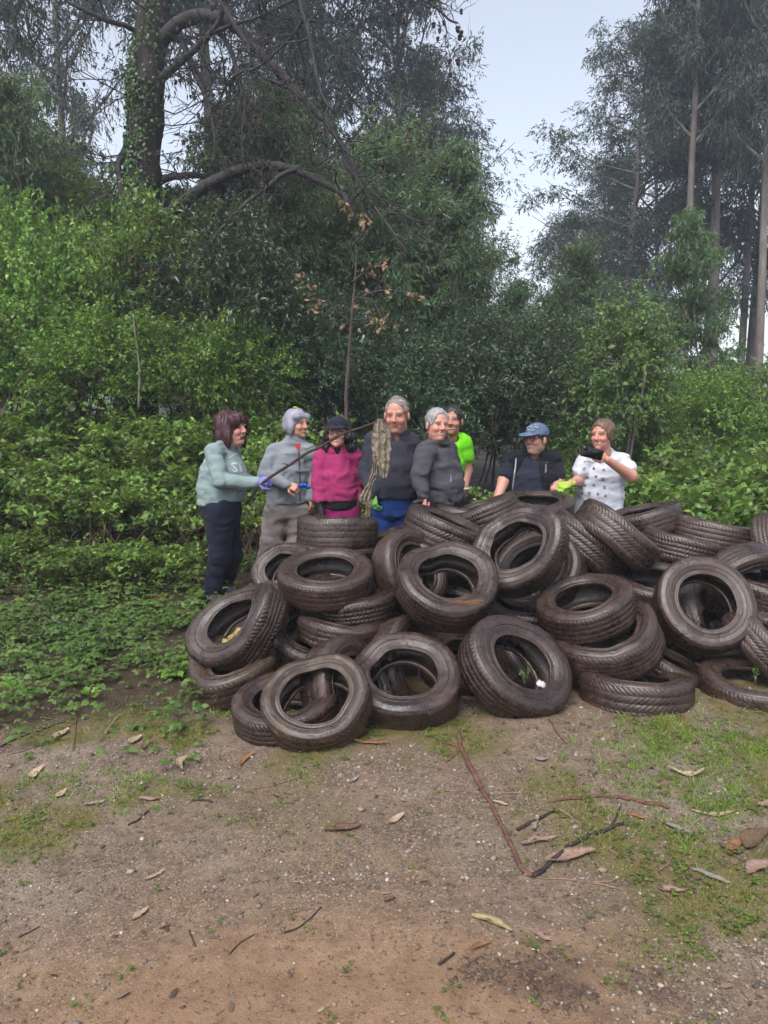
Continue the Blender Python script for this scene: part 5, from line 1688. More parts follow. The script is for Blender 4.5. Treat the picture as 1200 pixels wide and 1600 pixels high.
    def ring(self, F, c, rl, rd, r, tilt=0.0, n=14, a0=0, a1=360, k=0.01, up=(0, 0, 1)):
        pts = []
        for i in range(n + 1):
            a = R(a0 + (a1 - a0) * i / n)
            pts.append(np.array(c) + self.lat * rl * math.sin(a) + self.fwd * rd * math.cos(a) + np.array(up) * tilt * math.cos(a))
        for p, q in zip(pts[:-1], pts[1:]):
            F.cap(p, q, r, k=k)
        return F
    def collar(self, F, c, rl, rd, r, tilt, a0=0, a1=360):
        for dz, g_ in ((-0.012, 1.06), (0.012, 1.0), (0.032, 0.97)):
            self.ring(F, np.array(c) + np.array([0, 0, dz]), rl * g_, rd * g_, r * 0.75, tilt, a0=a0, a1=a1, k=0.006)
        return F
    def legs_field(self, hips, legs, waist=None, k=0.03):
        F = Field(k)
        if waist: 
            for (a, wa, da), (b, wb, db) in zip(waist[:-1], waist[1:]):
                e = unit(np.array(b) - np.array(a)) * 0.02
                F.sec(np.array(a) - e, np.array(b) + e, wa, wb, da, db, self.fwd)
        for pts, rads in legs:
            F.chain(pts, rads)
        return F
    def project(self, mb_pts, o, u, v, n, bvh, lift=0.003):
        out = []
        for (a, b) in mb_pts:
            p = np.array(o) + np.array(u) * a + np.array(v) * b
            hit = bvh.ray_cast(Vector(p + np.array(n) * 0.35), Vector(-np.array(n)))
            out.append(np.array(hit[0]) + np.array(n) * lift if hit[0] is not None else None)
        return out
    def decal(self, name, polys, o, u, v, n, mat, lift=0.003):
        """polys: list of (list of 2-d points, faces); laid on the last garment"""
        V, Q = self.last
        bvh = BVHTree.FromPolygons([tuple(p) for p in V], [tuple(int(i) for i in q) for q in Q])
        mb = MB()
        for pts, faces in polys:
            P = self.project(pts, o, u, v, n, bvh, lift)
            for f in faces:
                if all(P[i] is not None for i in f):
                    vs = [P[i] for i in f]
                    if len(f) == 3: mb.add(vs, [(0, 1, 2)])
                    elif len(f) == 4: mb.add(vs, None, [(0, 1, 2, 3)])
        if mb.n: return self.mbpart(name, mb, mat, smooth=False)
def text_polys(txt, size):
    cu = bpy.data.curves.new('t', 'FONT')
    cu.body = txt; cu.size = size; cu.resolution_u = 2
    cu.align_x = 'CENTER'
    ob = bpy.data.objects.new('t', cu)
    COL.objects.link(ob)
    me = bpy.data.meshes.new_from_object(ob.evaluated_get(bpy.context.evaluated_depsgraph_get()))
    me.calc_loop_triangles()
    pts = [(v.co.x, v.co.y) for v in me.vertices]
    tris = [tuple(t.vertices) for t in me.loop_triangles]
    bpy.data.objects.remove(ob); bpy.data.curves.remove(cu); bpy.data.meshes.remove(me)
    return [(pts, tris)]
def disc_poly(cx, cy, rx, ry, n=10):
    return ([(cx, cy)] + [(cx + rx * math.cos(i * 6.283 / n), cy + ry * math.sin(i * 6.283 / n)) for i in range(n)], [(0, 1 + i, 1 + (i + 1) % n) for i in range(n)])
def bar_poly(x0, y0, x1, y1, w):
    dx, dy = x1 - x0, y1 - y0; l = math.hypot(dx, dy) + 1e-9; nx, ny = -dy / l * w / 2, dx / l * w / 2
    return ([(x0 + nx, y0 + ny), (x0 - nx, y0 - ny), (x1 - nx, y1 - ny), (x1 + nx, y1 + ny)], [(0, 1, 2, 3)])
def star_poly(cx, cy, r):
    pts = [(cx, cy)] + [(cx + r * (1 if i % 2 == 0 else 0.4) * math.sin(i * math.pi / 5), cy + r * (1 if i % 2 == 0 else 0.4) * math.cos(i * math.pi / 5)) for i in range(10)]
    return (pts, [(0, 1 + i, 1 + (i + 1) % 10) for i in range(10)])

Z = np.array([0, 0, 1.0])
def wr(F, amp=0.006, seed=1, f=(16, 16, 26)):
    return F.noise(amp * 0.3, f, seed, 2).noise(-amp * 1.7, (6, 6, 15), seed + 40, 1).noise(-amp * 0.9, (10, 10, 24), seed + 50, 1)
# ------------------------------------------------------------------ 1: dark red bob, mint sweater, holding the stick
p = Person(6.0, 336, 'laughing woman with dark red bob in mint sweater holding a long stick', yaw=62)
neck = p.j(355, 698)
p.head(363, 670, 0, 1.08, 66, 6, neck, dict(skin=(0.478, 0.239, 0.184), smile=1.0, open=1.0, squint=0.8, double_chin=True, brow=(0.12, 0.06, 0.05), neck=0.055))
F = Field(0.02)
F.ell((0, -0.022, 0.034), (0.098, 0.116, 0.103)); F.ell((0, -0.055, -0.050), (0.098, 0.085, 0.088))
for sx in (-1, 1):
    F.ell((sx * 0.083, 0.006, -0.055), (0.030, 0.046, 0.078)); F.ell((sx * 0.060, 0.060, 0.045), (0.034, 0.030, 0.040))
F.ell((0, 0.078, 0.055), (0.066, 0.026, 0.036))
F.ell((0, 0.13, -0.062), (0.066, 0.105, 0.100), k=0.012, sub=True)
F.noise(0.012, (26, 26, 9), 3, 2).noise(0.006, (80, 80, 14), 5, 2)
p.head_part('hair', F, 0.006, hair_mat('hair_dark_red', (0.0135, 0.0045, 0.0067), (0.0638, 0.0165, 0.0240)), 1, 700, slen=0.055, seed=4)
secs = [(p.j(348, 708), 0.130, 0.105), (p.j(349, 735), 0.165, 0.170), (p.j(346, 762), 0.170, 0.175), (p.j(345, 790), 0.172, 0.178)]
shN, shF = p.j(334, 707, -0.16), p.j(364, 707, 0.16)
elN, wrN = p.j(345, 752, -0.24), p.j(401, 753, -0.20)
elF, wrF = p.j(372, 752, 0.20), p.j(388, 757, 0.05)
kN, aN = p.j(343, 868, -0.09), p.j(329, 932, -0.06)
kF, aF = p.j(363, 866, 0.10), p.j(351, 916, 0.12)
hN, hF = p.j(344, 798, -0.09), p.j(350, 798, 0.09)
p.body_core(secs, [(shN, elN, wrN), (shF, elF, wrF)], [(hN, kN, aN), (hF, kF, aF)])
F = p.torso_field(secs, 0.012)
F.chain([shN, elN, wrN], [0.066, 0.058, 0.043], k=0.016); F.chain([shF, elF, wrF], [0.066, 0.056, 0.045], k=0.006)
p.shoulders(F, shN, shF, p.j(354, 694), 0.058); p.ring(F, p.j(354, 694), 0.072, 0.070, 0.014, -0.012); p.ring(F, p.j(352, 689, 0.02), 0.066, 0.060, 0.013, -0.012)
F.plane(p.j(346, 785), (0.10, 0, -1)); F.cap(p.j(359, 680), p.j(354, 698), 0.066, 0.060, k=0.008, sub=True)
wr(F, 0.007, 11).noise(0.004, (8, 8, 50), 12, 2)
p.field('sweater', F, 0.011, cloth('sweater_mint', (0.1520, 0.2014, 0.2014)))
nrm = unit(p.fwd * 0.55 + np.array([0.45, -0.65, 0]))
u_ = unit(np.cross(Z, nrm)); 
M_PRINT = plain_mat('print_white', (0.4712, 0.5016, 0.5016), 0.7)
pol = text_polys('ST', 0.105) + [bar_poly(0.085 + 0.02 * i, -0.004 - 0.02 * (i % 2), 0.088 + 0.02 * i, 0.062 - 0.012 * (i % 3), 0.009) for i in range(4)]
pol += [bar_poly(-0.05 + 0.017 * i, 0.105 + 0.03 * math.sin(i / 9 * 3.14), -0.042 + 0.017 * i, 0.108 + 0.03 * math.sin((i + .5) / 9 * 3.14), 0.009) for i in range(9)]
pol += [bar_poly(-0.02 + 0.016 * i, -0.04 - 0.004 * i % 3, -0.012 + 0.016 * i, -0.012, 0.006) for i in range(8)] + [bar_poly(-0.02 + 0.014 * i, -0.165, -0.011 + 0.014 * i, -0.163, 0.008) for i in range(8)]
p.decal('lettering', pol, p.j(371, 737, -0.1), u_, Z, nrm, M_PRINT)
F = p.legs_field(None, [([hN, kN, aN], [0.122, 0.083, 0.066]), ([hF, kF, aF], [0.118, 0.083, 0.064])], [(p.j(345, 778), 0.160, 0.165), (p.j(346, 806), 0.160, 0.165)])
wr(F, 0.006, 13, (14, 14, 12))
p.field('trousers', F, 0.012, cloth('trousers_black', (0.0085, 0.010, 0.020)))
M_SHOE = plain_mat('shoe_purple', (0.0304, 0.0167, 0.0365), 0.6, 0.5, 40)
for (a, fx) in ((aN, 0.10), (aF, 0.11)):
    F = Field(0.02)
    zb = float(hz(a[0], a[1])[0])
    d = np.array([0.45, -0.80, 0])
    F.cap(a * np.array([1, 1, 0]) + Z * (zb + 0.05) - d * 0.04, a * np.array([1, 1, 0]) + Z * (zb + 0.042) + d * 0.15, 0.050, 0.044)
    F.cap(a, a * np.array([1, 1, 0]) + Z * (zb + 0.06), 0.050, 0.054)
    F.plane((0, 0, zb + 0.004), (0, 0, -1))
    p.field('shoe', F, 0.009, M_SHOE)
M_GLV = plain_mat('glove_violet', (0.1292, 0.1292, 0.3800), 0.55, 0.2)
HAND1 = p.j(412, 752, -0.22)
p.hand(p.j(401, 753, -0.21), (0.95, -0.1, 0.12), (-0.1, -0.75, 0.55), 0.85, 1, 1.02, M_GLV, 1.12)
p.finish()

# ------------------------------------------------------------------ 2: grey bob, grey fleece
p = Person(6.6, 442, 'smiling woman with short grey hair in light grey zipped fleece', yaw=28)
neck = p.j(461, 690)
p.head(464, 662, -0.02, 1.02, 52, 0, neck, dict(skin=(0.478, 0.258, 0.184), smile=0.75, squint=0.5, brow=(0.16, 0.13, 0.12), neck=0.047))
F = Field(0.02)
F.ell((0, -0.020, 0.040), (0.090, 0.108, 0.092)); F.ell((0, -0.055, -0.020), (0.088, 0.072, 0.070))
for sx in (-1, 1):
    F.ell((sx * 0.078, 0.000, -0.028), (0.022, 0.036, 0.058)); F.ell((sx * 0.052, 0.062, 0.058), (0.036, 0.028, 0.030))
F.ell((0, 0.125, -0.045), (0.062, 0.082, 0.105), k=0.012, sub=True)
F.noise(0.004, (24, 24, 8), 6, 2).noise(0.003, (90, 90, 10), 7, 2)
p.head_part('hair', F, 0.006, hair_mat('hair_grey', (0.1425, 0.1387, 0.1800), (0.3150, 0.3075, 0.3750)), 1, 450, slen=0.04, seed=5)
F = Field(0.01); F.ell((0.012, -0.005, 0.135), (0.024, 0.020, 0.006)).noise(0.004, (60, 60, 60), 3)
p.head_part('hair_clip', F, 0.004, plain_mat('clip_yellow', (0.4180, 0.4180, 0.0228), 0.5))
secs = [(p.j(455, 706), 0.145, 0.095), (p.j(453, 733), 0.168, 0.125), (p.j(450, 762), 0.172, 0.130), (p.j(450, 795), 0.182, 0.132)]
s1, e1, w1 = p.j(427, 707, -0.03), p.j(413, 742, -0.10), p.j(449, 757, -0.24)
s2, e2, w2 = p.j(486, 707, -0.02), p.j(492, 742, 0.03), p.j(486, 778, -0.02)
h1, k1, a1 = p.j(433, 800), p.j(424, 850, -0.05), p.j(414, 893, -0.04)
h2, k2, a2 = p.j(466, 800), p.j(464, 850, -0.02), p.j(458, 893, 0.02)
p.body_core(secs, [(s1, e1, w1), (s2, e2, w2)], [(h1, k1, a1), (h2, k2, a2)])
F = p.torso_field(secs, 0.010)
F.chain([s1, e1, w1], [0.068, 0.060, 0.044], k=0.006); F.chain([s2, e2, w2], [0.066, 0.058, 0.044], k=0.006)
p.collar(F, p.j(461, 688), 0.068, 0.066, 0.016, -0.012); p.shoulders(F, s1, s2, p.j(461, 690), 0.062)
F.plane(p.j(449, 788), (0.05, -0.05, -1)); F.cap(p.j(464, 672), p.j(461, 695), 0.050, 0.050, k=0.006, sub=True)
wr(F, 0.006, 21)
M_FLG = cloth('fleece_grey', (0.1558, 0.1710, 0.1900), 0.06)
p.field('fleece_jacket', F, 0.011, M_FLG)
nrm = p.fwd; u_ = p.lat
M_DARKZIP = plain_mat('zip_dark', (0.0380, 0.0228, 0.0266), 0.5)
p.decal('zip', [bar_poly(0.0, 0.0 - 0.03 * i, 0.0, -0.03 - 0.03 * i, 0.012) for i in range(14)], p.j(468, 706, -0.1), u_, Z, nrm, M_DARKZIP)
p.decal('undershirt', [([(-0.03, 0.045), (0.025, 0.045), (0.0, -0.02)], [(0, 1, 2)])], p.j(467, 702, -0.1), u_, Z, nrm, plain_mat('tee_red', (0.3800, 0.0228, 0.0266), 0.8), 0.006)
F = p.legs_field(None, [([h1, k1, a1], [0.115, 0.092, 0.100]), ([h2, k2, a2], [0.112, 0.090, 0.098])], [(p.j(449, 785), 0.182, 0.125), (p.j(449, 806), 0.180, 0.125)])
wr(F, 0.008, 23, (14, 14, 8))
F.plane((0, 0, float(hz(a1[0], a1[1])[0]) + 0.012), (0, 0, -1))
p.field('trousers', F, 0.012, cloth('trousers_taupe', (0.185, 0.158, 0.150)))
p.hand(w1, (0.88, -0.25, -0.32), (-0.2, -0.7, 0.7), 0.75, 1, 0.98)
p.hand(w2, (0.1, -0.2, -1), (0.9, -0.3, 0), 0.4, -1, 0.95)
for (a, nm) in ((a1, 0), (a2, 1)):
    F = Field(0.02); zb = float(hz(a[0], a[1])[0])
    F.cap((a[0], a[1], zb + 0.04), (a[0] + 0.05, a[1] - 0.15, zb + 0.038), 0.045, 0.04).plane((0, 0, zb + 0.003), (0, 0, -1))
    p.field('shoe', F, 0.010, plain_mat('shoe_grey', (0.1520, 0.1368, 0.1444), 0.7))
p.finish()
F = Field(0.012)
c = p.j(474, 760, -0.34)
F.cap(c - np.array([0.035, 0, -0.006]), c + np.array([0.04, 0, -0.008]), 0.017, 0.014).ell(c + np.array([0.01, -0.01, 0.012]), (0.03, 0.015, 0.012)).noise(0.008, (60, 60, 60), 5)
V, Q = F.mesh(0.005)
o = obj('rubber_glove', mesh_np('rubber_glove', V - c, Q), plain_mat('glove_blue', (0.0076, 0.0684, 0.3192), 0.45), None, tuple(c))
tag(o, 'crumpled bright blue rubber glove in the hand of the grey haired woman', 'glove')

# ------------------------------------------------------------------ 3: magenta fleece, black cap
p = Person(6.05, 528, 'woman in magenta fleece pullover with black cap and glasses', yaw=2)
neck = p.j(528, 699)
p.head(528, 676, -0.05, 1.0, -8, 5, neck, dict(skin=(0.515, 0.276, 0.221), smile=0.9, squint=0.6, brow=(0.05, 0.03, 0.03), neck=0.047))
F = Field(0.02)
for sx in (-1, 1):
    F.ell((sx * 0.088, -0.010, -0.035), (0.042, 0.055, 0.085)); F.ell((sx * 0.095, -0.025, -0.095), (0.042, 0.05, 0.055))
F.ell((0, -0.055, -0.03), (0.10, 0.07, 0.11))
F.noise(0.020, (34, 34, 26), 8, 2).noise(0.008, (80, 80, 60), 9, 2)
p.head_part('hair', F, 0.006, hair_mat('hair_black', (0.0060, 0.0045, 0.0053), (0.0225, 0.0165, 0.0180)), 1, 600, sdir=(0, 0, -0.6), slen=0.05, seed=6)
def cap_part(p, mat, visor=1.0, tilt=0.0, reach=0.085):
    F = Field(0.012)
    F.ell((0, -0.010, 0.042), (0.088, 0.108, 0.090)).plane((0, 0, 0.030), (0, -0.12, -1))
    d = p.head_part('cap', F, 0.006, mat, 1)
    F = Field(0.01)
    Rm = np.array(Matrix.Rotation(R(-14 + tilt), 3, 'X').transposed())
    F.ell((0, 0.105, 0.034), (0.080, reach, 0.010), rot=Rm)
    V, Q = F.mesh(0.005)
    me = mesh_np('person_visor', p.h2w(V) - p.base, Q, True, mat)
    link(bpy.data.objects.new('visor', me), d)
    return d
M_CAPB = cloth('cap_black', (0.0122, 0.0129, 0.0198), 0.1)
cap_part(p, M_CAPB, reach=0.058)
def glasses(p, mat, r=0.021):
    mb = MB()
    for sx in (-1, 1):
        a = np.linspace(0, 2 * math.pi, 15)
        mb.tube(p.h2w(np.stack([sx * 0.031 + r * np.cos(a), 0.098 + 0 * a, -0.003 + r * 0.72 * np.sin(a)], 1)), 0.0024, 5, False)
        mb.tube(p.h2w([(sx * 0.052, 0.098, 0.004), (sx * 0.074, 0.05, 0.004), (sx * 0.08, -0.01, 0.0)]), 0.002, 5, False)
    mb.tube(p.h2w([(-0.010, 0.099, 0.002), (0.010, 0.099, 0.002)]), 0.002, 5, False)
    p.mbpart('glasses', mb, mat)
M_FRAME = plain_mat('glasses_frame', (0.0114, 0.0091, 0.0091), 0.3)
glasses(p, M_FRAME, 0.023)
secs = [(p.j(528, 714), 0.118, 0.095), (p.j(530, 740), 0.128, 0.135), (p.j(532, 768), 0.128, 0.140), (p.j(532, 794), 0.130, 0.130)]
s1, e1, w1 = p.j(502, 715), p.j(498, 754, -0.05), p.j(500, 790, -0.12)
s2, e2, w2 = p.j(555, 715), p.j(558, 750, 0.03), p.j(558, 786, -0.02)
L = [(p.j(517, 800), p.j(516, 860, -0.02), p.j(515, 935)), (p.j(545, 800), p.j(546, 860, -0.02), p.j(547, 935))]
p.body_core(secs, [(s1, e1, w1), (s2, e2, w2)], L)
F = p.torso_field(secs, 0.012)
F.chain([s1, e1, w1], [0.066, 0.060, 0.048], k=0.006); F.chain([s2, e2, w2], [0.064, 0.056, 0.048], k=0.006)
p.collar(F, p.j(528, 697), 0.082, 0.080, 0.020, -0.030, a0=18, a1=342); p.shoulders(F, s1, s2, p.j(528, 698), 0.056)
F.plane(p.j(532, 781), (0, 0, -1)); F.cap(p.j(528, 684, -0.04), p.j(528, 702, -0.03), 0.052, 0.05, k=0.006, sub=True)
F.cap(p.j(529, 700, -0.12), p.j(535, 715, -0.15), 0.030, 0.008, k=0.006, sub=True)
wr(F, 0.007, 31)
p.field('fleece_pullover', F, 0.011, cloth('fleece_magenta', (0.225, 0.022, 0.086), 0.08))
F = p.torso_field([(p.j(532, 775), 0.132, 0.130), (p.j(532, 792), 0.134, 0.130)], 0.006)
F.plane(p.j(532, 795), (0, 0, -1)); wr(F, 0.004, 32)
p.field('hem_band', F, 0.012, cloth('band_black', (0.0091, 0.0091, 0.0122)))
F = p.legs_field(None, [(L[0], [0.098, 0.075, 0.06]), (L[1], [0.098, 0.075, 0.06])], [(p.j(532, 788), 0.132, 0.122), (p.j(532, 806), 0.134, 0.122)])
wr(F, 0.005, 33)
p.field('trousers', F, 0.013, cloth('trousers_magenta', (0.1824, 0.0106, 0.0798)))
F = p.torso_field([(p.j(528, 706), 0.07, 0.07), (p.j(530, 716, -0.03), 0.06, 0.07)], 0)
p.field('undershirt', F, 0.009, cloth('tee_black', (0.0091, 0.0091, 0.0114)))
p.hand(w1, (0.15, -0.2, -1), (-0.9, -0.4, 0), 0.5, 1, 0.98, plain_mat('glove_charcoal', (0.0228, 0.0243, 0.0266), 0.8))
p.hand(w2, (-0.2, -0.2, -1), (0.9, -0.4, 0), 0.5, -1, 0.95)
p.finish()

# ------------------------------------------------------------------ 4: tall man, dark zip neck sweater, jeans
p = Person(5.98, 612, 'tallest man with cropped grey hair in dark zip neck sweater and blue jeans', yaw=-4)
neck = p.j(620, 680)
p.head(620, 648, -0.06, 1.13, -12, -8, neck, dict(skin=(0.460, 0.225, 0.161), smile=0.35, squint=0.9, wide=1.04, brow=(0.22, 0.15, 0.11), double_chin=True, neck=0.064, stubble=(0.18, (0.30, 0.22, 0.19))))
def short_hair(p, mat, thick=0.007, line=0.055, seed=1, strands=260, back=-0.03, grow=0.0):
    F = Field(0.01)
    F.ell((0, -0.014, 0.037), (0.076 + thick, 0.097 + thick, 0.085 + thick + grow))
    F.ell((0, 0.115, line - 0.075), (0.085, 0.070, 0.090), k=0.012, sub=True)
    F.ell((0, 0.030, -0.085), (0.120, 0.062, 0.085), k=0.010, sub=True)
    F.plane((0, -0.05, back), (0, 0.25, -1))
    F.noise(0.005, (60, 60, 40), seed, 2)
    return p.head_part('hair', F, 0.005, mat, 1, strands, sdir=(0, -0.4, 0.4), slen=0.016, seed=seed)
short_hair(p, hair_mat('hair_cropped_grey', (0.0900, 0.0825, 0.0788), (0.2025, 0.1950, 0.1875)), 0.002, 0.092, 12, 120)
secs = [(p.j(612, 694), 0.165, 0.115), (p.j(613, 725), 0.205, 0.165), (p.j(616, 755), 0.185, 0.190), (p.j(616, 785), 0.180, 0.170)]
s1, e1, w1 = p.j(583, 690), p.j(573, 740, -0.02), p.j(583, 770, -0.14)
s2, e2, w2 = p.j(643, 692), p.j(655, 740, 0.03), p.j(650, 775, 0.02)
L = [(p.j(600, 795), p.j(598, 860, -0.04), p.j(596, 945, 0.0)), (p.j(632, 795), p.j(634, 860, -0.04), p.j(636, 945, 0.0))]
p.body_core(secs, [(s1, e1, w1), (s2, e2, w2)], L)
F = p.torso_field(secs, 0.012)
F.chain([s1, e1, w1], [0.074, 0.066, 0.048], k=0.006); F.chain([s2, e2, w2], [0.074, 0.066, 0.050], k=0.006)
p.collar(F, p.j(620, 679, -0.01), 0.083, 0.080, 0.020, -0.038, a0=22, a1=338); p.shoulders(F, s1, s2, p.j(620, 676), 0.066)
F.plane(p.j(616, 778), (0, 0, -1)); F.cap(p.j(620, 662, -0.04), p.j(620, 684, -0.02), 0.066, 0.062, k=0.006, sub=True)
F.cap(p.j(622, 682, -0.14), p.j(626, 698, -0.17), 0.030, 0.006, k=0.006, sub=True)
wr(F, 0.006, 41)
p.field('sweater', F, 0.011, cloth('sweater_slate', (0.0258, 0.0258, 0.0380), 0.12))
Fc = p.torso_field([(p.j(621, 682, -0.02), 0.074, 0.068), (p.j(622, 691, -0.05), 0.060, 0.055)], 0); Fc.cap(p.j(620, 668, -0.05), p.j(622, 686, -0.10), 0.062, 0.050, k=0.005, sub=True)
p.field('shirt_collar', Fc, 0.009, cloth('collar_coral', (0.3192, 0.0646, 0.0532)))
F = p.legs_field(None, [(L[0], [0.105, 0.085, 0.07]), (L[1], [0.105, 0.085, 0.07])], [(p.j(616, 768), 0.168, 0.160), (p.j(616, 802), 0.168, 0.150)])
wr(F, 0.006, 43)
p.field('jeans', F, 0.012, cloth('denim_blue', (0.0091, 0.0304, 0.1254), 0.25))
M_GREENG = plain_mat('glove_green', (0.1824, 0.4180, 0.1064), 0.6)
p.hand(w1, (0.1, -0.1, -1), (-0.8, -0.6, 0), 0.35, 1, 1.02, M_GREENG, 1.1)
p.hand(w2, (0.1, -0.1, -1), (0.8, -0.6, 0), 0.4, -1, 1.02)
p.finish()

# ------------------------------------------------------------------ 6: neon shirt (behind)
p = Person(6.4, 708, 'man with dark hair in neon green shirt behind the man in grey fleece', yaw=-6)
neck = p.j(706, 683)
p.head(707, 657, -0.03, 1.02, -14, 2, neck, dict(skin=(0.386, 0.189, 0.129), smile=0.8, squint=0.4, brow=(0.03, 0.02, 0.018), neck=0.052, stubble=(0.3, (0.16, 0.10, 0.085))))
short_hair(p, hair_mat('hair_dark', (0.0075, 0.0060, 0.0060), (0.0263, 0.0210, 0.0195)), 0.005, 0.062, 13, 200)
secs = [(p.j(705, 696), 0.118, 0.100), (p.j(703, 722), 0.122, 0.120), (p.j(702, 755), 0.120, 0.120), (p.j(702, 790), 0.125, 0.115)]
s1, e1, w1 = p.j(684, 693), p.j(676, 735, -0.02), p.j(680, 770, -0.08)
s2, e2, w2 = p.j(724, 692), p.j(730, 735, 0.02), p.j(725, 766, -0.08)
L = [(p.j(696, 800), p.j(694, 860), p.j(693, 925)), (p.j(722, 800), p.j(724, 860), p.j(725, 925))]
p.body_core(secs, [(s1, e1), (s2, e2)], L)
p.bare_arm([s1, e1, w1], [0.055, 0.044, 0.030]); p.bare_arm([s2, s2 * 0.45 + e2 * 0.55, e2, w2], [0.055, 0.052, 0.044, 0.030])
F = p.torso_field(secs, 0.010)
F.cap(s1, s1 * 0.45 + e1 * 0.55, 0.068, 0.070, k=0.006); F.cap(s2, s2 * 0.5 + e2 * 0.5, 0.070, 0.074, k=0.006)
p.shoulders(F, s1, s2, p.j(706, 682), 0.062)
F.plane(p.j(709, 792), (0, 0, -1)); F.cap(p.j(706, 668, -0.03), p.j(706, 685, -0.03), 0.056, 0.054, k=0.006, sub=True)
F.plane(s2 * 0.52 + e2 * 0.48, unit(e2 - s2) + np.array([0.5, 0, 0])) if False else None
wr(F, 0.006, 61)
p.field('shirt', F, 0.011, cloth('shirt_neon', (0.11, 0.42, 0.012), 0.05, sheen=0.0))
p.decal('lettering', text_polys('ULA', 0.055), p.j(706, 701, -0.1), p.lat, Z, p.fwd, plain_mat('print_teal', (0.0000, 0.0912, 0.0760), 0.7))
F = p.legs_field(None, [((L[0][0], L[0][1]), [0.105, 0.09]), ((L[1][0], L[1][1]), [0.105, 0.09])], [(p.j(703, 780), 0.125, 0.112), (p.j(704, 806), 0.130, 0.112)])
p.field('shorts', F, 0.013, cloth('shorts_black', (0.0106, 0.0106, 0.0129)))
F = Field(0.01); F.chain([L[0][1], L[0][2]], [0.055, 0.042]); F.chain([L[1][1], L[1][2]], [0.055, 0.042])
V, Q = F.mesh(0.015); p.skin(V, Q)
p.hand(w2, (-0.15, -0.1, -1), (0.8, -0.6, 0), 0.45, -1, 1.0)
p.hand(w1, (0.15, -0.1, -1), (-0.8, -0.6, 0), 0.45, 1, 1.0)
mb = MB(); a = np.linspace(0, 6.283, 14); c = w2 * 0.92 + e2 * 0.08
mb.tube(np.stack([c[0] + 0.036 * np.cos(a), c[1] + 0.036 * np.sin(a), c[2] + 0 * a], 1), 0.009, 6, False)
p.mbpart('wristband', mb, plain_mat('band_white', (0.5320, 0.5168, 0.5016), 0.5))
p.finish()

# ------------------------------------------------------------------ 5: grey fleece, big belly, side on
p = Person(5.86, 688, 'smiling grey haired man in dark grey fleece standing side on', yaw=52)
neck = p.j(682, 690)
p.head(683, 664, -0.05, 0.99, 24, 0, neck, dict(skin=(0.497, 0.239, 0.184), smile=1.0, squint=0.8, wide=1.05, brow=(0.26, 0.22, 0.20), double_chin=True, neck=0.062), roll_=-4)
short_hair(p, hair_mat('hair_silver', (0.10, 0.098, 0.10), (0.225, 0.222, 0.228)), 0.006, 0.092, 14, 300, -0.035, 0.006)
secs = [(p.j(681, 706), 0.160, 0.120), (p.j(683, 728), 0.170, 0.155), (p.j(686, 757), 0.160, 0.185), (p.j(687, 792), 0.155, 0.170)]
s1, e1, w1 = p.j(666, 705, -0.13), p.j(656, 742, -0.21), p.j(660, 772, -0.26)
s2, e2, w2 = p.j(698, 704, 0.14), p.j(712, 745, 0.18), p.j(718, 780, 0.12)
L = [(p.j(684, 800, -0.08), p.j(682, 860, -0.08), p.j(680, 948, -0.05)), (p.j(700, 800, 0.09), p.j(701, 860, 0.08), p.j(701, 948, 0.08))]
p.body_core(secs, [(s1, e1, w1), (s2, e2, w2)], L)
F = p.torso_field(secs, 0.012)
F.chain([s1, e1, w1], [0.078, 0.068, 0.048], k=0.006); F.chain([s2, e2, w2], [0.075, 0.065, 0.050], k=0.006)
p.collar(F, p.j(682, 687, -0.01), 0.080, 0.078, 0.020, -0.020); p.shoulders(F, s1, s2, p.j(682, 689), 0.074)
F.plane(p.j(692, 785), (0.06, 0, -1)); F.cap(p.j(683, 668, -0.03), p.j(682, 692, -0.02), 0.064, 0.062, k=0.006, sub=True)
wr(F, 0.008, 51)
p.field('fleece_jacket', F, 0.011, cloth('fleece_charcoal', (0.0471, 0.0441, 0.0517), 0.06))
M_ZIPG = plain_mat('zip_grey', (0.1824, 0.1748, 0.1900), 0.4)
p.decal('pocket_zip', [bar_poly(0, 0.015 * i, 0.002 * i, 0.015 * (i + 1), 0.008) for i in range(4)], p.j(703, 752, -0.1), np.array([1, 0, 0]), Z, np.array([0, -1, 0]), M_ZIPG)
F = p.legs_field(None, [(L[0], [0.110, 0.085, 0.07]), (L[1], [0.108, 0.085, 0.07])], [(p.j(692, 776), 0.165, 0.175), (p.j(692, 804), 0.160, 0.160)])
wr(F, 0.005, 53)
p.field('trousers', F, 0.013, cloth('trousers_dark', (0.0106, 0.0091, 0.0122)))
p.hand(w1, (0.05, -0.2, -1), (-0.75, -0.6, 0), 0.9, 1, 1.0)
p.hand(w2, (0.1, -0.1, -1), (0.8, 0.6, 0), 0.5, -1, 1.0)
p.finish()
F = Field(0.008); c = p.j(652, 790, -0.28)
for i in range(5):
    F.cap(c + np.array([0.012 * i - 0.02, 0, 0.02]), c + np.array([0.022 * i - 0.07, 0.005 * i, -0.05 + 0.01 * abs(i - 2)]), 0.011, 0.008, k=0.004)
F.cap(c + np.array([-0.02, 0, 0.02]), c + np.array([0.03, 0, 0.035]), 0.02, 0.018)
V, Q = F.mesh(0.005)
tag(obj('work_glove', mesh_np('work_glove', V - c, Q), plain_mat('glove_black', (0.0091, 0.0091, 0.0114), 0.6), None, tuple(c)), 'black work glove dangling from the fist of the man in grey fleece', 'glove')

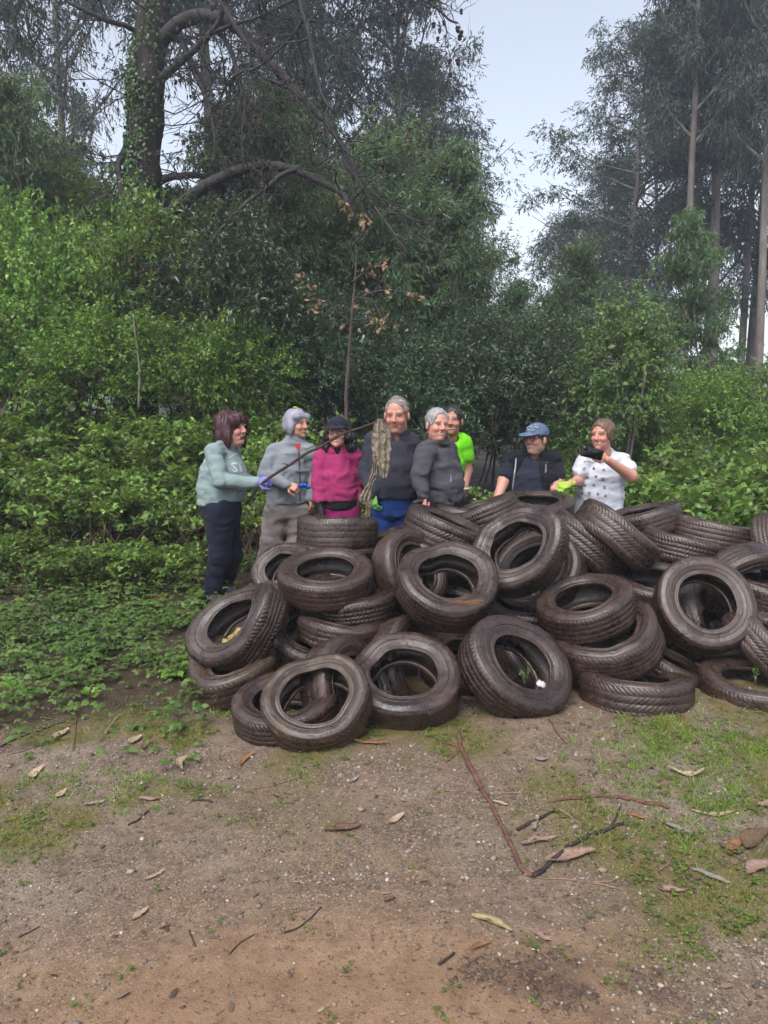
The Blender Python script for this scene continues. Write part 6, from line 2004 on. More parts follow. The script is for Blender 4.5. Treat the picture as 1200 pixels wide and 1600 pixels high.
# ------------------------------------------------------------------ 7: blue cap, black open vest
p = Person(6.3, 830, 'bearded man in blue cap and open black vest over navy shirt', yaw=-14)
neck = p.j(834, 707)
p.head(838, 686, -0.05, 1.02, -46, 4, neck, dict(skin=(0.460, 0.235, 0.175), smile=0.85, squint=0.6, brow=(0.05, 0.035, 0.03), neck=0.060, double_chin=True, stubble=(0.55, (0.26, 0.21, 0.19))))
short_hair(p, hair_mat('hair_dark2', (0.0090, 0.0075, 0.0075), (0.0375, 0.0315, 0.0300)), 0.004, 0.06, 15, 100)
CAPB = NT('cap_blue'); _n = CAPB.noise(30, 3, 0.6, CAPB.coord('Object'))
M_CAPBL = CAPB.done(CAPB.bsdf(CAPB.ramp(_n, [(0.3, (0.035, 0.06, 0.12)), (0.7, (0.10, 0.15, 0.24))]), 0.85))
cp = cap_part(p, M_CAPBL)
M_WHT = plain_mat('embroidery_white', (0.4180, 0.4408, 0.4712), 0.8)
mb = MB(); gg = np.random.default_rng(4)
for i in range(12):      # worn embroidered front of the cap
    a_ = R(gg.uniform(-52, 40)); zz_ = gg.uniform(0.062, 0.112)
    rr_ = math.sqrt(max(0.05, 1 - ((zz_ - 0.042) / 0.09) ** 2))
    c = np.array([-0.091 * rr_ * math.sin(a_), -0.010 + 0.111 * rr_ * math.cos(a_), zz_])
    t_ = np.array([math.cos(a_), math.sin(a_), 0]) * 0.012
    mb.tube(p.h2w([c - t_ + gg.normal(size=3) * 0.003, c + t_ + gg.normal(size=3) * 0.003]), 0.0035, 5)
p.mbpart('cap_embroidery', mb, M_WHT)
glasses(p, M_FRAME)
secs = [(p.j(832, 722), 0.176, 0.110), (p.j(830, 742), 0.205, 0.165), (p.j(829, 768), 0.190, 0.185), (p.j(829, 800), 0.180, 0.165)]
s1, e1, w1 = p.j(801, 720), p.j(787, 752, -0.04), p.j(776, 782, -0.16)
s2, e2, w2 = p.j(864, 720), p.j(873, 752, -0.02), p.j(866, 764, -0.20)
L = [(p.j(815, 808), p.j(813, 860), p.j(812, 928)), (p.j(843, 808), p.j(845, 860), p.j(846, 928))]
p.body_core(secs, [(s1, e1), (s2, e2)], L)
p.bare_arm([s1, e1, w1], [0.058, 0.048, 0.034]); p.bare_arm([s2, e2, w2], [0.058, 0.048, 0.034])
F = p.torso_field(secs, 0.004)
F.cap(s1, s1 * 0.42 + e1 * 0.58, 0.074, 0.072, k=0.006); F.cap(s2, s2 * 0.3 + e2 * 0.7, 0.074, 0.070, k=0.006)
p.shoulders(F, s1, s2, p.j(834, 706), 0.068)
F.plane(p.j(829, 800), (0, 0, -1)); F.cap(p.j(836, 690, -0.03), p.j(835, 708, -0.03), 0.063, 0.060, k=0.006, sub=True)
wr(F, 0.005, 71)
p.field('shirt', F, 0.011, cloth('shirt_navy', (0.0137, 0.0160, 0.0258), 0.1))
F = p.torso_field(secs, 0.020)
F.cap(s1, s1 * 0.88 + e1 * 0.12, 0.080, 0.076); F.cap(s2, s2 * 0.88 + e2 * 0.12, 0.080, 0.076)
p.shoulders(F, s1, s2, p.j(834, 707), 0.078); p.collar(F, p.j(834, 704, 0.01), 0.085, 0.075, 0.022, -0.02, a0=35, a1=325)
fc = p.fwd * 0.16
F.chain([p.j(834, 712) + p.fwd * 0.10, p.j(826, 735) + fc * 1.25, p.j(825, 768) + fc * 1.35, p.j(825, 810) + fc * 1.3], [0.050, 0.115, 0.135, 0.14], sub=True, k=0.008)
F.cap(p.j(836, 690, -0.03), p.j(835, 710, -0.02), 0.066, 0.066, k=0.006, sub=True)
F.plane(p.j(829, 797), (0, 0, -1)); wr(F, 0.006, 72)
p.field('vest', F, 0.011, cloth('vest_black', (0.0076, 0.0076, 0.0106), 0.1))
p.decal('zip', [bar_poly(-0.135 + 0.010 * math.cos(i / 3), 0.02 - 0.03 * i, -0.135 + 0.010 * math.cos((i + 1) / 3) - 0.0, -0.01 - 0.03 * i, 0.010) for i in range(13)], p.j(831, 720, -0.1), p.lat, Z, p.fwd, plain_mat('zip_pale', (0.2280, 0.2356, 0.2508), 0.4), 0.006)
p.decal('pocket_zip', [bar_poly(0.115, 0.0 - 0.02 * i, 0.111, -0.02 - 0.02 * i, 0.008) for i in range(4)], p.j(831, 722, -0.1), p.lat, Z, p.fwd, plain_mat('zip_pale2', (0.2280, 0.2356, 0.2508), 0.4), 0.006)
F = p.legs_field(None, [(L[0], [0.105, 0.085, 0.07]), (L[1], [0.105, 0.085, 0.07])], [(p.j(829, 786), 0.165, 0.150), (p.j(829, 812), 0.165, 0.150)])
p.field('trousers', F, 0.014, cloth('trousers_black2', (0.0099, 0.0099, 0.0122)))
p.hand(w1, (-0.05, -0.2, -1), (-0.85, -0.5, 0), 0.35, 1, 1.0)
p.hand(w2, (0.25, -0.5, -0.5), (0.2, -0.7, 0.6), 0.7, -1, 1.0, plain_mat('glove_brown', (0.0380, 0.0274, 0.0228), 0.8), 1.05)
p.finish()

# ------------------------------------------------------------------ 8: white printed t-shirt, phone
p = Person(6.4, 938, 'smiling woman in white printed t-shirt holding up a phone', yaw=-16)
neck = p.j(944, 707)
p.head(941, 679, -0.04, 1.05, -42, -2, neck, dict(skin=(0.488, 0.239, 0.175), smile=0.95, squint=0.6, brow=(0.16, 0.09, 0.06), neck=0.050))
F = Field(0.02)
F.ell((0, -0.020, 0.038), (0.084, 0.103, 0.090)); F.ell((0, -0.085, -0.005), (0.060, 0.050, 0.075))
for sx in (-1, 1):
    F.ell((sx * 0.070, 0.012, 0.010), (0.020, 0.040, 0.050))
F.ell((0.015, -0.100, -0.075), (0.030, 0.030, 0.065))
F.ell((0, 0.122, -0.030), (0.072, 0.092, 0.112), k=0.012, sub=True)
F.noise(0.004, (26, 26, 12), 16, 2).noise(0.003, (90, 20, 60), 17, 2)
p.head_part('hair', F, 0.006, hair_mat('hair_brown', (0.0450, 0.0240, 0.0165), (0.1200, 0.0690, 0.0465)), 1, 220, sdir=(0, -0.9, -0.3), slen=0.04, seed=7)
secs = [(p.j(943, 722), 0.152, 0.095), (p.j(940, 745), 0.180, 0.140), (p.j(937, 772), 0.185, 0.145), (p.j(936, 806), 0.195, 0.145)]
s1, e1, w1 = p.j(914, 721), p.j(903, 752, -0.06), p.j(890, 756, -0.28)
s2, e2, w2 = p.j(973, 720), p.j(986, 744, -0.16), p.j(948, 718, -0.30)
L = [(p.j(922, 815), p.j(921, 870), p.j(920, 928)), (p.j(950, 815), p.j(951, 870), p.j(952, 928))]
p.body_core(secs, [(s1, e1), (s2, e2)], L)
p.bare_arm([s1, e1, w1], [0.052, 0.045, 0.030]); p.bare_arm([s2, e2, w2], [0.055, 0.050, 0.030])
F = p.torso_field(secs, 0.008)
F.cap(s1, s1 * 0.45 + e1 * 0.55, 0.066, 0.074, k=0.006); F.cap(s2, s2 * 0.45 + e2 * 0.55, 0.070, 0.072, k=0.006)
p.shoulders(F, s1, s2, p.j(944, 707), 0.060)
F.plane(p.j(936, 802), (0.0, 0, -1)); F.cap(p.j(943, 690, -0.03), p.j(943, 709, -0.04), 0.060, 0.062, k=0.006, sub=True)
wr(F, 0.007, 81).noise(0.004, (6, 6, 30), 82, 2)
p.field('shirt', F, 0.011, cloth('shirt_white', (0.3800, 0.3876, 0.4332), 0.05, sheen=0.0))
gg = np.random.default_rng(12)
pol_k, pol_b = [], []
for i in range(11): pol_k.append(bar_poly(-0.10 + 0.021 * i, 0.155 + 0.006 * gg.normal(), -0.088 + 0.021 * i, 0.158 + 0.006 * gg.normal(), 0.008))
spots = [(-0.095, 0.10), (-0.02, 0.105), (0.06, 0.095), (-0.07, 0.035), (0.0, 0.04), (0.055, 0.02), (-0.085, -0.035), (-0.015, -0.03), (0.07, -0.04), (-0.105, -0.10), (-0.05, -0.10), (0.02, -0.10), (0.08, -0.115), (-0.085, -0.165), (-0.03, -0.165)]
for i, (a_, b_) in enumerate(spots):
    t_ = i % 5
    if t_ == 0: pol_k += [bar_poly(a_ - 0.016, b_ - 0.01, a_ + 0.014, b_ + 0.012, 0.007), bar_poly(a_ - 0.004, b_ - 0.014, a_ + 0.016, b_ - 0.002, 0.006), bar_poly(a_ - 0.02, b_ + 0.006, a_ + 0.004, b_ + 0.014, 0.005)]
    elif t_ == 1: pol_b.append(disc_poly(a_, b_, 0.011, 0.012))
    elif t_ == 2: pol_k.append(star_poly(a_, b_, 0.015))
    elif t_ == 3: pol_b += [disc_poly(a_, b_, 0.014, 0.006), bar_poly(a_ - 0.012, b_ - 0.016, a_ + 0.014, b_ - 0.012, 0.005)]
    else: pol_k += [disc_poly(a_, b_, 0.008, 0.013), bar_poly(a_ - 0.016, b_, a_ + 0.016, b_ + 0.004, 0.004)]
p.decal('print', pol_k, p.j(931, 752, -0.1), p.lat, Z, p.fwd, plain_mat('print_black', (0.085, 0.085, 0.10), 0.7))
p.decal('print', pol_b, p.j(931, 752, -0.1), p.lat, Z, p.fwd, plain_mat('print_blue', (0.1064, 0.1216, 0.1824), 0.7), 0.004)
F = p.legs_field(None, [(L[0], [0.108, 0.085, 0.06]), (L[1], [0.108, 0.085, 0.06])], [(p.j(936, 796), 0.178, 0.138), (p.j(936, 818), 0.180, 0.138)])
p.field('leggings', F, 0.014, cloth('leggings_black', (0.0106, 0.0114, 0.0167)))
p.hand(w2, (-0.75, -0.25, 0.62), (0.55, -0.75, 0.35), 0.55, -1, 1.0)
p.hand(w1, (-0.75, -0.5, -0.15), (-0.2, -0.6, 0.75), 0.8, 1, 1.15, plain_mat('glove_lime', (0.2736, 0.4180, 0.0456), 0.6), 1.05)
p.finish()
# the phone
c = p.j(925, 708, -0.40)
ph = empty('phone', tuple(c), (R(8), R(14), R(6)))
def rounded_box(sx, sy, sz, r, n=4):
    pts = []
    for cx, cy, a0 in ((sx - r, sz - r, 0), (-sx + r, sz - r, 90), (-sx + r, -sz + r, 180), (sx - r, -sz + r, 270)):
        for i in range(n + 1):
            a = R(a0 + 90 * i / n); pts.append((cx + r * math.cos(a), cy + r * math.sin(a)))
    k = len(pts)
    V = [(x, -sy, z) for x, z in pts] + [(x, sy, z) for x, z in pts] + [(0, -sy, 0), (0, sy, 0)]
    F4 = [(i, (i + 1) % k, k + (i + 1) % k, k + i) for i in range(k)]
    F3 = [(2 * k, (i + 1) % k, i) for i in range(k)] + [(2 * k + 1, k + i, k + (i + 1) % k) for i in range(k)]
    return MB().add(V, F3, F4)
M_PHONE = plain_mat('phone_black', (0.0061, 0.0061, 0.0076), 0.25, 0.1, spec=0.5)
obj('case', rounded_box(0.088, 0.0045, 0.042, 0.009).mesh('phone_case', M_PHONE, smooth=False), None, ph)
mb = rounded_box(0.017, 0.0015, 0.012, 0.004); 
o = obj('camera_bump', mb.mesh('phone_bump', M_PHONE, smooth=False), None, ph, (-0.062, -0.0062, 0.022))
tag(ph, 'black phone held sideways by the woman in the white t-shirt', 'phone')
# ================================================================== SMALL THINGS
g = np.random.default_rng(301)
# ------------------------------------------------------------------ the long stick and the torn rag hanging from it
path = [(384, 787, 5.86), (398, 770, 5.80), (412, 753, 5.76), (437, 736, 5.72), (455, 725, 5.70), (479, 708, 5.67), (500, 699, 5.65), (519, 687, 5.62), (537, 677, 5.60), (560, 670, 5.57), (576, 664, 5.55), (592, 658, 5.53)]
pts = smooth_path([at(*q) for q in path], 44)
c0 = pts[8].copy()
mb = MB(); mb.tube(pts - c0, np.linspace(0.0125, 0.0085, 44) * (1 + 0.10 * g.normal(size=44).clip(-1, 1)), 8)
st = empty('stick', tuple(c0))
M_STICK = bark_mat('bark_stick', (0.018, 0.012, 0.010), (0.075, 0.052, 0.042), 40, 0.8, 0.5)
obj('shaft', mb.mesh('stick_shaft', M_STICK), None, st)
mb = MB(); mb.tube(np.array([pts[15], pts[15] + np.array([-0.03, -0.01, 0.012]), pts[15] + np.array([-0.055, -0.02, 0.012])]) - c0, [0.006, 0.005, 0.003], 6)
obj('side_twig', mb.mesh('stick_twig', M_STICK), None, st)
tag(st, 'long dark crooked stick held out by the woman in the mint sweater', 'stick')

def rag_mat():
    m = NT('rag')
    oc = m.coord('Object')
    n1, n2 = m.noise(14, 4, 0.6, oc), m.noise(70, 4, 0.7, oc, 1.0)
    c = m.ramp(n2, [(0.25, (0.055, 0.042, 0.030)), (0.5, (0.18, 0.145, 0.105)), (0.75, (0.42, 0.37, 0.29))])
    c = m.mix(m.ramp(n1, [(0.58, 0.0), (0.70, 0.8)]), c, (0.24, 0.085, 0.04))
    return m.done(m.bsdf(c, 0.85, m.bump(n2, 0.5, 0.006)))
M_RAG = rag_mat()
rg = empty('torn_rag', tuple(at(594, 700, 5.50)))
RBg = np.array(rg.location)
def rag_piece(name, rows, Y, seed):
    """rows: (left px, right px, py) from top to bottom; a crumpled sheet with thickness"""
    nu, nv_ = 26, len(rows) * 6
    lf = smooth_path([at(a, c, Y) for a, b, c in rows], nv_); rt = smooth_path([at(b, c, Y) for a, b, c in rows], nv_)
    u = np.linspace(0, 1, nu)
    P = lf[:, None] * (1 - u)[None, :, None] + rt[:, None] * u[None, :, None]
    wid = np.linalg.norm(rt - lf, axis=1)
    P[..., 1] += -0.016 * np.sin(u * math.pi)[None] * (wid / 0.12)[:, None].clip(0, 1)
    q = P * np.array([26, 26, 40])
    P[..., 1] += 0.010 * fbm(q, 3, seed) + 0.010 * np.sin(u * 19 + 2.5 * vnoise(P * 9, seed + 4))
    P[..., 0] += 0.006 * fbm(q + 7, 2, seed + 1)
    P[..., 2] += 0.004 * fbm(q * 1.4 + 3, 2, seed + 2)
    B = P.copy(); B[..., 1] += 0.006
    V = np.concatenate([P.reshape(-1, 3), B.reshape(-1, 3)]) - RBg
    i, j = np.meshgrid(np.arange(nv_ - 1), np.arange(nu - 1), indexing='ij'); i, j = i.ravel(), j.ravel()
    k = nv_ * nu
    f = np.stack([i * nu + j, (i + 1) * nu + j, (i + 1) * nu + j + 1, i * nu + j + 1], 1)
    fs = [f, f[:, ::-1] + k]
    rim = [(a * nu) for a in range(nv_)] + [(nv_ - 1) * nu + b for b in range(1, nu)] + [a * nu + nu - 1 for a in range(nv_ - 2, -1, -1)] + [b for b in range(nu - 2, 0, -1)]
    rim = np.array(rim); r2 = np.roll(rim, -1)
    fs.append(np.stack([rim, rim + k, r2 + k, r2], 1))
    obj(name, mesh_np('rag_' + name, V, np.concatenate(fs), True, M_RAG), None, rg)
rag_piece('cloth', [(588, 598, 655), (583, 606, 668), (580, 611, 682), (581, 611, 700), (582, 611, 715), (586, 610, 730), (591, 606, 746)], 5.50, 1)
rag_piece('torn_strip', [(584, 592, 712), (581, 590, 728), (576, 588, 745), (572, 583, 758), (562, 581, 772), (560, 580, 782), (571, 580, 791), (570, 578, 803), (573, 576, 808)], 5.49, 5)
tag(rg, 'torn dirty rag dangling from the tip of the long stick', 'rag')

# ------------------------------------------------------------------ things lying in the tyres
c = at(846, 1068, 3.60)
disc = empty('crumpled_disc', tuple(c))
n = 20; a = np.arange(n) * 6.283 / n
rr = 0.024 * (1 + 0.10 * g.normal(size=n))
mb = MB()
V = [(0, 0, 0.006)] + [(r_ * 0.55 * math.cos(t), r_ * 0.42 * math.sin(t), 0.004 + 0.004 * g.normal()) for t, r_ in zip(a, rr)] + [(r_ * math.cos(t), r_ * 0.78 * math.sin(t), 0.003 * g.normal()) for t, r_ in zip(a, rr)]
V += [(x, y, z - 0.006) for x, y, z in V[-n:]]
F3 = [(0, 1 + i, 1 + (i + 1) % n) for i in range(n)]
F4 = [(1 + i, 1 + n + i, 1 + n + (i + 1) % n, 1 + (i + 1) % n) for i in range(n)] + [(1 + n + i, 1 + 2 * n + i, 1 + 2 * n + (i + 1) % n, 1 + n + (i + 1) % n) for i in range(n)]
mb.add(V, F3, F4)
obj('lid', mb.mesh('disc_lid', plain_mat('disc_white', (0.42, 0.42, 0.43), 0.45)), None, disc)
disc.rotation_euler = (R(38), R(12), 0)
tag(disc, 'small crumpled white disc lying inside the leaning front tyre', 'litter')
M_YEL = plain_mat('peel_yellow', (0.27, 0.19, 0.045), 0.5, 0.4, 40)
ye = empty('yellow_peel', tuple(at(356, 1003, 4.06)))
for i, (dx, dz, ln, rot) in enumerate(((-0.035, 0.0, 0.055, 0.3), (0.0, 0.012, 0.06, 0.8), (0.035, 0.035, 0.05, 1.0), (0.05, 0.06, 0.035, 0.7))):
    mb = MB(); d = np.array([math.cos(rot), -0.3, math.sin(rot)])
    add_leaves(mb, np.array([[dx, 0, dz]]), d[None], np.array([[0.2, -0.8, 0.6]]), ln, 0.026, shape='oval', fold=0.4, curl=0.5)
    V = np.concatenate(mb.V); V2 = V + np.array([0, 0.004, -0.003])
    mb.add(V2, np.concatenate(mb.F3)[:2, ::-1], np.concatenate(mb.F4)[:1, ::-1])
    obj('peel_strip', mb.mesh('peel_strip', M_YEL), None, ye)
tag(ye, 'yellow peel scraps lying inside the twisted left tyre', 'peel')
mb = MB(); c = np.array(at(726, 943, 4.02))
for i in range(46):
    p0 = np.array([g.normal() * 0.05, g.normal() * 0.02, abs(g.normal()) * 0.008]); a = g.normal() * 0.5 + 0.5
    d = np.array([math.cos(a), 0.3 * g.normal(), math.sin(a) * 0.5]) * (0.05 + 0.04 * g.random())
    mb.tube([p0 - d / 2, p0 + np.array([0, -0.005, 0.004]), p0 + d / 2], 0.0011, 4, False)
tag(obj('pine_needles', mb.mesh('pine_needles', bark_mat('needles', (0.18, 0.075, 0.03), (0.36, 0.17, 0.075), 30)), None, None, tuple(c)), 'brown pine needles lying on the rim of the large open tyre', 'needles', kind='stuff')
def weed(px, py, Y, h, n, label, mat, wide=0.03, leafy=True):
    b = np.array(at(px, py, Y)); e = empty('weed', tuple(b))
    mb, lv = MB(), MB()
    for i in range(n):
        t = np.array([g.normal() * wide, g.normal() * wide, h * (0.6 + 0.5 * g.random())])
        if leafy:
            mb.tube(wander(g, (0, 0, -0.02), t, 5, 0.003), np.linspace(0.002, 0.001, 5), 4, False)
            k = 7
            f = np.linspace(0.3, 1, k)[:, None]
            add_leaves(lv, t * f, unit(rdir(g, k) + np.array([0, 0, 0.3])), rdir(g, k) + np.array([0, 0, 1.0]), 0.022, 0.012, shape='oval')
        else:
            add_leaves(lv, np.array([[g.normal() * 0.006, g.normal() * 0.006, -0.01]]), unit(t)[None], rdir(g, 1), np.linalg.norm(t), 0.006, shape='blade', curl=0.2)
    if leafy: obj('stalks', mb.mesh('weed_stalks', M_CANE), None, e)
    obj('leaves', lv.mesh('weed_leaves', mat, smooth=False), None, e)
    tag(e, label, 'weed')
weed(1180, 1062, 3.95, 0.07, 4, 'small leafy weed growing inside the flat right corner tyre', M_COVER, 0.012)
weed(820, 1062, 3.72, 0.05, 5, 'small weed inside the leaning front tyre beside the white disc', M_COVER, 0.02)
weed(488, 1100, 3.62, 0.12, 7, 'grass blades growing up inside the tan mud caked tyre', M_LUSH, 0.03, False)
weed(425, 1118, 3.55, 0.05, 9, 'grass blades inside the dark flat tyre at the front left', M_LUSH, 0.03, False)

# ------------------------------------------------------------------ sticks lying on the track
M_REDSTICK = bark_mat('bark_red', (0.055, 0.022, 0.016), (0.17, 0.085, 0.062), 30, 0.8, 0.5)
M_DARKSTICK = bark_mat('bark_dark', (0.016, 0.012, 0.011), (0.06, 0.045, 0.04), 30, 0.8, 0.5)
M_TANSTICK = bark_mat('bark_tan', (0.10, 0.06, 0.04), (0.24, 0.16, 0.11), 30, 0.8, 0.4)
def ground_stick(path, rpx0, rpx1, mat, label, forks=(), flat=1.0):
    P = [np.array(on_ground(a, b)) for a, b in path]
    n = len(P) * 5
    pts = smooth_path(P, n)
    r0, r1 = 0.68 * rpx0 / ppm(P[0][1] * 1.12), 0.68 * rpx1 / ppm(P[-1][1] * 1.12)
    rad = np.linspace(r0, r1, n) * (1 + 0.08 * g.normal(size=n))
    pts[:, 2] = np.maximum(hz(pts[:, 0], pts[:, 1]), np.interp(np.arange(n), [0, n - 1], [pts[0, 2], pts[-1, 2]]) - 0.01) + rad * 0.8
    c = pts[n // 2].copy()
    e = empty('fallen_stick', tuple(c))
    mb = MB(); mb.tube(pts - c, rad, 7)
    obj('shaft', mb.mesh('fallen_shaft', mat), None, e)
    for fk in forks:
        Q = smooth_path([np.array(on_ground(a, b, 0.006)) for a, b in fk], 10)
        mb = MB(); mb.tube(Q - c, np.linspace(max(r1, 0.0028), 0.0015, 10), 6)
        obj('side_twig', mb.mesh('fallen_twig', mat), None, e)
    tag(e, label, 'stick', 'fallen sticks on the track')
ground_stick([(716, 1145), (722, 1175), (745, 1220), (772, 1268), (800, 1325), (816, 1360), (831, 1371)], 4.5, 5.0, M_REDSTICK, 'long reddish stick running down to the corner of the big V on the track', [[(722, 1172), (705, 1165), (680, 1160)], [(721, 1172), (706, 1185), (696, 1194)]])
ground_stick([(832, 1371), (852, 1358), (880, 1332), (915, 1312), (945, 1300), (974, 1288)], 6, 3.5, M_DARKSTICK, 'dark flat bark stick forming the right arm of the big V', [[(952, 1298), (962, 1280), (971, 1257)]])
ground_stick([(858, 1255), (890, 1249), (930, 1246), (980, 1250), (1015, 1257), (1046, 1264)], 3, 4.5, M_REDSTICK, 'slightly bowed stick lying across above the big V')
ground_stick([(864, 1260), (895, 1281), (930, 1310), (970, 1342)], 3, 2.5, M_TANSTICK, 'thin straight stick crossing the right arm of the V')
ground_stick([(838, 1371), (880, 1374), (925, 1381), (976, 1392)], 1.8, 2.4, M_TANSTICK, 'thin twig leading right from the corner of the V', [[(925, 1381), (950, 1380), (965, 1375)]])
ground_stick([(808, 1298), (835, 1284), (866, 1268)], 4, 3, M_DARKSTICK, 'short black stick inside the big V')
ground_stick([(690, 1238), (740, 1239), (830, 1238)], 1.4, 1.2, M_TANSTICK, 'hair thin twig crossing the long reddish stick')
ground_stick([(900, 1300), (920, 1335), (940, 1368)], 1.3, 1.2, M_DARKSTICK, 'thin dark twig below the crossing stick')
ground_stick([(990, 1335), (1020, 1352), (1042, 1375)], 1.6, 1.2, M_TANSTICK, 'thin forked twig right of the V', [[(1030, 1362), (1044, 1352), (1050, 1340)]])
ground_stick([(0, 1168), (40, 1150), (85, 1134), (130, 1118)], 2.2, 1.6, M_DARKSTICK, 'long thin twig at the left edge of the track')
ground_stick([(10, 1180), (60, 1165), (110, 1135)], 2, 1.4, M_TANSTICK, 'thin tan twig beside the long one at the left edge')
ground_stick([(165, 1148), (178, 1130), (188, 1118)], 4, 2.5, M_TANSTICK, 'short thick tan stick lying below the left weeds')
ground_stick([(115, 1172), (118, 1140), (122, 1108)], 1.6, 1.4, M_REDSTICK, 'upright pointing red twig below the left weeds')
ground_stick([(395, 1233), (425, 1228), (455, 1219)], 3, 2, M_TANSTICK, 'orange tan stick below the front left tyres')
ground_stick([(200, 1290), (215, 1283), (232, 1268)], 2.4, 2, M_DARKSTICK, 'short dark stick in the left grass patch')
ground_stick([(300, 1252), (316, 1251), (332, 1254)], 2.4, 2, M_DARKSTICK, 'short black stick on the gravel left of centre')
ground_stick([(445, 1458), (470, 1448), (502, 1418)], 2.5, 1.6, M_DARKSTICK, 'black crumbling stick on the bare earth near the bottom centre')
ground_stick([(360, 1490), (378, 1472), (398, 1460)], 1.8, 1.2, M_DARKSTICK, 'thin black twig on the bare earth left of bottom centre')
ground_stick([(296, 1455), (300, 1466), (306, 1480)], 2, 1.5, M_DARKSTICK, 'tiny black twig pointing at the camera, bottom left')
ground_stick([(686, 1508), (698, 1500), (710, 1490)], 3.5, 3, M_DARKSTICK, 'stubby dark stick near the bottom centre right')
ground_stick([(30, 1465), (45, 1458), (62, 1448)], 2, 1.6, M_DARKSTICK, 'dark twig at the lower left edge')
ground_stick([(858, 1125), (872, 1148), (885, 1162)], 2.2, 1.6, M_REDSTICK, 'thin red twig sticking out from under the leaning front tyre')
ground_stick([(1066, 1085), (1080, 1105), (1100, 1127)], 2.0, 1.4, M_TANSTICK, 'pale dry twig leaning on the flat brown front tyre')

# ------------------------------------------------------------------ single dry leaves and bark strips
M_LF = {'cream': plain_mat('leaf_cream', (0.3040, 0.2280, 0.1520), 0.75, 0.3, 60), 'pink': plain_mat('leaf_pinkish', (0.2280, 0.1444, 0.1140), 0.75, 0.35, 60), 'rust': plain_mat('leaf_rust', (0.2052, 0.0912, 0.0380), 0.75, 0.35, 60),
        'brown': plain_mat('leaf_brown', (0.1140, 0.0646, 0.0418), 0.75, 0.4, 60), 'olive': plain_mat('leaf_olive', (0.2508, 0.2128, 0.1064), 0.7, 0.3, 60), 'grey': plain_mat('leaf_greyish', (0.1976, 0.1672, 0.1444), 0.8, 0.3, 60)}
def dry_leaf(x0, y0, x1, y1, wpx, col, label, bend=0.15, cup=0.35, name='dry_leaf', cat='leaf'):
    """sickle leaf from pixel to pixel, curled up a little off the ground"""
    A, B = np.array(on_ground(x0, y0)), np.array(on_ground(x1, y1))
    L = np.linalg.norm(B - A); w = wpx / ppm(A[1] * 1.12)
    d = unit(B - A); s_ = unit(np.cross(Z, d))
    n = 9; t = np.linspace(0, 1, n)
    ctr = A + np.outer(t, B - A) + np.outer(np.sin(t * math.pi) * bend * L, s_)
    zz = hz(ctr[:, 0], ctr[:, 1])
    ctr[:, 2] = zz + 0.004 + 0.10 * L * (2 * t - 1) ** 2 * (0.4 + g.random())
    half = w * 0.5 * np.sin(np.clip(t * 0.97 + 0.02, 0, 1) * math.pi) ** 0.8 + 0.0006
    rows = []
    for f in (-1, -0.5, 0, 0.5, 1):
        r_ = ctr + s_ * (half * f)[:, None]; r_[:, 2] += cup * half * abs(f) ** 1.5 + 0.0015 * g.normal(size=n)
        rows.append(r_)
    top = np.stack(rows, 1); bot = top.copy(); bot[..., 2] -= 0.0012
    c = ctr[n // 2].copy()
    V = np.concatenate([top.reshape(-1, 3), bot.reshape(-1, 3)]) - c
    i, j = np.meshgrid(np.arange(n - 1), np.arange(4), indexing='ij'); i, j = i.ravel(), j.ravel()
    f = np.stack([i * 5 + j, (i + 1) * 5 + j, (i + 1) * 5 + j + 1, i * 5 + j + 1], 1)
    e = np.arange(n - 1)
    side = np.concatenate([np.stack([e * 5, (e + 1) * 5, (e + 1) * 5 + n * 5, e * 5 + n * 5], 1), np.stack([e * 5 + 4, (e + 1) * 5 + 4, (e + 1) * 5 + 4 + n * 5, e * 5 + 4 + n * 5], 1)])
    o = obj(name, mesh_np(name, V, np.concatenate([f, f[:, ::-1] + n * 5, side]), True), M_LF[col], None, tuple(c))
    tag(o, label, cat, 'dry leaves and bark strips on the track')
DL = dry_leaf
DL(1042, 1205, 1102, 1208, 14, 'cream', 'cream curved bark strip, upper one of the pair at the right', -0.16)
DL(1080, 1268, 1145, 1270, 10, 'cream', 'cream curved bark strip, lower one of the pair at the right', -0.16)
DL(852, 1352, 930, 1336, 26, 'pink', 'large pale pinkish leaf lying on the right arm of the V', 0.12)
DL(814, 1324, 872, 1310, 14, 'pink', 'narrow pink brown leaf inside the big V', 0.1)
DL(737, 1434, 800, 1460, 14, 'olive', 'long pale olive leaf on the bare earth right of bottom centre', 0.12)
DL(734, 1490, 770, 1476, 9, 'rust', 'small rust leaf below the long olive one', 0.12)
DL(832, 1459, 862, 1474, 10, 'pink', 'small pinkish leaf right of the long olive one', 0.1)
DL(1030, 1392, 1073, 1394, 15, 'pink', 'pinkish brown leaf on the right moss', 0.06)
DL(1124, 1322, 1158, 1338, 20, 'brown', 'brown curled leaf left of the leaf cluster at the right edge', 0.1)
DL(1166, 1330, 1200, 1300, 30, 'brown', 'broad dark brown leaf, top of the cluster at the right edge', 0.1)
DL(1168, 1372, 1206, 1352, 24, 'pink', 'broad pinkish leaf, bottom of the cluster at the right edge', 0.1)
DL(1140, 1340, 1162, 1316, 16, 'rust', 'rust leaf standing up in the cluster at the right edge', 0.1)
DL(1030, 1285, 1090, 1308, 10, 'grey', 'long grey bark strip right of the V', 0.05, name='bark_strip', cat='bark')
DL(1082, 1362, 1142, 1384, 12, 'grey', 'grey brown strip below the leaf cluster at the right', 0.08, name='bark_strip', cat='bark')
DL(978, 1276, 1012, 1282, 8, 'rust', 'orange leaf above the right arm of the V', 0.1)
DL(836, 1302, 842, 1280, 8, 'grey', 'grey upright leaf beside the short black stick', 0.1)
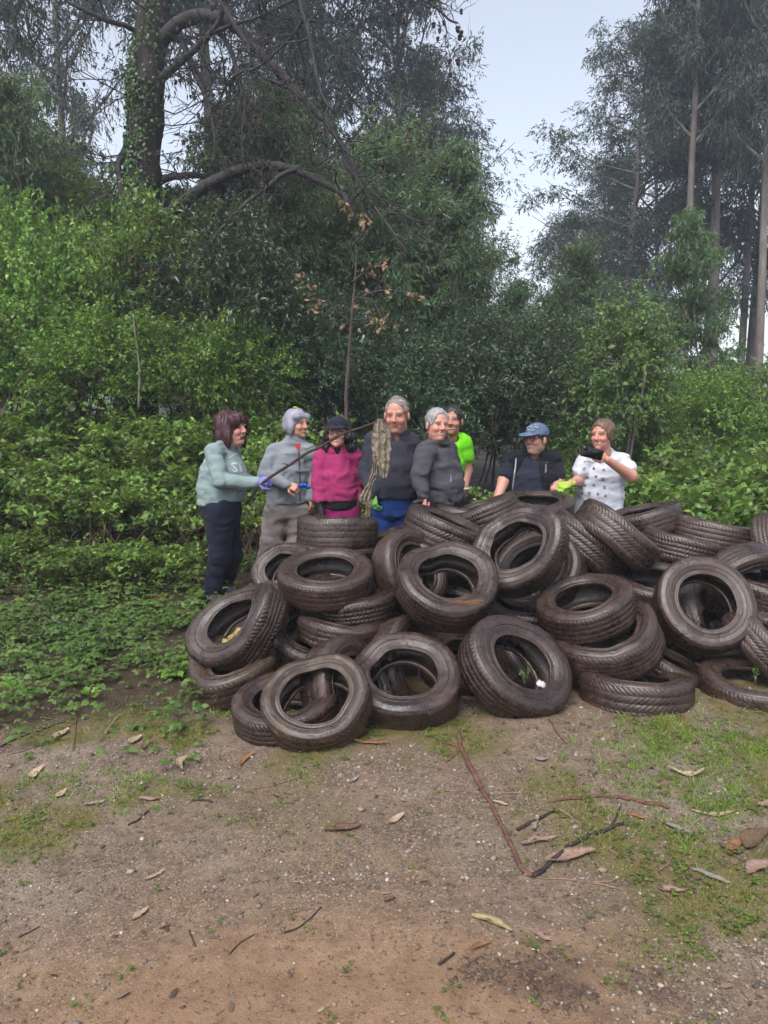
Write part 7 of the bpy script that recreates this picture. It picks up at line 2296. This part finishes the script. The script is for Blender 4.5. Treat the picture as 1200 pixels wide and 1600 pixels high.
DL(834, 1187, 856, 1189, 10, 'grey', 'small pale leaf on the gravel below the leaning tyre', 0.05)
DL(770, 1254, 794, 1260, 8, 'cream', 'small cream scrap beside the long reddish stick', 0.05)
DL(1185, 1262, 1204, 1255, 16, 'pink', 'pink brown leaf at the right edge above the cluster', 0.05)
DL(52, 1220, 70, 1200, 14, 'cream', 'cream curled leaf at the far left of the track', 0.25)
DL(285, 1208, 312, 1180, 12, 'cream', 'cream hooked leaf right of the left grass', 0.25)
DL(205, 1165, 222, 1152, 14, 'cream', 'pale leaf below the left weeds', 0.15)
DL(222, 1175, 240, 1158, 10, 'brown', 'brown leaf beside the pale one below the left weeds', 0.15)
DL(88, 1248, 104, 1236, 12, 'cream', 'cream leaf standing in the left grass', 0.1)
DL(376, 1198, 400, 1178, 10, 'rust', 'orange bark strip below the dark flat front tyre', 0.15, name='bark_strip', cat='bark')
DL(85, 1158, 108, 1142, 14, 'cream', 'cream leaf beside the thin left twigs', 0.12)
DL(130, 1260, 165, 1254, 9, 'grey', 'grey strip in the left grass patch', 0.05, name='bark_strip', cat='bark')
DL(215, 1250, 250, 1252, 9, 'pink', 'pinkish strip on the gravel at the left', 0.06, name='bark_strip', cat='bark')
DL(545, 1225, 560, 1215, 8, 'grey', 'pale flat chip on the gravel below the front centre tyre', 0.02)
DL(608, 1290, 632, 1274, 12, 'cream', 'broken cream chip on the gravel near the centre', 0.04)
DL(225, 1378, 258, 1362, 6, 'cream', 'thin white splinter on the gravel left of centre', 0.02)
DL(206, 1440, 232, 1420, 11, 'cream', 'cream splinter low on the left', 0.03)
DL(600, 1410, 618, 1404, 9, 'brown', 'dark crumpled leaf right of centre on the bare earth', 0.05)
DL(505, 1300, 565, 1292, 20, 'brown', 'dark brown bark scrap on the gravel near the centre', 0.03, name='bark_strip', cat='bark')
DL(645, 1130, 680, 1125, 9, 'brown', 'brown strip under the front centre tyre', 0.03, name='bark_strip', cat='bark')
DL(545, 1160, 610, 1165, 7, 'rust', 'rust coloured strip below the front centre tyre', 0.05, name='bark_strip', cat='bark')
DL(90, 880, 140, 876, 12, 'pink', 'pale dead leaf among the left ground cover', 0.05)
DL(235, 945, 262, 938, 16, 'rust', 'rust brown leaf among the weeds left of the pile', 0.05)
DL(270, 958, 300, 960, 16, 'rust', 'rust brown leaf close to the boots of the woman with the stick', 0.05)
# ================================================================== HAZE: damp air over the whole place
hx, hy0, hy1, hz0, hz1 = 60, -8, 62, -2.2, 34
V = [(x, y, z) for x in (-hx, hx) for y in (hy0, hy1) for z in (hz0, hz1)]
F4 = [(0, 1, 3, 2), (4, 6, 7, 5), (0, 4, 5, 1), (2, 3, 7, 6), (0, 2, 6, 4), (1, 5, 7, 3)]
hme = MB().add(V, None, F4).mesh('haze', None, False)
hm = bpy.data.materials.new('haze')
hm.use_nodes = True
hm.node_tree.nodes.clear()
ho = hm.node_tree.nodes.new('ShaderNodeOutputMaterial')
hv = hm.node_tree.nodes.new('ShaderNodeVolumePrincipled')
hv.inputs['Color'].default_value = (0.80, 0.86, 1.0, 1)
hv.inputs['Density'].default_value = 0.0032
hv.inputs['Anisotropy'].default_value = 0.2
hm.node_tree.links.new(hv.outputs[0], ho.inputs['Volume'])
hme.materials.append(hm)
o = obj('haze', hme)
tag(o, 'thin damp haze hanging between the trees', 'haze', kind='stuff')
